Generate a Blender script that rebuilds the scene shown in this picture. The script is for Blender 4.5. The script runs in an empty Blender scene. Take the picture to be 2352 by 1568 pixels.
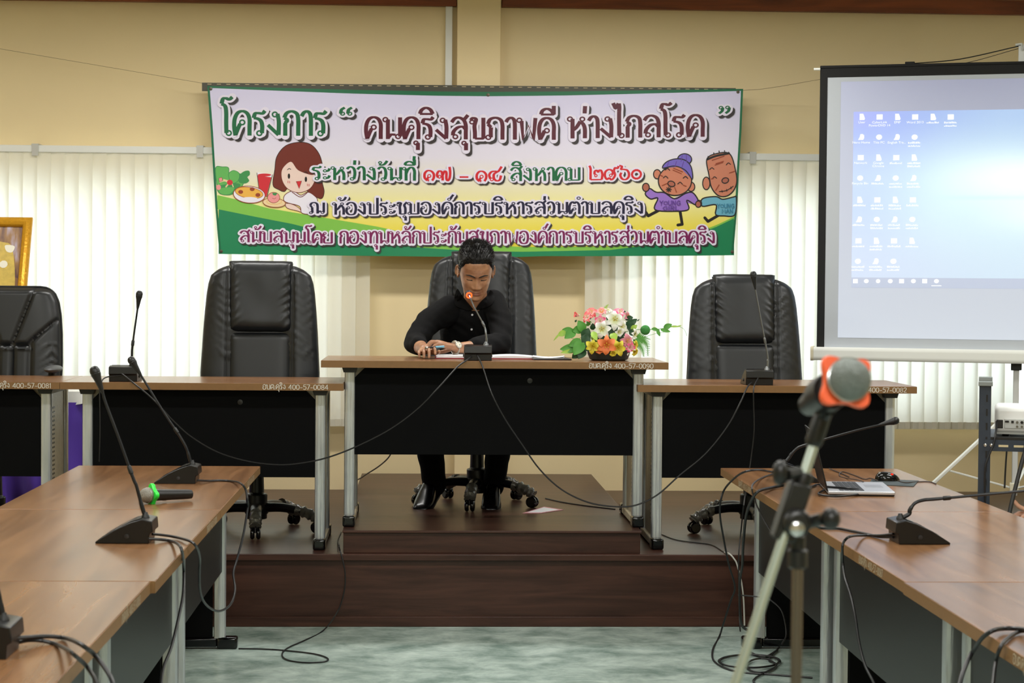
import bpy, bmesh, math, random
from math import sin, cos, pi, sqrt, radians, atan2, exp
from mathutils import Vector, Matrix, Quaternion, noise
random.seed(11)
scene = bpy.context.scene
COL = scene.collection

# ------------------------------------------------------------------ camera
FPX, YAW, PITCH, ROLL, CAMH = 4370.15, radians(2.6239), radians(1.6634), radians(0.4714), 1.515
_f = Vector((sin(YAW)*cos(PITCH), cos(YAW)*cos(PITCH), -sin(PITCH)))
_r0 = Vector((cos(YAW), -sin(YAW), 0.0))
_u0 = _r0.cross(_f)
_r = _r0*cos(ROLL) + _u0*sin(ROLL)
_u = _u0*cos(ROLL) - _r0*sin(ROLL)
EYE = Vector((0, 0, CAMH))
cam_data = bpy.data.cameras.new('camera')
cam = bpy.data.objects.new('camera', cam_data)
COL.objects.link(cam)
M = Matrix.Identity(4)
for i in range(3):
    M[i][0] = _r[i]; M[i][1] = _u[i]; M[i][2] = -_f[i]; M[i][3] = EYE[i]
cam.matrix_world = M
cam_data.sensor_width = 36.0
cam_data.lens = FPX/2352*36.0
cam_data.clip_end = 100
cam_data.dof.use_dof = True
cam_data.dof.focus_distance = 8.8
cam_data.dof.aperture_fstop = 9.0
scene.camera = cam

# ------------------------------------------------------------------ view, world, lights
scene.view_settings.view_transform = 'Standard'
scene.view_settings.look = 'None'
scene.view_settings.exposure = 0.0
scene.view_settings.gamma = 1.0
scene.view_settings.use_curve_mapping = False
scene.cycles.use_denoising = True
scene.cycles.max_bounces = 8
scene.cycles.diffuse_bounces = 4
scene.cycles.glossy_bounces = 4
scene.cycles.transparent_max_bounces = 16
scene.cycles.sample_clamp_indirect = 6.0
world = bpy.data.worlds.new('overcast_sky'); scene.world = world
world.use_nodes = True
_bg = world.node_tree.nodes['Background']
_bg.inputs[0].default_value = (0.93, 0.97, 1.0, 1); _bg.inputs[1].default_value = 4.3

def area_light(name, loc, sx, sy, watts, color=(1, 1, 1), rot=(0, 0, 0)):
    l = bpy.data.lights.new(name, 'AREA'); l.shape = 'RECTANGLE'; l.size = sx; l.size_y = sy
    l.energy = watts; l.color = color
    o = bpy.data.objects.new(name, l); COL.objects.link(o); o.location = loc; o.rotation_euler = rot
    return o
# unseen ceiling lights: back row inferred from banner shadow, rest added as front fill
LAMPS = [(-3.2, 9.4, 19), (-1.0, 9.4, 31), (1.0, 9.4, 34), (3.3, 8.0, 30), (-2.2, 6.3, 38), (0.4, 6.3, 40), (3.0, 6.3, 38),
         (-2.2, 3.0, 44), (0.4, 3.0, 46), (3.0, 3.0, 44), (0.4, -0.4, 120)]
for (lx, ly, lw) in LAMPS:
    area_light('unseen_ceiling_light', (lx, ly, 3.12), 1.2, 0.22, lw, (1.0, 0.985, 0.95))

# ------------------------------------------------------------------ pixel rays of the calibrated lens (used to measure the place)
def ray(px, py):
    return (_f + _r*((px-1176)/FPX) - _u*((py-784)/FPX))
def atY(px, py, Y):
    d = ray(px, py); return EYE + d*(Y/d.y)
def atZ(px, py, Z):
    d = ray(px, py); return EYE + d*((Z-CAMH)/d.z)
def atX(px, py, X):
    d = ray(px, py); return EYE + d*(X/d.x)

# ------------------------------------------------------------------ object helpers
def props(o, label=None, cat=None, group=None, kind=None):
    if label: o['label'] = label
    if cat: o['category'] = cat
    if group: o['group'] = group
    if kind: o['kind'] = kind
    return o
def thing(name, label, cat, loc=(0, 0, 0), rotz=0.0, group=None):
    o = bpy.data.objects.new(name, None); COL.objects.link(o)
    o.empty_display_size = 0.05
    o.location = loc; o.rotation_euler = (0, 0, rotz)
    return props(o, label, cat, group)
def world_of(o):
    m = Matrix.Identity(4)
    while o is not None:
        m = (Matrix.Translation(o.location) @ o.rotation_euler.to_matrix().to_4x4() @ Matrix.Diagonal((*o.scale, 1))) @ m
        o = o.parent
    return m
def copy_tree(o, parent=None):
    c = o.copy(); COL.objects.link(c)
    if parent is not None: c.parent = parent
    for ch in list(o.children): copy_tree(ch, c)
    return c

def catmull(pts, n=6, closed=False):
    pts = [Vector(p) for p in pts]
    if len(pts) < 3: return pts
    out = []
    N = len(pts)
    rng = range(N if closed else N-1)
    for i in rng:
        if closed:
            p0, p1, p2, p3 = pts[(i-1) % N], pts[i], pts[(i+1) % N], pts[(i+2) % N]
        else:
            p1, p2 = pts[i], pts[i+1]
            p0 = pts[i-1] if i > 0 else p1*2-p2
            p3 = pts[i+2] if i+2 < N else p2*2-p1
        for k in range(n):
            t = k/n
            out.append(0.5*((2*p1)+(p2-p0)*t+(2*p0-5*p1+4*p2-p3)*t*t+(3*p1-p0-3*p2+p3)*t*t*t))
    if not closed: out.append(pts[-1])
    return out

class MB:
    """collects geometry in world (or local) coordinates; build() links ONE mesh object"""
    def __init__(s): s.v = []; s.f = []; s.mi = []; s.m = 0
    def add(s, vs, fs):
        b = len(s.v); s.v += [tuple(v) for v in vs]
        s.f += [tuple(i+b for i in f) for f in fs]; s.mi += [s.m]*len(fs)
    def box(s, c, size, rot=None):
        hx, hy, hz = size[0]/2, size[1]/2, size[2]/2
        vs = [Vector((x*hx, y*hy, z*hz)) for x in (-1, 1) for y in (-1, 1) for z in (-1, 1)]
        if rot is not None: vs = [rot @ v for v in vs]
        s.add([v+Vector(c) for v in vs], [(0, 1, 3, 2), (4, 6, 7, 5), (0, 4, 5, 1), (2, 3, 7, 6), (0, 2, 6, 4), (1, 5, 7, 3)])
    def bx(s, x0, x1, y0, y1, z0, z1):
        s.box(((x0+x1)/2, (y0+y1)/2, (z0+z1)/2), (abs(x1-x0), abs(y1-y0), abs(z1-z0)))
    def tube(s, path, r, seg=8, caps=True, closed=False, ell=None):
        path = [Vector(p) for p in path]; n = len(path)
        rs = r if isinstance(r, (list, tuple)) else [r]*n
        t = (path[1]-path[0]).normalized()
        a = Vector((0, 0, 1)) if abs(t.z) < 0.9 else Vector((1, 0, 0))
        nrm = t.cross(a).normalized()
        vs = []
        for i in range(n):
            if closed: tt = path[(i+1) % n]-path[i-1]
            else: tt = path[min(i+1, n-1)]-path[max(i-1, 0)]
            if tt.length < 1e-9: tt = t
            tt = tt.normalized()
            nrm = (nrm-tt*nrm.dot(tt))
            if nrm.length < 1e-6: nrm = tt.orthogonal()
            nrm.normalize(); bn = tt.cross(nrm)
            e = ell if ell else (1, 1)
            for k in range(seg):
                an = 2*pi*k/seg
                vs.append(path[i]+(nrm*cos(an)*e[0]+bn*sin(an)*e[1])*rs[i])
            t = tt
        fs = []
        for i in range(n if closed else n-1):
            j = (i+1) % n
            for k in range(seg):
                fs.append((i*seg+k, i*seg+(k+1) % seg, j*seg+(k+1) % seg, j*seg+k))
        if caps and not closed:
            fs.append(tuple(range(seg-1, -1, -1))); fs.append(tuple((n-1)*seg+k for k in range(seg)))
        s.add(vs, fs)
    def lathe(s, prof, origin=(0, 0, 0), axis=(0, 0, 1), seg=24):
        """prof: list of (radius, height along axis)"""
        q = Vector((0, 0, 1)).rotation_difference(Vector(axis).normalized())
        vs = []; fs = []; o = Vector(origin)
        for (r, h) in prof:
            for k in range(seg):
                a = 2*pi*k/seg
                vs.append(q @ Vector((r*cos(a), r*sin(a), h))+o)
        for i in range(len(prof)-1):
            for k in range(seg):
                fs.append((i*seg+k, i*seg+(k+1) % seg, (i+1)*seg+(k+1) % seg, (i+1)*seg+k))
        if prof[0][0] > 1e-6: fs.append(tuple(range(seg-1, -1, -1)))
        if prof[-1][0] > 1e-6: fs.append(tuple((len(prof)-1)*seg+k for k in range(seg)))
        s.add(vs, fs)
    def ball(s, c, r, seg=16, rings=10, rot=None):
        r = Vector(r) if not isinstance(r, (int, float)) else Vector((r, r, r))
        vs = []; fs = []
        for i in range(rings+1):
            ph = pi*i/rings
            for k in range(seg):
                a = 2*pi*k/seg
                v = Vector((r.x*sin(ph)*cos(a), r.y*sin(ph)*sin(a), r.z*cos(ph)))
                if rot is not None: v = rot @ v
                vs.append(v+Vector(c))
        for i in range(rings):
            for k in range(seg):
                fs.append((i*seg+k, (i+1)*seg+k, (i+1)*seg+(k+1) % seg, i*seg+(k+1) % seg))
        s.add(vs, fs)
    def prism(s, poly, d, mat=None):
        """poly: 2D points in local xy, extruded 0..d along local z, then mat"""
        n = len(poly); mat = mat or Matrix.Identity(4)
        vs = [mat @ Vector((p[0], p[1], 0)) for p in poly]+[mat @ Vector((p[0], p[1], d)) for p in poly]
        fs = [tuple(range(n-1, -1, -1)), tuple(range(n, 2*n))]
        for i in range(n):
            j = (i+1) % n; fs.append((i, j, n+j, n+i))
        s.add(vs, fs)
    def flat(s, poly3):
        s.add(poly3, [tuple(range(len(poly3)))])
    def grid(s, fn, nu, nv, wrap_u=False):
        vs = [fn(i/nu, j/nv) for j in range(nv+1) for i in range(nu+1)]
        fs = [(j*(nu+1)+i, j*(nu+1)+i+1, (j+1)*(nu+1)+i+1, (j+1)*(nu+1)+i) for j in range(nv) for i in range(nu)]
        s.add(vs, fs)
    def build(s, name, mat, parent=None, local=False, smooth=38, bevel=0, seg=2, weld=False, kind=None, label=None, subsurf=0, flip=False):
        me = bpy.data.meshes.new(name)
        vs = s.v
        if parent is not None and not local:
            inv = world_of(parent).inverted(); vs = [tuple(inv @ Vector(v)) for v in s.v]
        me.from_pydata(vs, [], s.f)
        mats = mat if isinstance(mat, (list, tuple)) else [mat]
        for m in mats: me.materials.append(m)
        for p, i in zip(me.polygons, s.mi): p.material_index = i
        bm = bmesh.new(); bm.from_mesh(me)
        if weld: bmesh.ops.remove_doubles(bm, verts=bm.verts, dist=1e-5)
        bmesh.ops.recalc_face_normals(bm, faces=bm.faces)
        if flip: bmesh.ops.reverse_faces(bm, faces=bm.faces)
        bm.to_mesh(me); bm.free()
        if smooth:
            me.polygons.foreach_set('use_smooth', [True]*len(me.polygons))
            me.set_sharp_from_angle(angle=radians(smooth))
        o = bpy.data.objects.new(name, me); COL.objects.link(o)
        if parent is not None: o.parent = parent
        if bevel:
            b = o.modifiers.new('bevel', 'BEVEL'); b.width = bevel; b.segments = seg; b.limit_method = 'ANGLE'; b.angle_limit = radians(40)
        if subsurf:
            b = o.modifiers.new('sub', 'SUBSURF'); b.levels = subsurf; b.render_levels = subsurf
        if kind: o['kind'] = kind
        if label: o['label'] = label
        return o

# ------------------------------------------------------------------ materials
def lin(c):
    """sRGB 0-255 to linear"""
    return tuple(((x/255)/12.92 if x/255 <= 0.04045 else ((x/255+0.055)/1.055)**2.4) for x in c)
def mat(name, rgb, rough=0.5, metal=0.0, spec=0.5, coat=0.0, noise_amt=0.0, noise_scale=20, bump=0.0, bump_scale=60, stretch=None, emit=None, trans=0.0, alpha=1.0, sheen=0.0, sss=0.0, rough_noise=0.0):
    m = bpy.data.materials.new(name); m.use_nodes = True
    nt = m.node_tree; b = nt.nodes['Principled BSDF']
    c = lin(rgb); b.inputs['Base Color'].default_value = (*c, 1)
    b.inputs['Roughness'].default_value = rough; b.inputs['Metallic'].default_value = metal
    b.inputs['Specular IOR Level'].default_value = spec; b.inputs['Coat Weight'].default_value = coat
    b.inputs['Transmission Weight'].default_value = trans; b.inputs['Alpha'].default_value = alpha
    if sheen: b.inputs['Sheen Weight'].default_value = sheen
    if sss:
        b.inputs['Subsurface Weight'].default_value = sss; b.inputs['Subsurface Radius'].default_value = (0.012, 0.005, 0.003)
    if emit: b.inputs['Emission Color'].default_value = (*lin(emit[0]), 1); b.inputs['Emission Strength'].default_value = emit[1]
    tc = None
    def coord(sc):
        nonlocal tc
        if tc is None: tc = nt.nodes.new('ShaderNodeTexCoord')
        mp = nt.nodes.new('ShaderNodeMapping'); nt.links.new(tc.outputs['Object'], mp.inputs[0])
        st = stretch or (1, 1, 1)
        mp.inputs['Scale'].default_value = (sc*st[0], sc*st[1], sc*st[2])
        return mp
    if noise_amt:
        mp = coord(noise_scale)
        n = nt.nodes.new('ShaderNodeTexNoise'); n.inputs['Scale'].default_value = 1; n.inputs['Detail'].default_value = 5
        nt.links.new(mp.outputs[0], n.inputs['Vector'])
        mx = nt.nodes.new('ShaderNodeMix'); mx.data_type = 'RGBA'
        mx.inputs[6].default_value = (*[x*(1-noise_amt) for x in c], 1); mx.inputs[7].default_value = (*[min(1, x*(1+noise_amt)) for x in c], 1)
        nt.links.new(n.outputs['Fac'], mx.inputs[0]); nt.links.new(mx.outputs[2], b.inputs['Base Color'])
        if rough_noise:
            mr = nt.nodes.new('ShaderNodeMapRange'); mr.inputs[3].default_value = max(0, rough-rough_noise); mr.inputs[4].default_value = min(1, rough+rough_noise)
            nt.links.new(n.outputs['Fac'], mr.inputs[0]); nt.links.new(mr.outputs[0], b.inputs['Roughness'])
    if bump:
        mp = coord(bump_scale)
        n2 = nt.nodes.new('ShaderNodeTexNoise'); n2.inputs['Scale'].default_value = 1; n2.inputs['Detail'].default_value = 4
        nt.links.new(mp.outputs[0], n2.inputs['Vector'])
        bp = nt.nodes.new('ShaderNodeBump'); bp.inputs['Strength'].default_value = bump; bp.inputs['Distance'].default_value = 0.004
        nt.links.new(n2.outputs['Fac'], bp.inputs['Height']); nt.links.new(bp.outputs[0], b.inputs['Normal'])
    return m
def wood(name, dark, light, rough, axis=0, scale=3.0, spec=0.5, coat=0.0):
    """laminate grain running along one local axis"""
    m = bpy.data.materials.new(name); m.use_nodes = True
    nt = m.node_tree; b = nt.nodes['Principled BSDF']
    b.inputs['Roughness'].default_value = rough; b.inputs['Specular IOR Level'].default_value = spec
    b.inputs['Coat Weight'].default_value = coat; b.inputs['Coat Roughness'].default_value = 0.12
    tc = nt.nodes.new('ShaderNodeTexCoord'); mp = nt.nodes.new('ShaderNodeMapping')
    sc = [scale*7, scale*7, scale*7]; sc[axis] = scale*0.55
    mp.inputs['Scale'].default_value = sc
    nt.links.new(tc.outputs['Object'], mp.inputs[0])
    n = nt.nodes.new('ShaderNodeTexNoise'); n.inputs['Scale'].default_value = 1.0; n.inputs['Detail'].default_value = 7; n.inputs['Roughness'].default_value = 0.62; n.inputs['Distortion'].default_value = 0.6
    nt.links.new(mp.outputs[0], n.inputs['Vector'])
    cr = nt.nodes.new('ShaderNodeValToRGB')
    cr.color_ramp.elements[0].position = 0.32; cr.color_ramp.elements[0].color = (*lin(dark), 1)
    cr.color_ramp.elements[1].position = 0.68; cr.color_ramp.elements[1].color = (*lin(light), 1)
    nt.links.new(n.outputs['Fac'], cr.inputs[0]); nt.links.new(cr.outputs[0], b.inputs['Base Color'])
    return m
def emit_mat(name, rgb, s):
    m = bpy.data.materials.new(name); m.use_nodes = True; nt = m.node_tree; nt.nodes.clear()
    e = nt.nodes.new('ShaderNodeEmission'); e.inputs[0].default_value = (*lin(rgb), 1); e.inputs[1].default_value = s
    o = nt.nodes.new('ShaderNodeOutputMaterial'); nt.links.new(e.outputs[0], o.inputs[0]); return m
# ================================================================== MATERIALS OF THE PLACE
M_wall = mat('cream_paint', (232, 212, 167), 0.6, noise_amt=0.03, noise_scale=3, bump=0.05, bump_scale=80)
M_pillar = mat('cream_paint_pillar', (240, 219, 172), 0.6, noise_amt=0.02, noise_scale=3)
M_ceil = mat('white_ceiling', (225, 224, 215), 0.8)
M_beam = wood('red_brown_timber', (96, 44, 18), (140, 70, 30), 0.45, 0, 2.5)
M_stage = wood('dark_brown_laminate', (46, 26, 20), (76, 48, 38), 0.34, 0, 3.0, spec=0.3)
M_white_metal = mat('white_enamel', (228, 230, 225), 0.35)
M_frame_alu = mat('window_aluminium', (190, 190, 185), 0.4, metal=0.3)
M_top = wood('brown_desk_laminate', (108, 74, 47), (148, 107, 72), 0.25, 0, 2.2, spec=0.4)
M_edge = mat('edge_band_brown', (126, 91, 52), 0.45, noise_amt=0.12, noise_scale=40)
M_black = mat('black_plastic', (14, 14, 15), 0.38)
M_blackgloss = mat('gloss_black_plastic', (9, 9, 10), 0.12)
M_panel = mat('black_panel', (11, 11, 12), 0.6, spec=0.06)
M_panel_s = mat('floor_lit_panel', (30, 31, 31), 0.4, spec=0.4)  # aisle desk panels: floor reflection put into a lighter tone of the black laminate
M_paint = mat('white_stencil_paint', (222, 218, 208), 0.7)
M_paintf = mat('faded_stencil_paint', (186, 170, 142), 0.7)
M_chrome = mat('wrapped_chrome', (190, 194, 196), 0.28, metal=0.55, noise_amt=0.4, noise_scale=30, stretch=(1, 1, 0.12), bump=0.5, bump_scale=70)
M_beige = mat('wrapped_beige_metal', (200, 190, 168), 0.4, metal=0.1, noise_amt=0.2, noise_scale=30, bump=0.4, bump_scale=50)
M_glass = bpy.data.materials.new('window_glass'); M_glass.use_nodes = True
_nt = M_glass.node_tree; _nt.nodes.clear()
_t = _nt.nodes.new('ShaderNodeBsdfTransparent'); _t.inputs[0].default_value = (0.93, 0.96, 0.95, 1)
_g = _nt.nodes.new('ShaderNodeBsdfGlossy'); _g.inputs['Roughness'].default_value = 0.02
_x = _nt.nodes.new('ShaderNodeMixShader'); _x.inputs[0].default_value = 0.06
_o = _nt.nodes.new('ShaderNodeOutputMaterial')
_nt.links.new(_t.outputs[0], _x.inputs[1]); _nt.links.new(_g.outputs[0], _x.inputs[2]); _nt.links.new(_x.outputs[0], _o.inputs[0])
M_vane = bpy.data.materials.new('blind_fabric'); M_vane.use_nodes = True
_nt = M_vane.node_tree; _nt.nodes.clear()
_d = _nt.nodes.new('ShaderNodeBsdfDiffuse'); _d.inputs[0].default_value = (*lin((236, 230, 212)), 1)
_t = _nt.nodes.new('ShaderNodeBsdfTranslucent'); _t.inputs[0].default_value = (*lin((238, 240, 236)), 1)
_x = _nt.nodes.new('ShaderNodeMixShader'); _x.inputs[0].default_value = 0.42
_o = _nt.nodes.new('ShaderNodeOutputMaterial')
_nt.links.new(_d.outputs[0], _x.inputs[1]); _nt.links.new(_t.outputs[0], _x.inputs[2]); _nt.links.new(_x.outputs[0], _o.inputs[0])

# floor: polished cement, mottled grey-green
M_floor = bpy.data.materials.new('polished_cement'); M_floor.use_nodes = True
_nt = M_floor.node_tree; _b = _nt.nodes['Principled BSDF']; _b.inputs['Roughness'].default_value = 0.24
_tc = _nt.nodes.new('ShaderNodeTexCoord'); _mp = _nt.nodes.new('ShaderNodeMapping'); _mp.inputs['Scale'].default_value = (3.0, 3.4, 1)
_n = _nt.nodes.new('ShaderNodeTexNoise'); _n.inputs['Scale'].default_value = 1.6; _n.inputs['Detail'].default_value = 8; _n.inputs['Roughness'].default_value = 0.66; _n.inputs['Distortion'].default_value = 0.25
_cr = _nt.nodes.new('ShaderNodeValToRGB')
_cr.color_ramp.elements[0].position = 0.33; _cr.color_ramp.elements[0].color = (*lin((116, 138, 130)), 1)
_cr.color_ramp.elements[1].position = 0.70; _cr.color_ramp.elements[1].color = (*lin((200, 216, 208)), 1)
_nt.links.new(_tc.outputs['Object'], _mp.inputs[0]); _nt.links.new(_mp.outputs[0], _n.inputs['Vector'])
_nt.links.new(_n.outputs['Fac'], _cr.inputs[0]); _nt.links.new(_cr.outputs[0], _b.inputs['Base Color'])

# ================================================================== ROOM SHELL
WY = 11.08          # inner face of the back wall
XL, XR, YF, ZC = -4.6, 5.6, -3.4, 3.26
ZSILL, ZHEAD = 0.765, 2.10
WIN = [(-4.3, atY(752, 700, WY).x), (atY(1432, 700, WY).x, 4.4)]
def structure(name, mb, m, **k):
    o = mb.build(name, m, None, **k); o['kind'] = 'structure'; return o
b = MB()
xs = [XL, WIN[0][0], WIN[0][1], WIN[1][0], WIN[1][1], XR]
for i in range(5):
    if i in (1, 3):
        b.bx(xs[i], xs[i+1], WY, WY+0.16, -0.1, ZSILL); b.bx(xs[i], xs[i+1], WY, WY+0.16, ZHEAD, ZC)
    else: b.bx(xs[i], xs[i+1], WY, WY+0.16, -0.1, ZC)
structure('wall_back', b, M_wall, smooth=0)
b = MB(); b.bx(XL-0.15, XL, YF, WY+0.16, -0.1, ZC); structure('wall_left', b, M_wall, smooth=0)
b = MB(); b.bx(XR, XR+0.15, YF, WY+0.16, -0.1, ZC); structure('wall_right', b, M_wall, smooth=0)
b = MB(); b.bx(XL-0.15, XR+0.15, YF-0.15, YF, -0.1, ZC); structure('wall_front', b, M_wall, smooth=0)
b = MB(); b.bx(XL-0.15, XR+0.15, YF-0.15, WY+0.16, -0.1, 0.0); structure('floor', b, M_floor, smooth=0)
b = MB(); b.bx(XL-0.15, XR+0.15, YF-0.15, WY+0.16, ZC, ZC+0.1); structure('ceiling', b, M_ceil, smooth=0)
# timber beam under the ceiling and the concrete pillar with its white conduit
b = MB(); b.bx(XL, atY(1049, 10, WY).x, WY-0.05, WY, 3.127, 3.21); b.bx(atY(1152, 10, WY).x, XR, WY-0.05, WY, 3.127, 3.21)
structure('trim_1', b, M_beam, bevel=0.003)
b = MB(); b.bx(atY(1050, 100, 11.0).x, atY(1150, 100, 11.0).x, 11.0, WY, 0.2, 3.165)
structure('trim_2', b, M_pillar, bevel=0.004)
b = MB(); b.bx(atY(1023, 100, 11.05).x, atY(1039, 100, 11.05).x, 11.045, WY, 2.3, 3.127)
structure('trim_3', b, M_white_metal, bevel=0.003)
for wi, (x0, x1) in enumerate(WIN):
    w = bpy.data.objects.new('window_%d' % (wi+1), None); COL.objects.link(w); w.location = ((x0+x1)/2, WY+0.1, ZSILL); w['kind'] = 'structure'
    b = MB()
    b.bx(x0, x1, WY+0.07, WY+0.13, ZSILL, ZSILL+0.05); b.bx(x0, x1, WY+0.07, WY+0.13, ZHEAD-0.05, ZHEAD)
    n = 5; step = (x1-x0)/n
    for k in range(n+1):
        xm = min(max(x0+k*step, x0+0.025), x1-0.025); b.bx(xm-0.03, xm+0.03, WY+0.07, WY+0.13, ZSILL+0.05, ZHEAD-0.05)
    f = b.build('window_frame', M_frame_alu, w, bevel=0.004); f['kind'] = 'structure'
    b = MB(); b.bx(x0+0.01, x1-0.01, WY+0.098, WY+0.102, ZSILL+0.04, ZHEAD-0.04)
    g = b.build('window_pane', M_glass, w, smooth=0); g['kind'] = 'structure'

# vertical blinds: head rail, brackets, vanes, bottom weights
def blind(label, x0, x1, sgn, brk):
    YB = 10.985
    t = thing('vertical_blind', label, 'blind', ((x0+x1)/2, YB, 0.70))
    zr0 = atY(300, 363.5, YB).z if sgn < 0 else atY(1790, 381, YB).z
    b = MB(); b.bx(x0-0.02, x1+0.02, YB-0.02, YB+0.02, 2.255, 2.295); b.build('head_rail', M_white_metal, t, bevel=0.004)
    for xb in brk:
        b = MB(); b.bx(xb-0.02, xb+0.02, YB-0.024, WY, 2.295, 2.303); b.bx(xb-0.018, xb+0.018, YB-0.026, YB-0.02, 2.235, 2.303)
        b.build('bracket', M_frame_alu, t)
    b = MB(); wts = MB(); rng = random.Random(5 if sgn < 0 else 8)
    x = x0+0.04; z0, z1 = 0.70, 2.255
    while x < x1-0.03:
        a = radians(11+rng.uniform(-5, 5))*1; hw = 0.0495
        dx, dy = hw*cos(a), hw*sin(a)
        sway = rng.uniform(-0.004, 0.004)
        def vf(u, v, x=x, dx=dx, dy=dy, sway=sway):
            s = (u-0.5)*2; bow = 0.006*(1-s*s)
            return Vector((x+s*dx+sway*(1-v), YB-s*dy-bow, z0+v*(z1-z0)))
        b.grid(vf, 4, 3)
        wts.box((x+sway, YB-0.002, z0+0.022), (2*dx*0.9, 0.006, 0.04), Matrix.Rotation(-a, 3, 'Z'))
        x += 0.079
    b.build('vanes', M_vane, t); wts.build('bottom_weights', mat('blind_weight', (206, 200, 180), 0.5), t)
    return t
blind('white vertical blind behind the banner and the chairs on the left', -4.2, atY(848, 700, 10.985).x, -1,
      [atY(82, 350, 10.98).x, atY(460, 350, 10.98).x, -3.4])
blind('white vertical blind behind the flower bowl and the projection screen', atY(1346, 700, 10.985).x, atY(2338, 700, 10.985).x, 1,
      [atY(1728, 370, 10.98).x, 3.0])

# ================================================================== STAGE
Y1, H1, H2 = 8.412, 0.3245, 0.1026
ZP1, ZP2 = H1, H1+H2
t = thing('stage_platform', 'long dark brown wooden platform across the end of the hall under the three end desks', 'platform', (0, Y1, 0))
b = MB(); b.bx(-4.55, 5.5, Y1+0.02, WY-0.002, 0.0, H1-0.03); b.build('front_panel', M_stage, t, bevel=0.002)
b = MB(); b.bx(-4.55, 5.5, Y1, WY-0.002, H1-0.03, H1); b.build('deck', M_stage, t, bevel=0.004)
b = MB(); b.bx(-4.55, 5.5, Y1+0.008, Y1+0.02, 0.0, 0.045); b.build('skirting_strip', M_stage, t, bevel=0.002)
X2L, X2R = atZ(788.6, 1217, ZP2).x, 0.969
t = thing('riser_platform', 'small raised brown wooden step that carries the middle desk', 'platform', ((X2L+X2R)/2, Y1+0.02, H1))
b = MB(); b.bx(X2L, X2R, Y1+0.035, 11.0, H1, ZP2-0.012); b.build('front_panel', M_stage, t, bevel=0.002)
b = MB(); b.bx(X2L-0.004, X2R+0.004, Y1+0.022, 11.0, ZP2-0.012, ZP2); b.build('deck', M_stage, t, bevel=0.003)
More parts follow.
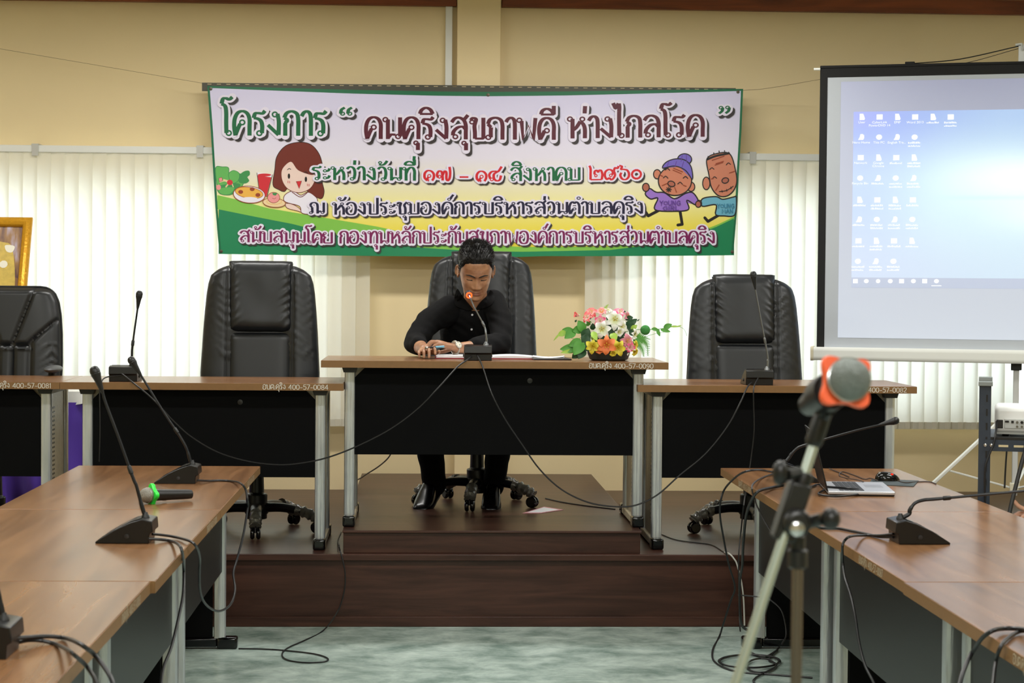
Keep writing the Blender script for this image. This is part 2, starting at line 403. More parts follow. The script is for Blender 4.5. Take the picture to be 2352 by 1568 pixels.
# ================================================================== STROKE ALPHABET (hand-drawn Thai and figures)
# 'o' = ring (cx, cy, r), 'p' = smooth line, 'l' = straight line ; units: height of a consonant = 1
GL = {
'ก': (.70, ['l', (.1, 0), (.1, .52), (.2, .64), (.06, .73)], ['p', (.06, .73), (.16, .93), (.36, 1.0), (.55, .9), (.6, .66), (.6, .3), (.6, 0)]),
'ข': (.68, ['o', .12, .80, .085], ['p', (.06, .88), (.16, .98), (.28, .93), (.25, .76), (.22, .6), (.24, .3), (.24, .03)], ['l', (.24, .04), (.58, .04), (.58, 1)]),
'ค': (.74, ['p', (.1, 0), (.05, .35), (.07, .68), (.18, .92), (.36, 1.0), (.54, .92), (.64, .68), (.64, .3), (.64, 0)], ['o', .36, .54, .095], ['p', (.28, .48), (.2, .3), (.1, .03)]),
'ง': (.60, ['o', .30, .87, .095], ['p', (.40, .9), (.45, .6), (.45, .3), (.44, .03)], ['l', (.44, .03), (.03, .44)]),
'ช': (.70, ['o', .12, .80, .085], ['p', (.06, .88), (.16, .98), (.28, .93), (.25, .76), (.22, .6), (.24, .3), (.24, .03)], ['l', (.24, .04), (.56, .04)], ['p', (.56, .04), (.56, .5), (.5, .78), (.66, 1.02)]),
'ณ': (1.06, ['o', .12, .1, .095], ['p', (.22, .1), (.2, .4), (.2, .58)], ['l', (.2, .58), (.07, .72)], ['p', (.07, .72), (.15, .93), (.33, 1), (.5, .9), (.55, .66), (.55, .3), (.55, .03)], ['p', (.55, .08), (.66, .24), (.78, .2)], ['o', .87, .12, .095], ['l', (.95, .12), (.95, 1)]),
'ด': (.74, ['p', (.1, 0), (.05, .35), (.07, .68), (.18, .92), (.36, 1.0), (.54, .92), (.64, .68), (.64, .3), (.64, 0)], ['o', .36, .42, .095], ['p', (.27, .42), (.2, .25), (.1, .03)]),
'ต': (.76, ['p', (.1, 0), (.05, .35), (.06, .66), (.14, .9), (.26, .99), (.36, .88), (.46, .99), (.58, .9), (.66, .66), (.66, .3), (.66, 0)], ['o', .36, .42, .095], ['p', (.27, .42), (.2, .25), (.1, .03)]),
'ท': (.74, ['o', .09, .89, .095], ['l', (.19, .9), (.19, 0)], ['p', (.19, .5), (.28, .8), (.43, .98), (.57, .93), (.64, .7), (.64, .35), (.64, 0)]),
'น': (.78, ['o', .09, .89, .095], ['l', (.19, .9), (.19, .0)], ['p', (.19, .06), (.32, .2), (.5, .2)], ['o', .60, .12, .095], ['l', (.68, .12), (.68, 1)]),
'บ': (.76, ['o', .09, .89, .095], ['l', (.19, .9), (.19, .04), (.64, .04), (.64, 1)]),
'ป': (.76, ['o', .09, .89, .095], ['l', (.19, .9), (.19, .04), (.64, .04), (.64, 1.38)]),
'พ': (.84, ['o', .09, .89, .095], ['l', (.18, .86), (.24, .02), (.45, .66), (.66, .02), (.74, 1)]),
'ภ': (.78, ['o', .10, .1, .095], ['p', (.2, .1), (.2, .4), (.21, .56)], ['l', (.21, .56), (.08, .71)], ['p', (.08, .71), (.18, .93), (.4, 1.0), (.6, .9), (.67, .66), (.67, .3), (.67, 0)]),
'ม': (.78, ['o', .09, .89, .095], ['l', (.19, .9), (.19, .1)], ['o', .11, .1, .09], ['l', (.2, .05), (.66, .05), (.66, 1)]),
'ย': (.72, ['o', .14, .89, .09], ['p', (.05, .88), (.05, .68), (.12, .57), (.22, .54)], ['p', (.22, .54), (.09, .42), (.08, .2), (.1, .04)], ['l', (.1, .04), (.62, .04), (.62, 1)]),
'ร': (.58, ['o', .28, .1, .095], ['p', (.38, .1), (.39, .4), (.34, .6), (.22, .69), (.06, .72)], ['p', (.06, .72), (.12, .9), (.26, .92), (.4, .91), (.5, 1.02)]),
'ล': (.74, ['p', (.06, .78), (.18, .95), (.36, 1.0), (.55, .9), (.63, .66), (.63, .3), (.63, 0)], ['p', (.63, .48), (.5, .6), (.3, .56), (.14, .36), (.11, .18)], ['o', .21, .12, .09]),
'ว': (.58, ['o', .32, .1, .095], ['p', (.42, .1), (.47, .5), (.42, .85), (.28, .99), (.14, .95), (.05, .82)]),
'ส': (.76, ['p', (.06, .78), (.18, .95), (.36, 1.0), (.55, .88), (.63, .64), (.63, .3), (.63, 0)], ['p', (.63, .46), (.5, .58), (.3, .54), (.14, .36), (.11, .18)], ['o', .21, .12, .09], ['l', (.53, .86), (.72, 1.12)]),
'ห': (.80, ['o', .09, .89, .095], ['l', (.19, .9), (.19, 0)], ['p', (.19, .36), (.34, .5), (.5, .78)], ['o', .58, .88, .09], ['p', (.5, .78), (.62, .64), (.68, .42), (.68, 0)]),
'อ': (.72, ['o', .17, .56, .09], ['p', (.08, .56), (.06, .25), (.18, .04), (.36, .0), (.54, .07), (.62, .35), (.62, .66), (.53, .91), (.34, 1.0), (.16, .93), (.07, .78)]),
'ะ': (.46, ['o', .13, .68, .085], ['p', (.2, .64), (.31, .7), (.38, .86)], ['o', .13, .16, .085], ['p', (.2, .12), (.31, .18), (.38, .34)]),
'า': (.48, ['p', (.03, .8), (.12, .95), (.25, 1.0), (.36, .9), (.39, .66), (.39, .3), (.39, 0)]),
'ำ': (.48, ['o', -.14, 1.3, .1], ['p', (.03, .8), (.12, .95), (.25, 1.0), (.36, .9), (.39, .66), (.39, .3), (.39, 0)]),
'ิ': (0, ['p', (-.62, 1.16), (-.55, 1.34), (-.38, 1.44), (-.2, 1.36), (-.1, 1.16)], ['l', (-.62, 1.16), (-.1, 1.16)]),
'ี': (0, ['p', (-.62, 1.16), (-.55, 1.34), (-.38, 1.42), (-.2, 1.34), (-.1, 1.16)], ['l', (-.62, 1.16), (-.1, 1.16), (-.1, 1.56)]),
'ุ': (0, ['o', -.2, -.17, .08], ['l', (-.12, -.17), (-.12, -.50)]),
'ั': (0, ['o', -.42, 1.32, .08], ['p', (-.48, 1.2), (-.34, 1.14), (-.18, 1.22), (-.04, 1.46)]),
'่': (0, ['l', (-.13, 1.14), (-.11, 1.48)]),
'้': (0, ['o', -.36, 1.32, .08], ['p', (-.36, 1.16), (-.22, 1.16), (-.08, 1.24), (.02, 1.46)]),
'์': (0, ['o', -.28, 1.24, .09], ['p', (-.19, 1.27), (-.14, 1.42), (-.02, 1.62)]),
'โ': (.42, ['o', .26, .1, .095], ['p', (.17, .1), (.16, .5), (.16, .95), (.12, 1.2), (-.02, 1.3)], ['p', (-.02, 1.3), (.04, 1.5), (.16, 1.52), (.28, 1.48), (.4, 1.58)]),
'ไ': (.40, ['o', .26, .1, .095], ['p', (.17, .1), (.16, .6), (.16, 1.2)], ['p', (.16, 1.2), (.17, 1.4), (.15, 1.58)], ['l', (-.08, 1.6), (.02, 1.36), (.14, 1.58)]),
'๐': (.78, ['o', .36, .36, .3]),
'๑': (.78, ['o', .36, .34, .1], ['p', (.3, .25), (.22, .1), (.34, .02)], ['p', (.22, .02), (.07, .2), (.07, .5), (.24, .7), (.48, .68), (.64, .48), (.64, .22), (.54, .02)]),
'๒': (.98, ['p', (.02, 1.02), (.1, .8), (.1, .4), (.1, .04)], ['l', (.1, .04), (.84, .04)], ['p', (.84, .04), (.88, .4), (.8, .66), (.68, .68), (.6, .56), (.52, .68), (.38, .62), (.36, .4)], ['o', .45, .32, .085]),
'๕': (1.0, ['o', .46, .32, .09], ['p', (.54, .36), (.6, .52), (.5, .68), (.3, .72), (.1, .56), (.07, .28), (.2, .05), (.36, .14), (.48, .02), (.62, .1), (.74, .34), (.66, .62)], ['p', (.66, .62), (.74, .84), (.9, .8), (.98, .96)]),
'๖': (.80, ['p', (.02, 1.0), (.2, .92), (.14, .74), (.32, .72), (.54, .66), (.66, .44), (.64, .2), (.46, .02), (.22, .06), (.09, .3), (.16, .5)]),
'๗': (1.0, ['o', .22, .3, .1], ['p', (.14, .24), (.06, .44), (.18, .68), (.36, .64), (.42, .3), (.42, .04)], ['p', (.42, .4), (.54, .68), (.66, .6), (.66, .2), (.74, .04), (.86, .2), (.9, .6), (.86, 1.0)]),
'๘': (.96, ['o', .22, .14, .095], ['p', (.13, .18), (.06, .45), (.2, .66), (.44, .7), (.62, .68), (.84, 1.02)], ['p', (.6, .68), (.36, .5), (.36, .2), (.52, .04), (.72, .1), (.8, .4)]),
'“': (.62, ['o', .14, 1.22, .07], ['p', (.07, 1.22), (.1, 1.4), (.22, 1.5)], ['o', .40, 1.22, .07], ['p', (.33, 1.22), (.36, 1.4), (.48, 1.5)]),
'”': (.62, ['o', .14, 1.42, .07], ['p', (.21, 1.42), (.18, 1.24), (.06, 1.12)], ['o', .40, 1.42, .07], ['p', (.47, 1.42), (.44, 1.24), (.32, 1.12)]),
'-': (.60, ['l', (.1, .36), (.46, .36)]), '.': (.24, ['o', .1, .06, .03]), ' ': (.46,),
'0': (.72, ['p', (.33, 1), (.12, .85), (.06, .5), (.12, .15), (.33, 0), (.54, .15), (.6, .5), (.54, .85), (.33, 1)]),
'1': (.44, ['l', (.06, .8), (.22, 1), (.22, 0)]), '2': (.68, ['p', (.06, .8), (.2, .98), (.44, .96), (.54, .74), (.4, .45), (.06, .03)], ['l', (.06, .03), (.58, .03)]),
'4': (.74, ['l', (.48, 0), (.48, 1), (.04, .3), (.62, .3)]), '5': (.68, ['l', (.54, 1), (.12, 1), (.08, .56)], ['p', (.08, .56), (.3, .64), (.54, .5), (.54, .18), (.3, 0), (.06, .1)]),
'7': (.66, ['l', (.04, 1), (.58, 1), (.2, 0)]), '8': (.70, ['o', .33, .74, .22], ['o', .33, .25, .25]), '9': (.70, ['o', .32, .68, .25], ['p', (.57, .68), (.54, .3), (.34, 0), (.14, .04)]),
'6': (.70, ['o', .33, .3, .25], ['p', (.08, .3), (.14, .7), (.44, 1)]), '3': (.66, ['p', (.06, .9), (.3, 1), (.52, .8), (.28, .54), (.56, .3), (.32, 0), (.06, .1)]),
}
UP = set('ิี'); TONE = set('่้์')
def layout(text):
    """-> list of strokes in text units, and total width"""
    x = 0.0; out = []; prev = ''
    for ch in text:
        g = GL[ch]; dy = 0.0; dx = 0.0
        if ch in TONE and prev in UP: dy = 0.34
        if ch in UP or ch in TONE or ch == 'ั':
            pass
        for st in g[1:]:
            if st[0] == 'o':
                pts = [(x+st[1]+st[3]*cos(a), st[2]+dy+st[3]*sin(a)) for a in [2*pi*k/14 for k in range(14)]]
                out.append((pts, True, 0.72 if st[3] < 0.2 else 0.9))
            elif st[0] == 'p':
                pts = [(p.x, p.y) for p in catmull([(x+q[0], q[1]+dy, 0) for q in st[1:]], 5)]
                out.append((pts, False, 1.0))
            else:
                out.append(([(x+q[0], q[1]+dy) for q in st[1:]], False, 1.0))
        x += g[0]
        prev = ch
    return out, x
def ribbons(strokes, w, add, grow=0.0, contrast=0.0):
    """flat stroke ribbons with round ends; add(polygon) ; contrast thins the level strokes as a broad pen does"""
    for pts, closed, k in strokes:
        n = len(pts)
        straight = (not closed) and n <= 4
        def half(tx, ty, ring):
            if ring: return w*(.40 if contrast and k < .8 else k)/2+grow
            return w*(1-contrast*(1-abs(ty)))/2+grow
        if straight:
            for i in range(n-1):
                a, c = pts[i], pts[i+1]; tx, ty = c[0]-a[0], c[1]-a[1]; l = math.hypot(tx, ty) or 1; hw = half(tx/l, ty/l, False); nx, ny = -ty/l*hw, tx/l*hw
                add([(a[0]-nx, a[1]-ny), (c[0]-nx, c[1]-ny), (c[0]+nx, c[1]+ny), (a[0]+nx, a[1]+ny)])
            ends = [(p, (w*(1-contrast))/2+grow if 0 < i < n-1 else grow+min(half(0, 1, False)-grow, half(*_dir(pts, i), False)-grow)) for i, p in enumerate(pts)]
        else:
            L, R = [], []
            for i in range(n):
                a = pts[(i-1) % n] if (closed or i > 0) else pts[i]
                c = pts[(i+1) % n] if (closed or i < n-1) else pts[i]
                tx, ty = c[0]-a[0], c[1]-a[1]; l = math.hypot(tx, ty) or 1; hw = half(tx/l, ty/l, closed)
                nx, ny = -ty/l*hw, tx/l*hw
                L.append((pts[i][0]+nx, pts[i][1]+ny)); R.append((pts[i][0]-nx, pts[i][1]-ny))
            for i in range(n if closed else n-1):
                j = (i+1) % n
                add([R[i], R[j], L[j], L[i]])
            ends = [] if closed else [(pts[i], half(*_dir(pts, i), False)) for i in (0, n-1)]
        for i, (p, hw) in enumerate(ends):
            if contrast and not grow:                # pen strokes end square
                if not straight or i in (0, n-1): continue
                hw = .8*min(half(*_dir(pts[:i+1], i), False), half(*_dir(pts[i:], 0), False))
            add([(p[0]+hw*cos(2*pi*q/12), p[1]+hw*sin(2*pi*q/12)) for q in range(12)])
def _dir(pts, i):
    a, c = pts[max(0, i-1)], pts[min(len(pts)-1, i+1)]; l = math.hypot(c[0]-a[0], c[1]-a[1]) or 1
    return (c[0]-a[0])/l, (c[1]-a[1])/l
def print_text(mb, text, w, place, dx=0.0, dy=0.0, scale=None):
    """place(x, y) maps text units to 3D"""
    st, width = layout(text)
    ribbons(st, w, lambda poly: mb.flat([place(p[0]+dx, p[1]+dy) for p in poly]))
    return width

# ================================================================== MEETING DESKS
def desk(label, group, loc, rotz, L, W=0.588, number=None, npos=0.7, ntext=0.021, H=0.75, inset=0.125, setback=0.075, side=False):
    t = thing('meeting_desk', label, 'desk', loc, rotz, group)
    TH = 0.032
    b = MB(); b.bx(-L/2, L/2, -W/2, W/2, H-TH, H); top = b.build('tabletop', M_top, t, local=True, bevel=0.0015)
    b = MB()
    for (x0, x1, y0, y1) in ((-L/2-.0012, L/2+.0012, -W/2-.0012, -W/2+.0004), (-L/2-.0012, L/2+.0012, W/2-.0004, W/2+.0012), (-L/2-.0012, -L/2+.0004, -W/2, W/2), (L/2-.0004, L/2+.0012, -W/2, W/2)):
        b.bx(x0, x1, y0, y1, H-TH+.0005, H-.0012)
    b.build('edge_band', M_edge, top, local=True, smooth=0)
    yf = -W/2+setback
    foot_l = W-2*setback+0.10
    for s in (-1, 1):
        xc = s*(L/2-inset)
        b = MB(); b.prism([(-.035, 0), (.035, 0), (.028, -.024), (-.028, -.024)], foot_l-0.10, Matrix.Translation((xc, yf-.012+foot_l-0.1, H-TH)) @ Matrix.Rotation(pi/2, 4, 'X'))
        b.build('bracket', M_black, t, local=True)
        # front column: chrome tube with vertical grooves
        b = MB()
        prof = []
        for k in range(24):
            a = 2*pi*k/24; ca, sa = cos(a), sin(a)
            r = 0.024*(1/(abs(ca)**4+abs(sa)**4))**0.25*(0.94 if k % 4 == 2 else 1)
            prof.append((r*ca, r*sa))
        b.prism(prof, H-TH-.02-.045, Matrix.Translation((xc, yf+.024, .045)))
        leg = b.build('leg_column', M_chrome, t, local=True, smooth=30)
        y0, y1 = yf+.055, yf+foot_l-.16
        b = MB(); b.bx(xc-.010, xc+.010, y0, y1, .045, H-TH-.02)
        dp = b.build('cable_duct', M_panel if side else M_beige, t, local=True, bevel=.002)
        if not side:
            b = MB(); z = .12
            while z < H-.12:
                b.bx(xc-.0115, xc+.0115, y0+.05, y0+.10, z, z+.008); z += .02
            b.build('duct_slots', M_black, dp, local=True, smooth=0)
        b = MB(); b.prism(prof, H-TH-.02-.045, Matrix.Translation((xc, y1+.03, .045))); b.build('leg_column', M_chrome, t, local=True, smooth=30)
        # foot with glossy black end caps
        b = MB(); b.bx(xc-.024, xc+.024, yf+.035, yf+foot_l-.085, .008, .045)
        ft = b.build('foot', M_blackgloss if side else M_beige, t, local=True, bevel=.006)
        for (ya, yb) in ((yf-.05, yf+.035), (yf+foot_l-.085, yf+foot_l)):
            b = MB(); b.bx(xc-.028, xc+.028, ya, yb, .0, .05); b.build('foot_cap', M_blackgloss, ft, local=True, bevel=.010, seg=3)
    # modesty panel with clipped upper corners
    xa = L/2-inset-.022; zt, zb, cc = H-TH-.003, .322, .045
    poly = [(-xa, zb), (xa, zb), (xa, zt-cc), (xa-cc, zt), (-xa+cc, zt), (-xa, zt-cc)]
    b = MB(); b.prism(poly, .018, Matrix.Translation((0, yf+.032, 0)) @ Matrix.Rotation(pi/2, 4, 'X'))
    pn = b.build('modesty_panel', M_panel_s if side else M_panel, t, local=True, bevel=.0015)
    for s in (-1, 1):
        b = MB(); b.prism([(s*xa, zt-cc-.045), (s*xa, zt), (s*(xa-cc-.045), zt)], .004, Matrix.Translation((0, yf+.045, 0)) @ Matrix.Rotation(pi/2, 4, 'X'))
        b.build('corner_plate', M_beige, pn, local=True, smooth=0)
    b = MB(); b.lathe([(0, 0), (.011, 0), (.012, .003), (.006, .004), (0, .004)], (0.16, yf+.014, zt-.055), (0, -1, 0), 14)
    b.build('cable_hole', M_black, pn, local=True)
    if number:
        b = MB(); st, wd = layout(number); sc = ntext
        x0 = -L/2+npos*L
        print_text(b, number, 0.115, lambda x, y: Vector((x0+x*sc*1.12, -W/2-.0022, H-TH+.0055+y*sc)))
        b.build('asset_number', M_paintf if side else M_paint, t, local=True, smooth=0)
    return t
GD = 'desks with white painted numbers on their edges'
LD = 1.5577
YC = 8.5212+0.294   # middle desk
desk('brown desk on the raised step where the man sits, topped by the flower bowl', GD, (0.317, YC, ZP2), 0, LD, number='อบต.คุริง 400-57-0090', npos=.770)
# side desks of the stage
ZT1 = ZP1+.75
_c = atZ(788, 881, ZT1); YD = _c.y
_a = atZ(143, 876, ZT1)
LB = _c.x-_a.x
desk('brown desk left of the middle desk, numbered 0084 on its edge', GD, ((_a.x+_c.x)/2, YD+.294, ZP1), 0, LB, number='อบต.คุริง 400-57-0084', npos=.714, inset=.105)
desk('brown desk at the far left, cut by the photo edge, numbered 0081', GD, (_a.x-LD/2-.004, YD+.294, ZP1), 0, LD, number='อบต.คุริง 400-57-0081', npos=.795, inset=.075)
_l = atZ(1466, 884, ZT1); _rr = atZ(2105, 887.5, ZT1)
desk('brown desk right of the middle desk, in front of the empty chair near the screen', GD, ((_l.x+_rr.x)/2, (_l.y+_rr.y)/2+.294, ZP1), 0, _rr.x-_l.x, number='อบต.คุริง 400-57-0082', npos=.735, inset=.10)
# two rows of side desks along the aisle
WS = .7555
XLI, XRI, YS = -.6891, 1.2618, 8.0257
nums = ['อบต.คุริง 400-57-0086', 'อบต.คุริง 400-57-0085', 'อบต.คุริง 400-57-0083']
labs = ['left aisle desk farthest from the camera, carrying the green collared microphone', 'second left aisle desk, with a gooseneck microphone near its inner edge', 'nearest left aisle desk, running out of the bottom left corner']
for i in range(3):
    desk(labs[i], GD, (XLI-WS/2-(.012 if i == 2 else 0), YS-LD*(i+.5)-.003*i, 0), pi/2, LD-.004, WS, number=nums[i], npos=(.62, .74, .70)[i], setback=.13, inset=.10, side=True)
labs = ['right aisle desk farthest from the camera, carrying the laptop', 'second right aisle desk, lit violet by the screen, with a gooseneck microphone', 'nearest right aisle desk, running out of the bottom right corner']
nums = ['อบต.คุริง 400-57-0088', 'อบต.คุริง 400-57-0087', 'อบต.คุริง 400-57-0089']
for i in range(3):
    desk(labs[i], GD, (XRI+WS/2-(.006 if i == 2 else 0), YS-LD*(i+.5)-.003*i, 0), -pi/2, LD-.004, WS, number=nums[i], npos=(.30, .66, .6)[i], setback=.13, inset=.10, side=True)
# ================================================================== OFFICE CHAIRS
M_leather = mat('black_leather', (24, 26, 29), 0.36, spec=0.5, bump=0.03, bump_scale=120)
M_seam = mat('black_piping', (9, 9, 10), 0.6)
M_wrap = mat('crumpled_plastic_wrap', (96, 94, 86), 0.16, spec=0.8, bump=1.0, bump_scale=55, noise_amt=0.5, noise_scale=40)
def smooth01(x): x = max(0.0, min(1.0, x)); return x*x*(3-2*x)
def interp(tab, x):
    if x <= tab[0][0]: return tab[0][1]
    for (a, b), (c, d) in zip(tab, tab[1:]):
        if x <= c: return b+(d-b)*(x-a)/(c-a)
    return tab[-1][1]
WING = [(-.022, .02), (-.024, .10), (-.028, .150), (-.036, .180), (-.052, .214), (-.08, .247), (-.12, .260), (-.172, .268), (-.26, .276), (-.358, .283), (-.565, .294), (-.80, .290), (-.88, .27)]
WING = sorted((-a, b) for a, b in WING)
def wrinkle(x, z, sx, seed, amp):
    """gathers that run away from a vertical seam at x = sx"""
    d = abs(x-sx)
    f = exp(-(d/0.045)**2)
    ph = z*150 + 14*abs(x-sx)*8*(1 if seed % 2 else -1) + 3*noise.noise(Vector((seed*3.1, z*14, 0.3)))
    return amp*f*max(0.0, sin(ph))*(0.5+0.5*noise.noise(Vector((seed, z*9, 1.7))))
def executive_chair(label, loc, rotz, T=1.31, tilt=7.0, base_rot=-90.0, sc=1.0, seedo=0):
    t = thing('executive_chair', label, 'chair', loc, rotz, 'black executive chairs behind the end desks')
    t.scale = (sc, sc, sc)
    ztop = T; piv = Vector((0, 0.24, 0.48)); R = Matrix.Rotation(radians(-tilt), 3, 'X')
    def place(x, y, z): return piv + R @ (Vector((x, y, z))-Vector((0, 0, piv.z)))
    depth = T-0.45
    def surf(front):
        def fn(u, v):
            d = 0.008+(depth-0.008)*v**1.25        # distance below the top
            w = interp(WING, d+.014)
            s = (u-0.5)*2
            x = w*sin(s*pi/2*0.999)
            e = max(0.0, 1-abs(x/w)**5); edge = e**0.5
            top = smooth01((d-0.006)/0.05)**0.5
            if front:
                y = -(0.028+0.034*smooth01((abs(x)-0.10)/0.08))*edge*top
                y += 0.010*exp(-((abs(x)-0.158)/0.008)**2)*edge
                for sd, sx in ((1+seedo, -.16), (2+seedo, .16), (3+seedo, -.265), (4+seedo, .265)):
                    if 0.10 < d < 0.48: y -= wrinkle(x, d, sx, sd, 0.010)*edge
            else: y = 0.055*edge*top
            return place(x, y, ztop-d)
        return fn
    b = MB(); b.grid(surf(True), 56, 60); b.grid(surf(False), 24, 24)
    back = b.build('backrest', M_leather, t, local=True, smooth=60)
    # padded headrest panel rolling over the top, and the lower panel
    def pad(z0, z1, th, roll, seed, wr):
        def fn(u, v):
            d = z0+(z1-z0)*v; s = (u-0.5)*2; x = 0.157*s
            e = max(0.0, 1-abs(s)**7)**0.5
            bot = max(0.0, 1-(max(0, v-0.80)/0.20)**3)**0.5 if roll else max(0.0, 1-(max(0, v-0.93)/0.07)**2)**0.5
            tp = 1.0 if roll else max(0.0, 1-(max(0, 0.08-v)/0.08)**2)**0.5
            y = -0.022-th*e*bot*tp
            if roll and d < 0.06:      # roll over the top edge
                k = d/0.06; y = -0.022-th*e*bot*sqrt(max(0, 1-(1-k)**2)); 
            if wr:
                for sd, sx in ((seed, -.155), (seed+1, .155)): y -= wrinkle(x, d, sx, sd, 0.013)*e
                y -= 0.004*noise.noise(Vector((x*9, d*7, seed)))
            zz = ztop-d+(0.005*sqrt(max(0, 1-abs(s)**4)) if roll and d < 0.03 else -(0.026*(max(0, abs(s)-.45)/.55)**2.2*exp(-d/.03) if roll else 0))
            return place(x, y, zz)
        m = MB(); m.grid(fn, 40, 44)
        # rear closing sheet
        m.grid(lambda u, v: place(0.157*(u-0.5)*2, -0.02+(0.05*smooth01(1-v/0.1) if roll else 0), ztop-(z0+(z1-z0)*v)), 8, 8)
        return m
    pad(0.0, 0.352, 0.046, True, 11+seedo, True).build('headrest', M_leather, t, local=True, smooth=60)
    pad(0.352, 0.80, 0.036, False, 21+seedo, False).build('lumbar_panel', M_leather, t, local=True, smooth=60)
    m = MB()
    for s in (-1, 1):
        m.tube([place(s*0.159, -0.052-0.02*smooth01((d-.03)/.06), ztop-d) for d in [0.03+0.04*k for k in range(19)]], 0.0022, 5)
    m.build('seam_piping', M_seam, back, local=True)
    seat_and_base(t, base_rot, M_leather)
    return t
def seat_and_base(t, base_rot, leather, tee=False):
    def seat_top(u, v):
        x = (u-.5)*.54; y = (v-.5)*.52-0.02
        e = (max(0, 1-abs(2*u-1)**6)*max(0, 1-abs(2*v-1)**6))**0.5
        return Vector((x, y, 0.44+0.085*e))
    b = MB(); b.grid(seat_top, 20, 20); b.grid(lambda u, v: Vector(((u-.5)*.54, (v-.5)*.52-.02, 0.44-0.03*(max(0, 1-abs(2*u-1)**6)*max(0, 1-abs(2*v-1)**6))**0.5)), 10, 10)
    b.build('seat', leather, t, local=True, smooth=60)
    for s in (-1, 1):
        if tee:
            b = MB(); b.tube(catmull([(s*.22, .05, .43), (s*.265, .05, .46), (s*.27, .05, .60), (s*.28, .03, .822)], 5), .018, 8); ar = b.build('armrest', M_black, t, local=True)
            b = MB(); b.ball((s*.298, -.02, .838), (.040, .14, .020)); b.build('arm_pad', mat('grey_arm_pad', (74, 76, 78), 0.5), ar, local=True); continue
        b = MB(); b.tube(catmull([(s*.25, .12, .43), (s*.31, .12, .48), (s*.315, .10, .60), (s*.31, .06, .665), (s*.31, -.16, .665), (s*.31, -.20, .60), (s*.30, -.16, .47), (s*.24, -.12, .43)], 5), .016, 8)
        ar = b.build('armrest', M_black, t, local=True)
        b = MB(); b.ball((s*.31, -.045, .69), (.042, .15, .022)); b.build('arm_pad', leather, ar, local=True)
    b = MB(); b.box((0, .0, .40), (.22, .26, .045)); b.lathe([(.05, .06), (.052, .18), (.036, .185), (.030, .40)], (0, 0, 0), (0, 0, 1), 20)
    b.build('gas_column', M_black, t, local=True, bevel=.004)
    b = MB(); b.lathe([(0, .085), (.055, .085), (.062, .10), (.055, .135), (.04, .14), (0, .14)], (0, 0, 0), (0, 0, 1), 20); b.build('base_hub', M_black, t, local=True)
    for k in range(5):
        a = radians(base_rot+72*k); c, s = cos(a), sin(a)
        q = Matrix.Rotation(a, 3, 'Z')
        P = lambda r, z, o=0: q @ Vector((r, o, z))
        path = catmull([P(.03, .115), P(.12, .118), P(.20, .108), P(.26, .092), P(.295, .074)], 5)
        b = MB(); n = len(path); b.tube(path, [.030-.010*i/(n-1) for i in range(n)], 10, ell=(1.0, 0.8))
        arm = b.build('base_arm', M_black, t, local=True)
        wp = catmull([P(.20, .110), P(.25, .096), P(.29, .078), P(.310, .060)], 4)
        b = MB(); vs = len(wp); rr = [.026+.005*sin(i*2.3+k) for i in range(vs)]
        b.tube(wp, rr, 12); b.build('plastic_wrap', M_wrap, arm, local=True)
        b = MB(); cx = .305
        for o in (-.014, .014):
            pp = P(cx, .029, o); ax = q @ Vector((0, 1, 0))
            b.lathe([(0, -.010), (.022, -.010), (.028, -.005), (.029, 0), (.028, .005), (.022, .010), (0, .010)], pp, ax, 18)
        b.tube([P(cx, .03), P(cx, .075)], .007, 8)
        b.box(P(cx, .044), (.030, .006, .022), q)
        b.build('caster', M_blackgloss, arm, local=True)
def seamed_chair(label, loc, rotz, T=1.20, tilt=8):
    """the lower chair at the far left: a round-shouldered back with V-shaped seams"""
    t = thing('executive_chair', label, 'chair', loc, rotz, 'black executive chairs behind the end desks')
    t.scale = (.93, .93, .93)
    piv = Vector((0, .24, .48)); R = Matrix.Rotation(radians(-tilt), 3, 'X')
    place = lambda x, y, z: piv + R @ (Vector((x, y, z))-Vector((0, 0, piv.z)))
    TAB = [(.0, .16), (.004, .19), (.014, .215), (.035, .238), (.08, .258), (.15, .271), (.25, .279), (.4, .284), (.6, .28), (.72, .25)]
    S1 = [(.00, .145), (.30, .038), (.75, .038)]; S2 = [(.17, .27), (.30, .128), (.75, .128)]
    def seamd(x, d):
        a = abs(x); r = 9.0
        r = min(r, abs(a-interp(S1, d))*0.93)
        if d > .17: r = min(r, abs(a-interp(S2, d))*0.75)
        if a < .13: r = min(r, abs(d-.315))
        return r
    def fn(u, v):
        d = .75*v**1.2; w = interp(TAB, d); s = (u-.5)*2; x = w*sin(s*pi/2*.999)
        e = max(0, 1-abs(x/w)**6)**.5*smooth01((d+.004)/.05)**.5
        y = -.075*e + .016*exp(-(seamd(x, d)/.009)**2)*e
        if d > .3:
            for sd, sx in ((31, -.24), (32, .24)): y -= wrinkle(x, d, sx, sd, .01)*e
        if abs(x) < .13 and .31 < d < .40: y -= .008*max(0, sin(d*210+2*noise.noise(Vector((x*30, 0, 0)))))*exp(-((d-.325)/.02)**2)
        return place(x, y, T-d)
    b = MB(); b.grid(fn, 90, 80)
    b.grid(lambda u, v: place(interp(TAB, .75*v**1.2)*sin((u-.5)*pi*.999), .05*max(0, 1-abs(2*u-1)**6)**.5*smooth01((.75*v**1.2+.004)/.05)**.5, T-.75*v**1.2), 20, 20)
    bk = b.build('backrest', M_leather, t, local=True, smooth=60)
    m = MB(); ed = []
    for k in range(41):
        v = k/40; d = .7*v**1.4; ed.append((interp(TAB, d), d))
    m.tube([place(-x, -.01, T-d) for x, d in reversed(ed)]+[place(x, -.01, T-d) for x, d in ed], .006, 6)
    m.build('edge_piping', M_seam, bk, local=True)
    seat_and_base(t, -90, M_leather, True)
    return t
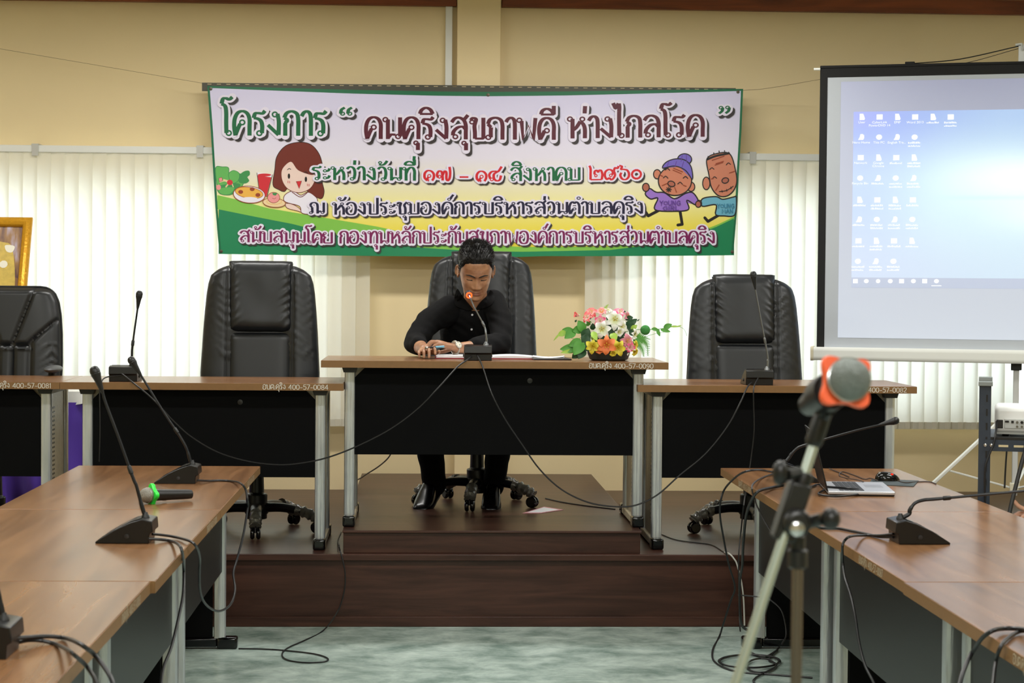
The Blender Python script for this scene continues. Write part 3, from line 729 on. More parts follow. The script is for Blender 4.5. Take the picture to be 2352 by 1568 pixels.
_p = atY(592, 760, 9.22); executive_chair('empty tall black leather chair between the far left chair and the man', (_p.x, 9.20, ZP1), radians(2), T=1.305, base_rot=-88)
_p = atY(1728, 780, 9.24); executive_chair('empty tall black leather chair beside the projection screen', (_p.x, 9.24, ZP1), radians(-2), T=1.262, tilt=9, base_rot=200-72*4, seedo=7)
_p = atZ(1092, 1170, ZP2); executive_chair('tall black leather chair the man is sitting in', (_p.x+.012, 9.45, ZP2), radians(-4), T=1.29, tilt=10, base_rot=-94, sc=0.985, seedo=13)
_p = atY(16, 760, 9.4); seamed_chair('lower black chair with slanted seams in front of the gold framed picture', (_p.x, 9.15, ZP1), 0, T=1.262)
# ================================================================== GOOSENECK MICROPHONES
M_mic = mat('mic_base_plastic', (17, 17, 18), 0.32)
M_mictop = mat('mic_top_panel', (40, 40, 42), 0.22)
M_neck = mat('gooseneck_metal', (32, 33, 35), 0.35, metal=0.4)
M_neckb = mat('gooseneck_bright', (120, 122, 124), 0.3, metal=0.8)
M_cap = mat('mic_capsule', (16, 16, 17), 0.4)
M_redring = emit_mat('red_light_ring', (255, 60, 20), 6.0)
M_led = mat('chrome_button', (190, 190, 190), 0.2, metal=0.9)
M_sbtn = mat('dull_side_button', (58, 58, 60), 0.3, metal=0.5)
GM = 'gooseneck delegate microphones on the desks'
def gooseneck(label, loc, rotz, neck, headlen=.085, r=.0042, hr=.0155, offx=.0, ring=False, bright=False, bw=.125, bl=.165):
    t = thing('gooseneck_microphone', label, 'microphone', loc, rotz, GM)
    k = bl/.175
    prof = [(-.088*k, .0), (.078*k, .0), (.080*k, .030), (.090*k, .034), (.087*k, .066), (.055*k, .072), (.02*k, .062), (-.03*k, .040), (-.07*k, .016), (-.088*k, .005)]
    b = MB(); b.prism(prof, bw, Matrix.Translation((-bw/2, 0, 0)) @ Matrix(((0, 0, 1, 0), (1, 0, 0, 0), (0, 1, 0, 0), (0, 0, 0, 1))))
    bs = b.build('base', M_mic, t, local=True, bevel=.004, smooth=30)
    b = MB(); hw = bw/2-.008
    b.add([(-hw, .050*k, .0735), (hw, .050*k, .0735), (hw, .02*k, .0645), (-hw, .02*k, .0645), (hw, -.06*k, .0245), (-hw, -.06*k, .0245)], [(0, 1, 2, 3), (3, 2, 4, 5)])
    b.build('top_panel', M_mictop, bs, local=True)
    for sg in (-1, 1):
        b = MB(); b.lathe([(0, 0), (.007, 0), (.007, .004), (0, .005)], (sg*bw/2, .01*k, .022), (sg, 0, 0), 12)
        b.build('side_button', M_sbtn, bs, local=True)
    w = world_of(t)
    foot = w @ Vector((offx, .058*k, .070))
    pts = [foot]+[Vector(p) for p in neck]
    path = catmull(pts, 8)
    # total length table
    L = [0.0]
    for a, c in zip(path, path[1:]): L.append(L[-1]+(c-a).length)
    tot = L[-1]
    cut = tot-headlen
    np_ = [p for p, l in zip(path, L) if l < cut]
    b = MB(); n = len(np_)
    b.tube(np_, [r*1.55 if l < tot*.10 else (r*1.25 if l < tot*.30 else r) for l in L[:n]], 8)
    nk = b.build('gooseneck', M_neckb if bright else M_neck, t)
    b = MB(); i3 = min(range(n), key=lambda i: abs(L[i]-tot*.30)); d = (np_[min(i3+1, n-1)]-np_[i3-1]).normalized()
    b.lathe([(r*1.3, -.012), (r*1.7, -.010), (r*1.7, .010), (r*1.1, .014)], np_[i3], d, 10)
    b.build('neck_collar', M_neckb if bright else M_cap, nk)
    b = MB(); b.lathe([(.013, 0), (.012, .006), (.008, .012), (.0062, .018)], foot+Vector((0, 0, -.002)), (0, 0, 1), 14)
    b.build('neck_socket', M_neckb if bright else M_cap, bs)
    d = (path[-1]-np_[-1]).normalized()
    b = MB(); hl = headlen
    b.lathe([(r, 0), (r*1.5, hl*.12), (hr*.72, hl*.52), (hr*.93, hl*.66), (hr, hl*.72), (hr*.94, hl*.735), (hr*.94, hl*.76), (hr, hl*.775), (hr*.97, hl*.86), (hr*.75, hl*.95), (hr*.35, hl*.995), (0, hl)], np_[-1], d, 18)
    b.build('capsule', M_cap, t)
    if ring:
        b = MB(); c = np_[-1]+d*.012; q = Vector((0, 0, 1)).rotation_difference(d)
        b.tube([c+q @ Vector((.0115*cos(2*pi*i/24), .0115*sin(2*pi*i/24), 0)) for i in range(24)], .0030, 8, closed=True)
        b.build('light_ring', M_redring, t)
    return t
HP = pi/2
def at_bottom(px, py, z): return atZ(px, py, z)
def pathY(pts, y0, y1=None):
    y1 = y0 if y1 is None else y1; n = len(pts)
    return [atY(p[0], p[1], y0+(y1-y0)*i/max(1, n-1)) for i, p in enumerate(pts)]
# left aisle row
c = atZ(404, 1111, .75)
gooseneck('gooseneck microphone at the far end of the left aisle desks, behind the green microphone', (c.x, c.y+.06, .75), -HP,
          pathY([(437, 1058), (428.6, 1030), (412, 1000), (375, 944.6), (318.8, 853.6), (295, 816)], c.y+.06))
c = atZ(284, 1248, .75)
gooseneck('gooseneck microphone in front of the green microphone, its neck leaning left', (c.x, c.y+.06, .75), -HP,
          pathY([(325.5, 1161), (313.4, 1116), (305.4, 1097), (273, 1006), (241, 920), (231.7, 883), (213, 839)], c.y+.06))
c = atZ(-62, 1508, .75)
gooseneck('microphone base mostly cut off by the left photo edge, near the bottom', (c.x, c.y+.03, .75), -HP,
          pathY([(-10, 1340), (-50, 1250), (-120, 1100)], c.y+.03))
# right aisle row
c = atZ(1838, 1108, .75)
gooseneck('gooseneck microphone beside the laptop, its neck bent far to the right', (c.x, c.y+.05, .75), HP,
          pathY([(1813, 1050), (1817.7, 1042.5), (1830.5, 1029.7), (1843, 1024), (1888, 1010.5), (1968, 988), (2041.8, 970.5), (2067, 963)], c.y+.05))
c = atZ(2118, 1249, .75)
gooseneck('gooseneck microphone on the violet lit right desk, its neck leaving the photo', (c.x, c.y+.05, .75), HP,
          pathY([(2088, 1180), (2090, 1170.5), (2102.6, 1154.5), (2125, 1147.5), (2157, 1145), (2352, 1127), (2450, 1118)], c.y+.05))
c = atZ(2440, 1500, .75)
gooseneck('microphone just outside the bottom right corner, only its cables in view', (c.x+.05, c.y+.02, .75), HP,
          pathY([(2475, 1360), (2510, 1260), (2570, 1110)], c.y+.02))
R3 = c
# end desks: seen from behind
ZTC = ZP2+.75
def end_mic(label, px, py, z, neck, offpx, Yh, **k):
    c = atY(px, py, Yh); c.z = z
    o = gooseneck(label, (c.x, c.y+.080, z), pi, neck(c.y+.025), offx=-offpx, **k)
    return c
cB = end_mic('gooseneck microphone on the desk numbered 0084, its neck upright', 282, 872, ZT1, lambda y: pathY([(303, 815), (305, 788), (318.7, 689), (321.6, 662)], y), .036, YD+.06)
cC = end_mic('gooseneck microphone with a glowing red ring in front of the man', 1098, 826, ZTC,
             lambda y: [atY(1117.5, 780, y), atY(1116, 766, y), atY(1112, 748, y+.01), atY(1090, 706, y+.03), atY(1078, 679, y+.07), atY(1075, 672, y+.15)], .036, 8.5212+.065, ring=True, bright=True, headlen=.075, r=.0033)
cR = end_mic('gooseneck microphone standing in front of the chair by the screen', 1745, 880, ZT1, lambda y: pathY([(1763, 830), (1762.7, 816.6), (1758, 788), (1746, 725), (1734, 658), (1729, 621)], y), .036, YD+.07, bright=True, r=.0034)

# ================================================================== CABLES
M_cable = mat('black_cable', (22, 22, 24), 0.42)
M_cableg = mat('grey_cable', (70, 70, 72), 0.4)
M_cablew = mat('white_cable', (205, 203, 196), 0.5)
def cable(label, pts, r=.0035, m=None, n=5, cat='cable', name='cable'):
    """pts: world points"""
    path = catmull(pts, n)
    b = MB(); o = path[0]; b.tube(path, r, 7)
    t = b.build(name, m or M_cable, None)
    return props(t, label, cat)
def run(pts, y0, y1):
    return pathY(pts, y0, y1)
ye = YD-.012
cable('long black cable sagging from the 0084 desk microphone to the middle microphone',
      [atY(279, 858, cB.y-.01), atY(290, 866, cB.y-.03), atY(310, 882, ye-.01)]+run([(342, 908), (372, 938), (400, 968), (440, 1003), (500, 1038), (570, 1059), (640, 1067), (700, 1062), (760, 1048), (830, 1020), (900, 983), (960, 938), (1010, 887)], ye-.03, 8.46)+[atY(1050, 843, 8.49), atY(1072, 827, 8.51), atY(1083, 819, cC.y-.005)], .0036)
cable('long black cable sagging from the middle microphone to the microphone by the screen',
      [atY(1096, 816, cC.y-.004), atY(1101, 825, 8.51), atY(1110, 846, 8.49)]+run([(1130, 905), (1160, 962), (1200, 1022), (1240, 1078), (1290, 1124), (1350, 1153), (1410, 1163), (1460, 1160), (1510, 1136), (1560, 1092), (1620, 1042), (1670, 980), (1700, 925)], 8.44, ye-.05)+[atY(1716, 890, ye-.01), atY(1727, 878, cR.y-.01)], .0036)
cable('thin cable hanging straight down in front of the desk by the screen',
      [atY(1742, 866, cR.y), atY(1738, 874, cR.y-.015), atY(1731, 892, ye-.01), atY(1731, 930, ye-.012), atY(1732, 990, ye-.012), atY(1724, 1060, ye-.012), atY(1716, 1110, ye-.05), atY(1708, 1160, ye-.2), atY(1702, 1220, 8.42), atY(1697, 1270, 8.395), atY(1697, 1340, 8.39), atZ(1700, 1446, .004), atZ(1712, 1475, .004)], .0032)
xo = XLI+.012
cable('black cable looping down below the left desks between two microphones',
      [atZ(453, 1103, .768), atZ(480, 1104, .757), atZ(505, 1103, .755), atZ(535, 1105, .755)]+[atX(553, 1110, xo-.008), atX(564, 1124, xo+.01), atX(569, 1150, xo+.02)]+run([(569, 1165), (559, 1228), (545, 1282), (536, 1316), (540, 1350), (535, 1377), (522, 1395), (502, 1403), (481, 1395), (466, 1377), (458.6, 1350), (458, 1309), (459, 1282)], 7.2, 5.95)+[atX(453, 1259, xo+.012), atX(438, 1243, xo-.004), atZ(404, 1233, .757), atZ(372, 1228, .768), atZ(350, 1226, .775)], .0042)
cable('black cable running from the leaning microphone down beside the left desk legs',
      [atZ(340, 1237, .765), atZ(375, 1239, .757), atZ(395, 1243, .757), atX(410, 1250, xo-.006), atX(418, 1266, xo+.012)]+run([(422, 1303), (421, 1360), (412, 1410), (394, 1484), (377, 1528), (370, 1568), (366, 1640)], 5.6, 5.1), .0045)
cable('upper thick cable of the cut off microphone in the bottom left corner',
      [atZ(8, 1467, .782), atZ(67, 1463, .770), atZ(111, 1461, .765), atZ(150, 1465, .757), atX(178, 1475, xo-.01), atX(200, 1489, xo+.015)]+run([(215, 1501), (242, 1535), (259, 1568), (275, 1640)], 3.9, 3.75), .0048)
cable('lower thick cable of the cut off microphone in the bottom left corner',
      [atZ(2, 1485, .762), atZ(34, 1477, .762), atZ(67, 1470, .762), atZ(103, 1472, .757), atZ(135, 1482, .757), atX(158, 1494, xo-.01), atX(172, 1505, xo+.012)]+run([(199, 1530), (222, 1568), (240, 1640)], 3.75, 3.6), .0044)
yp = Y1-.012
cable('thin black cable coiled on the floor below the platform, climbing to the desk leg',
      [atZ(548, 1489, .004), atZ(600, 1490, .004), atZ(650, 1493, .004), atZ(720, 1501, .004), atZ(752, 1511, .004), atZ(745, 1519, .004), atZ(700, 1521, .004), atZ(660, 1515, .004), atZ(648, 1503, .004), atZ(660, 1488, .004), atZ(700, 1470, .004), atZ(742, 1448, .005)]+run([(775, 1405), (790, 1360), (793, 1320), (787, 1285), (781, 1264), (778, 1250)], yp-.02, yp+.02)+[atZ(776, 1240, ZP1+.004), atZ(783, 1222, ZP1+.004)], .0032)
xi = XRI-.012
cable('cable dropping from the violet lit desk microphone past the right desk legs',
      [atZ(2052, 1226, .775), atZ(2023, 1229, .762), atZ(1984, 1229, .757), atX(1955, 1231, xi+.008), atX(1941, 1240, xi-.01), atX(1935, 1256, xi-.02)]+run([(1936, 1291), (1941, 1327), (1954, 1367), (1964, 1413), (1974, 1478), (1987, 1527), (2007, 1567), (2030, 1620)], 5.6, 5.2), .0042)
cable('short cable lying across the right desk from the violet lit microphone toward the stand',
      [atZ(2052, 1233, .765), atZ(2020, 1232, .756), atZ(1987, 1225, .755), atZ(1957, 1219, .755), atZ(1925, 1213, .755), atZ(1888, 1212, .755), atZ(1872, 1204, .755)], .0045)
cable('left thick cable of the microphone outside the bottom right corner',
      [atZ(2372, 1447, .77), atZ(2335, 1443, .762), atZ(2305, 1443, .76), atX(2280, 1448, xi+.004), atX(2255, 1466, xi-.012)]+run([(2232, 1500), (2217, 1530), (2205, 1568), (2195, 1640)], 4.2, 4.0), .0052)
cable('right thick cable of the microphone outside the bottom right corner',
      [atZ(2372, 1449, .76), atZ(2345, 1449, .757), atZ(2325, 1458, .757), atX(2306, 1474, xi+.004), atX(2295, 1492, xi-.012)]+run([(2287, 1520), (2281, 1568), (2275, 1640)], 4.05, 3.9), .0045)
# bundle at the far corner of the right desks
cable('black cable arching off the laptop desk corner to the floor pile',
      [atZ(1800, 1086, .775), atZ(1770, 1083, .765), atX(1737, 1079, xi+.0), atX(1700, 1088, xi-.06)]+run([(1667, 1119), (1655, 1151), (1654, 1186), (1661, 1230), (1673, 1292), (1688, 1347), (1678, 1380), (1662, 1430)], 7.75, 8.15)+[atZ(1652, 1462, .004), atZ(1637, 1492, .004), atZ(1642, 1520, .004), atZ(1688, 1541, .004), atZ(1777, 1549, .004), atZ(1866, 1556, .004)], .0042)
cable('silvery cable bent over the corner of the laptop desk', [atZ(1800, 1082, .77), atZ(1775, 1088, .758), atZ(1748, 1098, .755), atX(1729, 1112, xi-.006), atX(1728, 1128, xi-.012)]+run([(1733, 1143), (1738, 1160), (1757, 1198), (1776, 1228)], 7.4, 7.1), .0032, M_cableg)
cable('thick braided cable hanging from the laptop desk corner into a loop on the floor',
      [atZ(1800, 1114, .762), atZ(1775, 1119, .758), atX(1746, 1126, xi-.004), atX(1730, 1141, xi-.02)]+run([(1714, 1183), (1707, 1251), (1705, 1298), (1699, 1340), (1703, 1432)], 7.4, 8.0)+[atZ(1728, 1453, .006), atZ(1711, 1478, .006), atZ(1724, 1498, .006), atZ(1757, 1508, .006), atZ(1785, 1494, .006)], .0058, mat('braided_cable', (26, 25, 24), 0.5, noise_amt=0.9, noise_scale=160))
cable('thin cable tied around the hanging bundle at the laptop desk', run([(1695, 1366), (1754, 1372), (1777, 1383), (1797, 1406), (1806, 1455), (1795, 1480)], 7.9, 7.6), .003)
cable('white cable hanging over the platform front beside the black bundle', [atZ(1664, 1268, ZP1+.004), atY(1676, 1272, Y1-.006)]+run([(1686, 1283), (1693, 1296), (1703, 1337), (1708, 1380), (1710, 1436)], Y1-.012, Y1-.014), .0035, M_cablew)
cable('thin black cable lying on the platform under the chair by the screen', [atZ(1520, 1227, ZP1+.003), atZ(1552, 1239, ZP1+.003), atZ(1591, 1245, ZP1+.003), atZ(1635, 1251, ZP1+.003), atZ(1664, 1268, ZP1+.003)], .0025)
def coil(cx, cy, rx, ry, turns, ph=0):
    return [atZ(cx+rx*cos(ph+2*pi*k/10)*(1-.04*k/10), cy+ry*sin(ph+2*pi*k/10), .005+.004*(k/10)) for k in range(int(turns*10)+1)]
cable('flat coil of black cable on the floor beside the microphone stand', coil(1722, 1518, 72, 15, 1.9, 2.6), .004)
cable('small loop of cable on the floor at the foot of the right desk', [atZ(1790, 1486, .01)]+coil(1748, 1528, 34, 16, 1.2, -1.0)+[atZ(1730, 1562, .004), atZ(1765, 1585, .004)], .004)
cable('thin cable slanting behind the left leg of the middle desk', run([(905, 1012), (896, 1045), (872, 1069), (841, 1089), (824, 1100)], 8.66, 10.2)+[atZ(806, 1106, ZP2+.004)], .0035)
cable('thin cable lying on the raised step behind the right desk leg', [atZ(1253, 1144, ZP2+.003), atZ(1294, 1153, ZP2+.003), atZ(1346, 1161, ZP2+.003), atZ(1413, 1169, ZP2+.003)], .003)
cable('thin cable dropping behind the head of the leaning microphone, in front of the 0084 desk', [atY(279, 862, cB.y), atY(255, 864, cB.y-.005), atY(240, 868, cB.y-.02), atY(233, 878, ye-.006), atY(229, 900, ye-.008), atY(230, 980, ye-.008), atY(228, 1060, ye-.008)], .003)
# ================================================================== BANNER
def pm(name, rgb, rough=0.38): return mat('print_'+name, rgb, rough, spec=0.4)
YBN = 10.85
def bwave(px, py):
    u = (px-480)/1220; v = (py-200)/385
    w = .007*sin(7.3*u+2.6*v)*(.3+.7*v) + .006*sin(4*u-5*v+1) + .012*v*sin(19*u+.6)*max(0, v-.55)
    w += .016*(1-v)**3*sin(pi*u)
    return w
def bp(px, py, layer=0): return atY(px, py, YBN-bwave(px, py)-.00022*layer)
TOPL = [(476, 197), (620, 201), (800, 206), (1000, 210), (1120, 211), (1300, 210), (1500, 207), (1707, 204)]
BOTL = [(503, 583), (700, 586), (900, 588), (1060, 590), (1130, 592), (1250, 588), (1400, 588), (1600, 587), (1684, 586)]
LEFT = [(197, 476), (300, 484), (400, 490), (480, 495), (540, 500), (583, 504)]
RIGHT = [(204, 1707), (300, 1703), (380, 1698), (480, 1693), (586, 1684)]
YLG = [(470, 441), (547, 459), (616, 478), (699, 492), (782, 506), (865, 520), (960, 540), (1080, 560), (1200, 567), (1400, 566), (1550, 549), (1605, 532), (1647, 516), (1710, 486)]
YDG = [(470, 474), (588, 498), (671, 514), (762, 537), (860, 556), (960, 568), (1080, 576), (1200, 578), (1400, 574), (1550, 556), (1605, 537), (1647, 520), (1710, 490)]
def buv(u, v):
    py0 = interp(TOPL, 476+u*1231); py1 = interp(BOTL, 503+u*1181)
    py = py0+(py1-py0)*v
    xl, xr = interp(LEFT, py), interp(RIGHT, py)
    return xl+(xr-xl)*u, py
t = thing('banner', 'wide vinyl banner with coloured writing and cartoon people hung on the back wall', 'banner', atY(1095, 590, YBN))
banner = t
b = MB(); b.grid(lambda u, v: bp(*buv(u, v)), 150, 48)
# printed background: lavender fading to yellow, stored as the print's own colours
M_sheet = bpy.data.materials.new('print_background'); M_sheet.use_nodes = True
_nt = M_sheet.node_tree; _b = _nt.nodes['Principled BSDF']; _b.inputs['Roughness'].default_value = .38
_a = _nt.nodes.new('ShaderNodeAttribute'); _a.attribute_name = 'print'; _nt.links.new(_a.outputs['Color'], _b.inputs['Base Color'])
sheet = b.build('sheet', M_sheet, t, smooth=180)
def bgcol(u, v):
    tab = [(0, (210, 206, 238)), (.40, (224, 219, 234)), (.55, (230, 224, 200)), (.70, (236, 228, 150)), (.85, (232, 214, 70)), (1, (226, 206, 50))]
    for (a, ca), (c, cc) in zip(tab, tab[1:]):
        if v <= c: k = (v-a)/(c-a); return lin([x+(y-x)*k for x, y in zip(ca, cc)])
    return lin(tab[-1][1])
ca = sheet.data.color_attributes.new('print', 'FLOAT_COLOR', 'POINT')
for j in range(49):
    for i in range(151): ca.data[j*151+i].color = (*bgcol(i/150, j/48), 1)
# green hem and the green swoosh along the bottom
M_dg = pm('dark_green', (16, 128, 82)); M_lg = pm('light_green', (126, 190, 74)); M_hem = pm('hem_green', (10, 104, 66))
b = MB()
def strip(f0, f1, layer, x0, x1, n):
    for i in range(n):
        a, c = x0+(x1-x0)*i/n, x0+(x1-x0)*(i+1)/n
        ya0, ya1, yc0, yc1 = f0(a), f1(a), f0(c), f1(c)
        k = 6
        for q in range(k):
            b.flat([bp(a, ya0+(ya1-ya0)*q/k, layer), bp(c, yc0+(yc1-yc0)*q/k, layer), bp(c, yc0+(yc1-yc0)*(q+1)/k, layer), bp(a, ya0+(ya1-ya0)*(q+1)/k, layer)])
fb = lambda x: interp(BOTL, x)
lx = lambda x, y: x
b.m = 0; strip(lambda x: interp(YLG, x), lambda x: interp(YDG, x), 1, 499, 1690, 120)
b.m = 1; strip(lambda x: interp(YDG, x), fb, 1, 502, 1686, 120)
b.m = 2
for i in range(60):          # hem: top and both sides
    u0, u1 = i/60, (i+1)/60
    def hem(a, c): b.flat([bp(*p, 2) for p in (a[0], a[1], c[1], c[0])])
    th = lambda u: (.012+.014*sin(pi*u)**1.0)
    hem((buv(u0, 0), buv(u0, th(u0))), (buv(u1, 0), buv(u1, th(u1))))
    v0, v1 = i/60, (i+1)/60
    hem((buv(0, v0), buv(.0042, v0)), (buv(0, v1), buv(.0042, v1)))
    hem((buv(1-.004, v0), buv(1, v0)), (buv(1-.004, v1), buv(1, v1)))
b.build('printed_border', [M_lg, M_dg, M_hem], t, smooth=0)
# writing
M_w = pm('outline_white', (226, 220, 238)); M_sh = pm('drop_shade_grey', (52, 46, 48)); M_g = pm('letter_green', (10, 98, 58)); M_mar = pm('letter_maroon', (84, 18, 40)); M_red = pm('letter_red', (206, 30, 44)); M_navy = pm('letter_navy', (26, 22, 56)); M_pur = pm('letter_plum', (120, 22, 84))
LINES = [
 ('title_line', [('โครงการ', 510, 748, 311, 312, 56, 0, .165), ('“', 778, 811, 322, 322, 50, 0, .13), ('คนคุริงสุขภาพดี', 838, 1272, 319, 321, 50, 1, .165), ('ห่างไกลโรค', 1304, 1614, 318, 314, 50, 1, .165), ('”', 1648, 1678, 310, 309, 44, 0, .13)], (M_g, M_mar)),
 ('date_line', [('ระหว่างวันที่', 716, 952, 413, 415, 31, 0, .165), ('๑๗', 973, 1034, 415, 416, 33, 1, .165), ('-', 1050, 1078, 418, 418, 32, 1, .2), ('๑๘', 1093, 1153, 417, 416, 33, 1, .165), ('สิงหาคม', 1171, 1331, 416, 415, 31, 0, .165), ('๒๕๖๐', 1353, 1473, 414, 412, 33, 1, .165)], (M_g, M_red)),
 ('place_line', [('ณ', 710, 744, 491, 491, 26, 0, .165), ('ห้องประชุมองค์การบริหารส่วนตำบลคุริง', 764, 1476, 493, 491, 28, 0, .165)], (M_navy,)),
 ('support_line', [('สนับสนุนโดย', 550, 762, 556, 559, 26, 0, .165), ('กองทุนหลักประกันสุขภาพองค์การบริหารส่วนตำบลคุริง', 779, 1641, 559, 559, 28, 0, .165)], (M_pur,)),
]
for name, words_, fills in LINES:
    b = MB()
    for (tx, x0, x1, y0, y1, h, fi, w) in words_:
        st, wd = layout(tx); wd = max(wd-.1, .3); asp = (x1-x0)/wd/h
        def pl(layer, ox=0, oy=0):
            cnt = [0]
            def put(poly):
                cnt[0] = (cnt[0]+1) % 9
                b.flat([bp(x0+p[0]*(x1-x0)/wd+ox, (y0+(y1-y0)*p[0]/wd)-p[1]*h+oy, layer+.13*cnt[0]) for p in poly])
            return put
        gr = .085 if h > 40 else .115; off = 6.0 if h > 40 else 4.0; cn = .42
        b.m = 0; ribbons(st, w, pl(26, off, off), gr-.02, cn)
        b.m = 1; ribbons(st, w, pl(27.6), gr, cn)
        b.m = 2+fi; ribbons(st, w, pl(29), 0.0, cn)
    b.build(name, [M_sh, M_w]+list(fills), t, smooth=0)
# printed cartoons
GL.update({'Y': (.8, ['l', (.05, 1), (.36, .5), (.36, 0)], ['l', (.67, 1), (.36, .5)]), 'O': (.9, ['o', .42, .5, .36]), 'U': (.82, ['p', (.08, 1), (.08, .3), (.36, 0), (.64, .3), (.64, 1)]),
 'N': (.82, ['l', (.08, 0), (.08, 1), (.62, 0), (.62, 1)]), 'G': (.9, ['p', (.72, .85), (.42, 1), (.08, .5), (.42, 0), (.74, .2)], ['l', (.74, .2), (.74, .45), (.5, .45)]), 'I': (.36, ['l', (.14, 0), (.14, 1)]),
 'R': (.8, ['l', (.1, 0), (.1, 1)], ['p', (.1, .98), (.56, .95), (.56, .55), (.1, .5)], ['l', (.3, .5), (.62, 0)]), 'L': (.7, ['l', (.1, 1), (.1, 0), (.56, 0)]),
 'M': (.95, ['l', (.08, 0), (.1, 1), (.42, .3), (.74, 1), (.76, 0)]), 'A': (.85, ['l', (.04, 0), (.38, 1), (.72, 0)], ['l', (.16, .35), (.6, .35)])})
PAL = {'black': (26, 20, 22), 'hair': (110, 38, 26), 'skin': (232, 206, 196), 'white': (232, 228, 240), 'red': (204, 40, 52), 'green': (96, 176, 88), 'green2': (58, 142, 78), 'yolk': (232, 176, 72), 'brown': (150, 62, 32), 'pink': (232, 150, 150), 'beige': (232, 206, 160), 'tan': (200, 124, 96), 'purple': (150, 112, 198), 'violet': (112, 96, 188), 'teal': (104, 172, 196), 'dkpurple': (98, 60, 150), 'dkteal': (52, 128, 160), 'tan2': (170, 96, 76)}
PK = list(PAL); PMATS = [pm('art_'+k, v) for k, v in PAL.items()]
def art(name, ox, oy, draw):
    b = MB(); S = 650/2352; lay = [3.0]
    P = lambda x, y: bp(ox+x*S, oy+y*S, lay[0])
    def fill(c, pts, ol=None, w=7, sm=True):
        lay[0] += 1.0; b.m = PK.index(c)
        q = [(p.x, p.y) for p in catmull([(x, y, 0) for x, y in pts], 5, True)] if sm else pts
        cx = sum(p[0] for p in q)/len(q); cy = sum(p[1] for p in q)/len(q)
        for i in range(len(q)): b.flat([P(cx, cy), P(*q[i]), P(*q[(i+1) % len(q)])])
        if ol:
            lay[0] += .7; b.m = PK.index(ol); ribbons([(q, True, 1.0)], w, lambda poly: b.flat([P(*p) for p in poly]))
    def ell(c, cx, cy, rx, ry, ol=None, w=7, rot=0):
        cr, sr = cos(rot), sin(rot)
        fill(c, [(cx+rx*cos(a)*cr-ry*sin(a)*sr, cy+rx*cos(a)*sr+ry*sin(a)*cr) for a in [2*pi*k/16 for k in range(16)]], ol, w)
    def line(c, pts, w=7, sm=True):
        lay[0] += .7; b.m = PK.index(c); q = [(p.x, p.y) for p in catmull([(x, y, 0) for x, y in pts], 5)] if sm else pts
        ribbons([(q, False, 1.0)], w, lambda poly: b.flat([P(*p) for p in poly]))
    def word(c, tx, x0, x1, y, h, w=.16):
        lay[0] += .7; b.m = PK.index(c); st, wd = layout(tx)
        ribbons(st, w, lambda poly: b.flat([P(x0+p[0]*(x1-x0)/wd, y-p[1]*h) for p in poly]))
    draw(fill, ell, line, word)
    return b.build(name, PMATS, banner, smooth=0)
def girl(fill, ell, line, word):
    fill('hair', [(860, 530), (960, 552), (1030, 640), (1056, 760), (1048, 850), (1066, 940), (1040, 1000), (960, 960), (860, 900), (770, 910), (735, 940), (690, 925), (640, 885), (655, 760), (672, 650), (745, 560)], 'black', 5)
    fill('white', [(748, 960), (810, 935), (870, 970), (930, 945), (985, 975), (1010, 1020), (960, 1120), (880, 1118), (860, 1062), (752, 1030), (728, 1000)], 'hair', 6)
    fill('skin', [(790, 690), (850, 760), (950, 798), (990, 800), (985, 860), (945, 918), (870, 948), (800, 938), (745, 900), (712, 830), (718, 750)], 'hair', 5)
    fill('skin', [(745, 1040), (800, 1045), (860, 1080), (872, 1108), (840, 1100), (760, 1078)], 'hair', 5)
    line('hair', [(800, 945), (870, 985), (930, 945)], 6)
    ell('black', 773, 812, 10, 22); ell('black', 914, 838, 10, 22)
    line('black', [(760, 760), (775, 748), (788, 756)], 5); line('black', [(900, 782), (915, 776), (930, 788)], 5)
    fill('red', [(834, 856), (878, 852), (858, 916)], 'hair', 5, False)
    for x, y in ((765, 860), (780, 862), (926, 884), (940, 886)): line('red', [(x, y-8), (x, y+8)], 4, False)
def food(fill, ell, line, word):
    fill('green', [(165, 740), (220, 735), (270, 742), (280, 800), (360, 790), (400, 830), (380, 900), (310, 940), (250, 960), (190, 930), (170, 850)], 'green2', 6)
    fill('green2', [(360, 810), (400, 775), (440, 770), (445, 800), (425, 820), (440, 850), (410, 870), (360, 860)], 'green2', 5)
    fill('green', [(270, 800), (310, 765), (360, 790), (350, 850), (300, 870)], 'green2', 5)
    fill('green2', [(175, 900), (250, 880), (330, 870), (370, 890), (300, 965), (200, 960)], None)
    fill('green', [(190, 920), (260, 905), (320, 910), (280, 960), (210, 958)], None)
    line('beige', [(200, 860), (240, 850), (270, 870), (250, 900)], 12); line('beige', [(230, 840), (290, 860), (310, 900)], 8)
    ell('red', 282, 864, 24, 22); ell('pink', 188, 905, 20, 22); fill('pink', [(190, 830), (215, 822), (222, 850), (195, 858)], 'brown', 4, False)
    fill('red', [(512, 800), (628, 815), (585, 985), (530, 940)], None, 5, False)
    fill('white', [(508, 780), (635, 796), (632, 822), (510, 806)], None, 5, False); ell('red', 570, 802, 56, 12)
    line('black', [(508, 785), (525, 930)], 4, False); line('black', [(635, 800), (590, 985)], 4, False)
    ell('white', 443, 965, 132, 70, 'brown', 6, .08); ell('yolk', 442, 950, 116, 46, 'brown', 4, .15)
    ell('white', 445, 1003, 70, 18)
    for x, y in ((372, 943), (468, 920), (515, 968)): ell('brown', x, y, 20, 16)
    ell('beige', 650, 1032, 94, 38, 'brown', 5, .08); ell('beige', 650, 1024, 62, 22, 'yolk', 3); ell('pink', 646, 990, 50, 44, 'brown', 4)
    fill('green2', [(635, 950), (678, 952), (662, 974), (640, 968)], None, 4, False)
    line('brown', [(635, 995), (652, 1000), (665, 992)], 3)
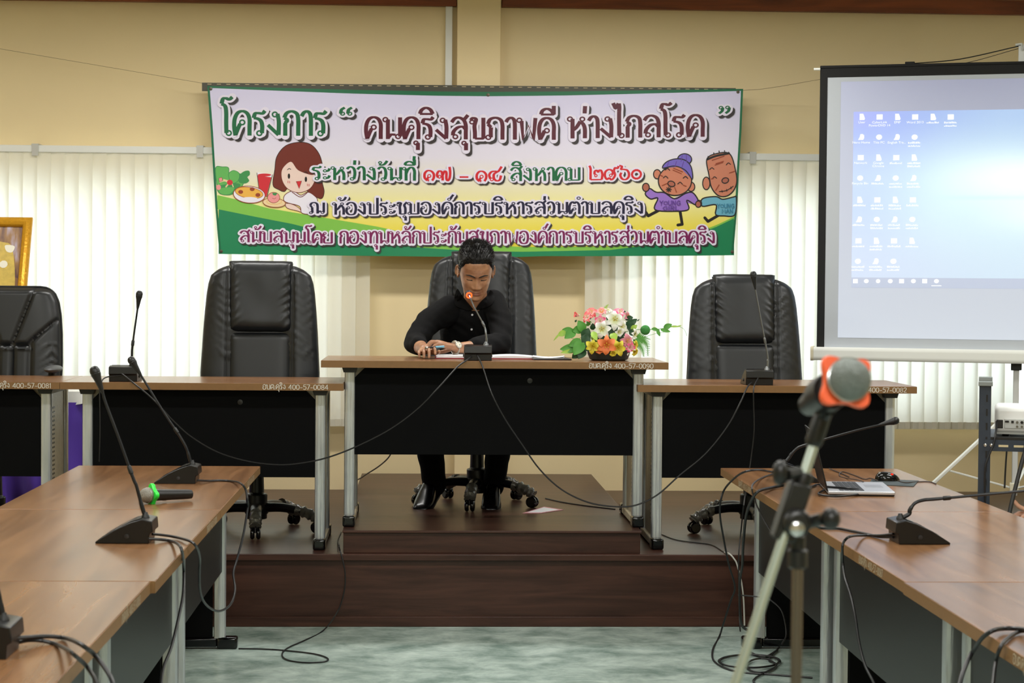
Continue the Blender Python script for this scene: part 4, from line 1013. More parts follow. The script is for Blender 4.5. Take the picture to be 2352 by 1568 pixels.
def elder_lady(fill, ell, line, word):
    line('black', [(1570, 1095), (1480, 1142), (1456, 1108)], 24, False); line('black', [(1742, 1090), (1762, 1212), (1726, 1218)], 24, False)
    fill('purple', [(1490, 915), (1545, 945), (1615, 950), (1700, 1000), (1790, 955), (1850, 950), (1895, 1015), (1872, 1050), (1800, 1012), (1815, 1088), (1700, 1104), (1535, 1090), (1560, 995), (1500, 1002), (1455, 960)], 'black', 11)
    ell('tan2', 1460, 905, 28, 34, 'black', 9); ell('tan2', 1895, 1045, 22, 26, 'black', 8)
    ell('tan', 1554, 796, 30, 38, 'black', 9); ell('tan', 1836, 900, 30, 38, 'black', 9)
    ell('tan', 1702, 850, 138, 122, 'black', 10)
    ell('violet', 1782, 672, 58, 46, 'black', 9)
    fill('violet', [(1600, 745), (1630, 695), (1710, 668), (1790, 682), (1838, 740), (1846, 838), (1790, 765), (1700, 728)], 'black', 9)
    for x in (1650, 1715, 1775): line('dkpurple', [(x, 690), (x-14, 735)], 6, False)
    line('dkpurple', [(1762, 640), (1752, 690)], 5, False); line('dkpurple', [(1796, 635), (1800, 700)], 5, False)
    ell('tan2', 1672, 876, 30, 22, 'black', 9, .3)
    for a in range(4): line('black', [(1650-22*cos(a*pi/4), 923-22*sin(a*pi/4)), (1650+22*cos(a*pi/4), 923+22*sin(a*pi/4))], 7, False)
    for (x, y) in ((1625, 820), (1745, 870), (1640, 755), (1790, 822)): line('black', [(x-20, y+6), (x, y-8), (x+18, y+8)], 7)
    for q in ((1690, 745, 1765, 775), (1685, 760, 1755, 790), (1595, 890, 1640, 870), (1700, 905, 1715, 945), (1575, 800, 1600, 812), (1770, 885, 1795, 895)): line('brown', [(q[0], q[1]), (q[2], q[3])], 6, False)
    word('dkpurple', 'YOUNG', 1575, 1752, 1052, 36); word('dkpurple', 'GIRL', 1600, 1740, 1094, 32)
def elder_man(fill, ell, line, word):
    line('black', [(2062, 1138), (1976, 1188), (1950, 1158)], 24, False)
    fill('teal', [(1930, 1000), (2040, 982), (2100, 1004), (2190, 985), (2212, 990), (2200, 1132), (2110, 1142), (2040, 1130), (2042, 1050), (1930, 1062)], 'black', 11)
    ell('tan2', 1902, 1040, 22, 28, 'black', 8)
    ell('tan', 1962, 872, 30, 52, 'black', 9)
    fill('tan', [(1964, 690), (1990, 645), (2060, 622), (2130, 616), (2170, 645), (2200, 740), (2216, 850), (2190, 930), (2130, 978), (2060, 972), (2005, 905), (1984, 800)], 'black', 10)
    line('black', [(1972, 672), (2040, 645), (2150, 622)], 18)
    for (x, y) in ((1978, 660), (2026, 630), (2070, 615), (2116, 612), (2150, 625)): line('black', [(x, y), (x-2, y-12)], 8, False)
    ell('tan2', 2120, 848, 28, 22, 'black', 9, -.3)
    for (x, y) in ((2008, 750), (2146, 710), (2030, 825)): line('black', [(x-18, y+8), (x, y-8), (x+18, y+4)], 7)
    for q in ((2010, 680, 2110, 645), (2035, 720, 2100, 698), (2042, 708, 2105, 688), (2040, 930, 2068, 885), (2155, 785, 2200, 770), (2005, 835, 2022, 828)): line('brown', [(q[0], q[1]), (q[2], q[3])], 7, False)
    line('black', [(2070, 940), (2130, 930), (2186, 895)], 6)
    for x, y in ((2092, 938), (2130, 930), (2165, 910)): line('black', [(x, y-10), (x+4, y+8)], 5, False)
    word('dkteal', 'YOUNG', 2052, 2198, 1076, 34); word('dkteal', 'MAN', 2092, 2188, 1118, 32)
art('printed_food', 450, 180, food); art('printed_girl', 450, 180, girl)
art('printed_old_lady', 1080, 180, elder_lady); art('printed_old_man', 1080, 180, elder_man)
# grommets and the steel bar it hangs from
M_grom = mat('grommet_brass', (84, 78, 66), 0.4, metal=0.6)
for (x, y) in ((484, 204), (1121, 218), (1695, 211), (1682, 578), (508, 577)):
    p = bp(x, y, 2); b = MB(); b.lathe([(.004, 0), (.0095, 0), (.0095, .002), (.004, .003)], p, (0, -1, 0), 14); b.build('grommet', M_grom, t)
M_steel = mat('dark_slotted_steel', (74, 72, 62), 0.5, metal=0.3)
A0, A1 = atY(464, 199.5, 10.905), atY(1690, 212, 10.905)
t = thing('slotted_angle_bar', 'dark slotted steel bar holding up the top of the banner', 'metal bar', (A0+A1)/2)
b = MB(); L = (A1-A0).length; ang = math.atan2(A1.z-A0.z, A1.x-A0.x); RM = Matrix.Rotation(-ang, 3, 'Y')
def lb(x0, x1, z0, z1, y0=-.0015, y1=.0015): b.box((A0+A1)/2+RM @ Vector(((x0+x1)/2-L/2, (y0+y1)/2, (z0+z1)/2)), (x1-x0, y1-y0, z1-z0), RM)
lb(0, L, -.024, -.0165); lb(0, L, -.0135, .0145); lb(0, L, .0185, .024); lb(0, L, .022, .024, 0, .04)
x = 0; k = 0
while x < L:
    lb(x, min(x+.030, L), .0145, .0185); lb(x, min(x+.034, L), -.0165, -.0135); x += .0535
b.build('bar', M_steel, t, smooth=0)
t['label'] = 'dark slotted steel bar holding up the top of the banner'
M_string = mat('thin_cord', (134, 114, 82), 0.8)
cable('thin cord running from the left end of the banner bar up to the left', [atY(-60, 101, 10.95), atY(0, 112, 10.95), atY(230, 151, 10.903), atY(465, 191, 10.905)], .0011, M_string, cat='cord', name='cord')
cable('thin cord tied between the banner corner and the top of the screen', [atY(1700, 208, 10.9), atY(1712, 207, 10.88), atY(1745, 205, 10.86), atY(1800, 197, 10.8), atY(1885, 182, 10.6), atY(1990, 165, 10.35)], .0013, M_string, cat='cord', name='cord')
# ================================================================== PROJECTION SCREEN
def text_geo(body, size, align='CENTER'):
    c = bpy.data.curves.new('tmp_text', 'FONT'); c.body = body; c.size = size; c.align_x = align
    o = bpy.data.objects.new('tmp_text', c); COL.objects.link(o)
    bpy.context.view_layer.update()
    me = bpy.data.meshes.new_from_object(o.evaluated_get(bpy.context.evaluated_depsgraph_get()))
    vs = [tuple(v.co) for v in me.vertices]; fs = [tuple(p.vertices) for p in me.polygons]
    bpy.data.objects.remove(o); bpy.data.curves.remove(c); bpy.data.meshes.remove(me)
    return vs, fs
SL = atY(1884, 160, 10.05); SR = atY(2352, 145, 9.73)
sd = Vector((SR.x-SL.x, SR.y-SL.y, 0)).normalized(); sang = math.atan2(sd.y, sd.x)
sn = Vector((sd.y, -sd.x, 0))       # toward the hall
def sc(px, py):
    d = ray(px, py); k = (SL-EYE).dot(sn)/d.dot(sn); p = EYE+d*k
    return (p-SL).dot(sd), p.z
SW = 2.06
zt = sc(1886, 156)[1]; zb = sc(1880, 797)[1]
t = thing('projection_screen', 'white tripod projection screen with a black border showing a computer desktop', 'screen', (SL.x, SL.y, ZP1), sang)
scr = t
def LS(s, z, o=0.0): return Vector((s, -o, z-ZP1))
def quad(b, s0, s1, z0, z1, o): b.add([LS(s0, z0, o), LS(s1, z0, o), LS(s1, z1, o), LS(s0, z1, o)], [(0, 1, 2, 3)])
M_fabric = mat('matte_white_screen', (184, 190, 198), 0.85)
M_border = mat('black_screen_border', (10, 10, 11), 0.8)
b = MB(); b.box(LS(SW/2, (zt+zb)/2), (SW, .004, zt-zb)); fab = b.build('screen_fabric', M_fabric, t, local=True, smooth=0)
bwid = .040
b = MB(); quad(b, 0, bwid, zb, zt, .0030); quad(b, SW-bwid, SW, zb, zt, .0030); quad(b, bwid, SW-bwid, zt-.052, zt, .0030)
b.build('black_border', M_border, fab, local=True, smooth=0)
def img_mat(name):
    m = bpy.data.materials.new(name); m.use_nodes = True; nt = m.node_tree; p = nt.nodes['Principled BSDF']
    p.inputs['Base Color'].default_value = (*lin((184, 190, 198)), 1); p.inputs['Roughness'].default_value = .85
    a = nt.nodes.new('ShaderNodeAttribute'); a.attribute_name = 'light'
    nt.links.new(a.outputs['Color'], p.inputs['Emission Color']); p.inputs['Emission Strength'].default_value = 1.0
    return m
M_img = img_mat('projected_light')
AMB = 0.46        # what the hall light already gives the fabric
def lit_grid(name, s0, s1, z0, z1, o, nu, nv, colfn, parent, extra=()):
    b = MB(); b.grid(lambda u, v: LS(s0+(s1-s0)*u, z1+(z0-z1)*v, o), nu, nv)
    for e in extra: b.m = 1; b.add(e.v, e.f)
    ob = b.build(name, [M_img, M_icon], parent, local=True, smooth=0)
    at = ob.data.color_attributes.new('light', 'FLOAT_COLOR', 'POINT')
    for j in range(nv+1):
        for i in range(nu+1):
            c = colfn(i/nu, j/nv); at.data[j*(nu+1)+i].color = (*[max(0, x-AMB) for x in c], 1)
    return ob
M_icon = emit_mat('white_screen_icon', (255, 255, 255), 1.15)
pA, pB = sc(1932, 188), sc(1930, 775)
lit_grid('projector_black_area', pA[0], SW-.10, pB[1], pA[1], .0036, 6, 8,
         lambda u, v: [(.475, .475, .60)[k]*(1-v)+(.72, .75, .82)[k]*v for k in range(3)], t)
dA, dB = sc(1961, 257), sc(1958, 637)
def desk_col(u, v):
    c0 = Vector((.42, .50, .98)); c1 = Vector((.55, .70, .98)); c2 = Vector((.80, 1.0, 1.05)); c3 = Vector((.74, .87, 1.0)); c4 = Vector((1.15, 1.25, 1.25))
    top = c0.lerp(c1, smooth01(u*2.2)); mid = Vector((.62, .74, 1.02)).lerp(c2, smooth01(u*3.2)); bot = Vector((.74, .82, 1.0)).lerp(c3, smooth01(u*2))
    c = top.lerp(mid, smooth01(v/.45)) if v < .45 else mid.lerp(bot, smooth01((v-.45)/.55))
    g = smooth01((u-.18)/.3)*exp(-((v-.40-.0*u)/.13)**2)+.7*smooth01((u-.3)/.3)*exp(-((v-.62)/.10)**2)
    c = c.lerp(c4, min(1, .75*g)); c = c-Vector((.09, .02, .02))*smooth01((u-.2)/.2)*exp(-((v-.52)/.012)**2)
    return list(c)
px_m = 1/ (FPX/9.95)
b = MB(); cb = MB()
rows = [(268.6, 6), (315, 4), (362, 4), (409, 4), (459, 4), (504, 4), (553, 4), (600, 3)]
caps = {(0, 0): ['User'], (0, 1): ['CyberLink', 'PowerDVD 14'], (0, 2): ['EMP'], (0, 3): ['Word 2013'], (1, 0): ['Nero Home'], (1, 1): ['This PC'], (1, 2): ['English Tra...'], (2, 0): ['Network'], (3, 0): ['Recycle Bin'], (2, 1): ['Google', 'Chrome']}
rg = random.Random(4)
for r, (py, n) in enumerate(rows):
    for c in range(n):
        px = 1979.8-r*1.3+c*40.8; s, z = sc(px, py); h = .0165
        kind = (r*3+c*2) % 4
        if kind == 0: poly = [(-.7, -1), (.8, -1), (1, -.6), (.7, .3), (.4, 1), (-.7, 1)]
        elif kind == 1: poly = [(cos(2*pi*k/14)*.95, sin(2*pi*k/14)*.85) for k in range(14)]
        elif kind == 2: poly = [(-.95, -.85), (.95, -.85), (.95, .8), (-.95, .8)]
        else: poly = [(-1, -.9), (.6, -.9), (.9, -.3), (.9, .5), (.4, 1), (-.3, .9), (-.5, 0)]
        b.add([LS(s+q[0]*h, z+q[1]*h, .0050) for q in poly], [tuple(range(len(poly)))])
        tx = caps.get((r, c))
        for li in range(2):
            zc = z-.0335-li*.0165
            if tx and li < len(tx):
                vs, fs = text_geo(tx[li], .0185); cb.add([LS(s+v[0], zc+v[1]*.9, .0050) for v in vs], fs)
            elif not tx and (li == 0 or rg.random() < .5):
                x = -.033
                while x < .030:
                    w = rg.uniform(.002, .006); hh = rg.uniform(.004, .010)
                    quad(cb, s+x, s+x+w, zc, zc+hh, .0050); x += w+.002
tbm = MB()
for i, px in enumerate((1965, 1990, 2017, 2045, 2071, 2098, 2124, 2151)):
    s, z = sc(px, 645.5); h = .0125
    poly = [(cos(2*pi*k/12)*(1 if i % 2 else .9), sin(2*pi*k/12)*.9) for k in range(12)] if i in (1, 2, 3, 5, 7) else [(-1, -.9), (1, -.9), (1, .9), (-1, .9)]
    tbm.add([LS(s+q[0]*h, z+q[1]*h, .0050) for q in poly], [tuple(range(len(poly)))])
    if i == 7: quad(tbm, s-.026, s+.026, z-.026, z-.0225, .0050)
lit_grid('desktop_picture', dA[0], SW-.10, dB[1], dA[1], .0042, 60, 48, desk_col, t, (b, cb))
tB = sc(1958, 660)
lit_grid('task_bar', dA[0], SW-.10, tB[1], dB[1], .0042, 4, 2, lambda u, v: (.62, .66, .80), t, (tbm,))
# case at the bottom, top bar, post and tripod
z0, z1 = sc(1866, 826)[1], sc(1866, 796)[1]; sl = sc(1863, 810)[0]; sr = SW+(0-sl)
hh = (z1-z0)/2; zc = (z0+z1)/2
prof = [(.045*cos(a)*1.0, hh*sin(a)) for a in [2*pi*k/20 for k in range(20)]]
prof = [(max(-.04, min(.04, x*1.25)), max(-hh, min(hh, y*1.25))) for x, y in prof]
b = MB(); b.prism([(p[0], p[1]) for p in prof], sr-sl-.03, Matrix.Translation(LS(sl+.015, zc)) @ Matrix(((0, 0, 1, 0), (1, 0, 0, 0), (0, 1, 0, 0), (0, 0, 0, 1))))
cs = b.build('screen_case', M_white_metal, t, local=True, smooth=50)
for s in (sl, sr-.015):
    b = MB(); b.prism([(p[0]*1.06, p[1]*1.08) for p in prof], .016, Matrix.Translation(LS(s, zc)) @ Matrix(((0, 0, 1, 0), (1, 0, 0, 0), (0, 1, 0, 0), (0, 0, 0, 1)))); b.build('end_cap', mat('cream_end_cap', (214, 206, 180), 0.5), cs, local=True, bevel=.002)
b = MB(); b.box(LS(SW/2, zt+.004), (SW, .016, .014)); tb = b.build('top_bar', M_border, t, local=True, bevel=.003)
b = MB(); b.box(LS(sc(1877, 157)[0], zt-.006), (.035, .02, .012)); b.build('end_tab', M_white_metal, tb, local=True, bevel=.002)
b = MB(); b.box(LS(sc(2090, 150)[0], zt+.014, 0), (.05, .018, .016)); b.build('hook_clip', M_border, tb, local=True, bevel=.003)
scn = SW/2-.0; ZT = sc(2335, 103)[1]
M_greymetal = mat('pale_grey_metal', (206, 208, 206), 0.4, metal=0.1)
b = MB(); b.box(LS(scn, (ZP1+.12+ZT)/2, -.055), (.030, .030, ZT-ZP1-.12)); post = b.build('centre_post', M_greymetal, t, local=True, bevel=.003)
b = MB(); b.tube([LS(scn-.03, ZT+.005, -.055), LS(scn, ZT+.01, -.055), LS(scn+.01, ZT-.02, -.03), LS(scn+.02, ZT+.01, .0)], .008, 8); b.build('top_hook', M_greymetal, post, local=True)
b = MB(); s1, zz1 = sc(2092, 148); b.tube(catmull([LS(s1, zz1+.004), LS(s1+.25, (zz1+ZT)/2-.02, -.02), LS(scn-.01, ZT, -.05)], 6), .003, 6); b.tube(catmull([LS(s1, zz1+.002), LS(s1+.25, (zz1+ZT)/2-.045, -.02), LS(scn-.01, ZT-.012, -.05)], 6), .0016, 5); b.build('hanging_strap', M_black, post, local=True)
b = MB(); b.box(LS(scn, sc(2330, 840)[1], -.055), (.055, .05, .05)); b.build('post_collar', M_black, post, local=True, bevel=.004)
zk = sc(2330, 955)[1]; zlo = sc(2330, 1122)[1]
for k in range(3):
    a = radians(-160+120*k); ox, oy = cos(a), sin(a)
    hub = LS(scn+ox*.03, zk+.02, -.055+oy*-.03); foot = LS(scn+ox*.62, ZP1+.012, -.055-oy*.62)
    v = foot-hub; q = v.to_track_quat('Z', 'Y').to_matrix()
    b = MB(); b.box((hub+foot)/2, (.026, .016, v.length), q); lg = b.build('leg', M_white_metal, t, local=True, bevel=.003)
    b = MB(); b.ball(foot, (.018, .018, .012)); b.build('rubber_foot', M_black, lg, local=True)
    mid = hub.lerp(foot, .56); low = LS(scn+ox*.02, zlo, -.055-oy*.02); v2 = mid-low
    b = MB(); b.box((mid+low)/2, (.018, .010, v2.length), v2.to_track_quat('Z', 'Y').to_matrix()); b.build('brace', M_white_metal, lg, local=True, bevel=.002)
b = MB(); b.box(LS(scn, zlo, -.055), (.05, .05, .05)); b.build('lower_collar', mat('ivory_collar', (214, 208, 184), 0.5), post, local=True, bevel=.004)
b = MB(); b.tube(catmull([LS(scn-.035, sc(2320, 990)[1], -.03), LS(scn-.045, sc(2318, 1060)[1], -.03), LS(scn-.05, sc(2316, 1122)[1], -.03)], 4), .012, 8, ell=(1, .4)); b.build('velcro_strap', M_black, post, local=True)

# ================================================================== PROJECTOR ON ITS SLOTTED STAND
M_navy_steel = mat('slate_slotted_steel', (50, 58, 70), 0.45, metal=0.3, noise_amt=0.15, noise_scale=30)
M_projw = mat('white_projector_shell', (236, 238, 238), 0.35)
M_projg = mat('grey_projector_panel', (186, 188, 186), 0.45)
px0 = atY(2262, 1000, 6.98); PX = px0.x; PY = 6.98; PZ = atY(2300, 1003, 6.98).z; ZPOST = atY(2262, 880, 6.98).z
t = thing('projector_stand', 'slate blue slotted steel stand that carries the white projector', 'stand', (PX+.25, PY+.25, 0))
for (ix, iy) in ((0, 0), (0, 1), (1, 0), (1, 1)):
    x, y = PX+.50*ix, PY+.42*iy; sx = 1 if ix == 0 else -1; sy = 1 if iy == 0 else -1
    b = MB(); b.bx(x-.021*sx, x+.021*sx, y-.0015, y+.0015, .012, ZPOST); b.bx(x-.021*sx-.0015, x-.021*sx+.0015, y, y+.04*sy, .012, ZPOST)
    p = b.build('post', M_navy_steel, t, smooth=0)
    b = MB(); z = .06
    while z < ZPOST-.03: b.bx(x+.006*sx-.003, x+.006*sx+.003, y-.0022*sy-.0006, y-.0022*sy+.0006, z, z+.026); z += .052
    b.build('slots', mat('slot_gap', (160, 160, 158), 0.7) if ix == 0 and iy == 0 and False else M_black, p, smooth=0)
    b = MB(); b.bx(x-.026, x+.026, y-.012*sy, y+.044*sy, ZPOST-.010, ZPOST+.006); b.build('post_cap', mat('grey_post_cap', (126, 132, 130), 0.5), p, bevel=.002)
    b = MB(); b.bx(x-.026, x+.026, y-.008*sy, y+.044*sy, 0, .014); b.build('post_foot', M_black, p, bevel=.002)
for i, (z, nm) in enumerate(((PZ, 'shelf'), (.35, 'shelf'))):
    b = MB(); b.bx(PX-.005, PX+.505, PY+.002, PY+.425, z-.018, z); sh = b.build(nm, M_black, t, bevel=.001)
    b = MB()
    for yy in (PY-.003, PY+.42): b.bx(PX+.0, PX+.50, yy-.0015, yy+.0015, z-.052, z-.010)
    for xx in (PX, PX+.5): b.bx(xx-.0015, xx+.0015, PY, PY+.42, z-.052, z-.010)
    b.build('shelf_angle', M_navy_steel, sh, smooth=0)
    b = MB()
    for k in range(8): b.bx(PX+.05+.055*k, PX+.085+.055*k, PY-.0052, PY-.0046, z-.036, z-.028)
    b.build('angle_slots', mat('bright_slot', (206, 190, 150), 0.6), sh, smooth=0)
    for k in (0, 1):
        b = MB(); b.lathe([(0, 0), (.006, 0), (.006, .004), (0, .005)], (PX+.002+.022*k, PY-.0045, z-.030), (0, -1, 0), 8); b.build('bolt', M_led, sh)
PX0 = atY(2275, 960, PY+.05).x; W_, D_, H_ = .33, .25, .098
t = thing('projector', 'white data projector on the slotted stand at the right edge of the photo', 'projector', (PX0+W_/2, PY+.17, PZ))
b = MB(); b.bx(PX0, PX0+W_, PY+.045, PY+.045+D_, PZ+.014, PZ+.014+H_); b.build('shell', M_projw, t, bevel=.018, seg=4)
b = MB(); b.bx(PX0+.034, PX0+W_-.03, PY+.0425, PY+.047, PZ+.030, PZ+.066); pn = b.build('connector_panel', M_projg, t, bevel=.002)
for k, (dx, dz, w, h, kind) in enumerate(((.010, .026, .014, .007, 0), (.030, .025, .009, .009, 0), (.047, .024, .010, .010, 1), (.064, .024, .011, .011, 1), (.084, .024, .020, .010, 0), (.047, .008, .009, .009, 1), (.064, .008, .009, .009, 1), (.110, .024, .020, .010, 0))):
    b = MB(); x = PX0+.034+dx; z = PZ+.030+dz
    if kind: b.lathe([(w/2, 0), (w/2, .004), (w/4, .004), (w/4, .001), (0, .001)], (x, PY+.0425, z), (0, -1, 0), 12)
    else: b.bx(x-w/2, x+w/2, PY+.0405, PY+.0426, z-h/2, z+h/2)
    b.build('socket', (M_black, mat('socket_metal', (120, 116, 104), .4, metal=.4))[k in (2, 5, 6)], pn)
b = MB(); b.bx(PX0+.006, PX0+.030, PY+.0425, PY+.047, PZ+.030, PZ+.062); b.build('power_inlet', M_black, t, bevel=.002)
b = MB(); b.bx(PX0+.008, PX0+W_-.01, PY+.055, PY+.25, PZ+.008, PZ+.016); b.build('underside', M_projg, t)
for fx in (.04, W_-.04):
    b = MB(); b.lathe([(.012, 0), (.014, .004), (.010, .012)], (PX0+fx, PY+.08, PZ), (0, 0, 1), 12); b.build('foot', M_black, t)
SROT = -.29; _piv = Vector((PX, PY, 0)); _Rz = Matrix.Rotation(SROT, 3, 'Z')
for o_ in (bpy.data.objects['projector_stand'], bpy.data.objects['projector']):
    o_.location = _piv+_Rz @ (o_.location-_piv); o_.rotation_euler.z = SROT
cable('black power lead plugged into the white projector and falling beside the stand post', [atY(2289, 968, PY+.035), atY(2289, 980, PY+.015), atY(2286, 1000, PY-.015)]+run([(2282, 1020), (2270, 1050), (2263, 1075), (2262, 1126), (2264, 1200)], PY-.02, PY-.02), .004)
cable('thick braided black lead falling from the projector shelf at the right edge', run([(2375, 985), (2352, 1046), (2335, 1110), (2320, 1172), (2306, 1250)], 6.93, 6.85), .008, bpy.data.materials['braided_cable'])

# ================================================================== LAPTOP, MOUSE, PAD
zl = .75+.020
A, B_, C_, D_2 = atZ(1877, 1098, zl), atZ(1908, 1132, zl), atZ(2047, 1130, zl), atZ(1990, 1100, zl)
hingedir = (B_-A).normalized(); fdir = ((C_-B_)+(D_2-A)); fdir = (fdir-hingedir*fdir.dot(hingedir)).normalized()
Lw = .36; Ld = .245
mid = (A+B_)/2; o0 = mid-hingedir*Lw/2
t = thing('laptop', 'open silver laptop on the far right aisle desk, its screen facing away to the right', 'laptop', (mid.x, mid.y, .75))
def LP(a, d, z): return o0+hingedir*a+fdir*d+Vector((0, 0, z-zl))
M_silver = mat('silver_laptop', (196, 198, 204), 0.35, metal=0.5)
def slab(b, a0, a1, d0, d1, z0_, z1_):
    vs = [LP(a, d, z) for z in (z0_, z1_) for a in (a0, a1) for d in (d0, d1)]
    b.add(vs, [(0, 1, 3, 2), (4, 6, 7, 5), (0, 4, 5, 1), (2, 3, 7, 6), (0, 2, 6, 4), (1, 5, 7, 3)])
b = MB(); slab(b, 0, Lw, 0, Ld, .756, .768); base_ = b.build('keyboard_deck', M_silver, t, bevel=.003)
b = MB(); slab(b, .004, Lw-.004, .004, Ld-.002, .7515, .7565); b.build('underside', M_black, base_, bevel=.001)
b = MB()
for r in range(5):
    for k in range(13): slab(b, .025+k*.0240, .025+k*.0240+.021, .045+r*.0185, .045+r*.0185+.016, .768, .7695)
b.build('keys', mat('dark_keys', (40, 42, 46), 0.5), base_, smooth=0)
b = MB(); slab(b, .11, .21, .155, .220, .7680, .7685); b.build('touchpad', mat('touchpad_grey', (176, 178, 184), 0.3, metal=0.4), base_, smooth=0)
b = MB(); up = (Vector((0, 0, 1))*cos(radians(14))-fdir*sin(radians(14)))
vs = [LP(a, 0, .768)+up*h+fdir*k*.006 for k in (-1, 0) for a in (0, Lw) for h in (0, .225)]
b.add(vs, [(0, 1, 3, 2), (4, 6, 7, 5), (0, 4, 5, 1), (2, 3, 7, 6), (0, 2, 6, 4), (1, 5, 7, 3)])
b.build('lid', M_black, t, bevel=.002)
t = thing('mouse_pad', 'small dark mouse pad behind the laptop', 'mouse pad', atZ(2055, 1110, .75))
b = MB(); q = [atZ(2003, 1099, .753), atZ(2110, 1103, .753), atZ(2098, 1116, .753), atZ(1996, 1111, .753)]
b.add(q+[p-Vector((0, 0, .003)) for p in q], [(0, 1, 2, 3), (7, 6, 5, 4), (0, 4, 5, 1), (1, 5, 6, 2), (2, 6, 7, 3), (3, 7, 4, 0)])
b.build('pad', mat('slate_pad', (62, 72, 74), 0.7), t, smooth=0)
c = atZ(2038, 1103, .7535); t = thing('computer_mouse', 'black computer mouse with a small red glow on the pad', 'mouse', c)
b = MB()
def mouse(u, v):
    a = 2*pi*u; ph = v*pi/2; r = cos(ph)**.7 if ph < pi/2-1e-4 else 0
    return c+Vector((.050*r*cos(a), .030*r*sin(a), .034*sin(ph)*(1-.25*cos(a)*cos(ph))))
b.grid(mouse, 24, 10); b.build('shell', M_blackgloss, t, smooth=70)
b = MB(); b.ball(c+Vector((.014, -.018, .026)), (.006, .004, .004)); b.build('glow', emit_mat('red_mouse_glow', (255, 50, 30), 1.5), t)
b = MB(); b.lathe([(0, -.005), (.009, -.004), (.009, .004), (0, .005)], c+Vector((-.03, 0, .026)), (0, 1, 0), 12); b.build('scroll_wheel', M_led, t)
M_thin = mat('thin_grey_lead', (64, 52, 46), 0.5)
cable('thin mouse lead curling across the desk behind the laptop', [atZ(2016, 1103, .765), atZ(2000, 1098, .756), atZ(1985, 1100, .753), atZ(1965, 1092, .753), atZ(1935, 1083, .753), atZ(1928, 1092, .753), atZ(1945, 1098, .753), atZ(1975, 1103, .775), atZ(1992, 1112, .752)], .0022, M_thin)
cable('thin lead trailing off the mouse pad to the right', [atZ(2062, 1104, .765), atZ(2080, 1108, .757), atZ(2110, 1106, .7525), atZ(2135, 1106, .7525), atZ(2150, 1111, .7525)], .0022, M_thin)
cable('thin lead with a silver plug lying behind the laptop', [atZ(1905, 1076, .757), atZ(1920, 1082, .753), atZ(1940, 1090, .753), atZ(1950, 1095, .753)], .0025, M_thin)
cable('tangle of black leads lying in front of the laptop', [atZ(1842, 1112, .757), atZ(1860, 1118, .756), atZ(1880, 1112, .756), atZ(1895, 1122, .757), atZ(1880, 1134, .757), atZ(1910, 1139, .757), atZ(1945, 1138, .757), atZ(1975, 1134, .757), atZ(1988, 1128, .757), atZ(1960, 1122, .772), atZ(1920, 1119, .772), atZ(1893, 1117, .772)], .0042)
# ================================================================== HANDHELD MICROPHONES
M_grille = mat('steel_mesh_grille', (150, 148, 140), 0.35, metal=0.7, bump=1.0, bump_scale=420)
M_grille2 = mat('grey_mesh_grille', (112, 118, 114), 0.5, metal=0.3, bump=1.0, bump_scale=300, noise_amt=.5, noise_scale=500)
M_greenr = mat('green_silicone', (40, 224, 66), 0.4, sss=0.1)
M_oranger = mat('orange_silicone', (255, 100, 44), 0.45, sss=0.1)
def handheld(label, tip_c, axis, collar_mat, grille, rb, roll=0.0, blen=.17, bodyr=.019):
    """tip_c: centre of the ball; axis: unit vector from ball to tail"""
    axis = Vector(axis).normalized()
    t = thing('handheld_microphone', label, 'microphone', tip_c)
    b = MB(); b.lathe([(0, -rb), (rb*.35, -rb*.93), (rb*.65, -rb*.76), (rb*.88, -rb*.46), (rb, 0), (rb*.97, rb*.3), (rb*.86, rb*.8), (rb*.74, rb*1.0)], tip_c, axis, 28); b.build('grille', grille, t)
    b = MB(); b.lathe([(rb*1.0, -rb*.02), (rb*1.04, 0), (rb*1.04, rb*.1), (rb*1.0, rb*.12)], tip_c, axis, 28); b.build('grille_band', M_led, t)
    b = MB(); c0 = Vector(tip_c)+axis*rb*.9; q = Vector((0, 0, 1)).rotation_difference(axis)
    b.lathe([(rb*.74, 0), (bodyr*1.05, rb*.5), (bodyr, rb*1.2), (bodyr*.86, blen-.01), (bodyr*.8, blen), (0, blen)], c0, axis, 20); bd = b.build('body', M_black, t)
    b = MB(); b.box(c0+axis*.05+q @ Vector((bodyr*.95*cos(1.2), bodyr*.95*sin(1.2), 0)), (.008, .008, .016), q.to_matrix()); b.build('switch', M_led, bd)
    # four-lobed silicone ring
    n = 64; w = .013
    def ringp(k, rr, h): a = 2*pi*k/n; return Vector(tip_c)+axis*h+q @ Vector((rr*cos(a+roll), rr*sin(a+roll), 0))
    ro = [rb*(1.03+.46*((1+cos(4*2*pi*k/n))/2)**1.5) for k in range(n)]; ri = rb*.86
    h0 = rb*.42; b = MB(); vs = []
    for k in range(n): vs += [ringp(k, ri, h0), ringp(k, ro[k]*.97, h0), ringp(k, ro[k], h0+w*.3), ringp(k, ro[k], h0+w*.8), ringp(k, ro[k]*.96, h0+w*1.1), ringp(k, ri, h0+w*1.1)]
    fs = [(k*6+j, k*6+(j+1) % 6, ((k+1) % n)*6+(j+1) % 6, ((k+1) % n)*6+j) for k in range(n) for j in range(6)]
    b.add(vs, fs); b.build('antiroll_ring', collar_mat, t, smooth=50)
    return t
c = atZ(340, 1160, .75); yb = c.y+.035
bc = atY(338, 1137, yb); tail = atY(418, 1135, yb+.085)
handheld('handheld microphone with a green ring lying on the left desk', bc, (tail-bc), M_greenr, M_grille, .0275, .6, .150, .0195)
FY = 2.27
bc = atY(1951, 871, FY); ax = (atY(1886, 912, FY+.115)-bc)
handheld('handheld microphone with an orange ring on the blurred stand in front', bc, ax, M_oranger, M_grille2, .0262, .18+pi/4, .15, .018)
axn = ax.normalized()
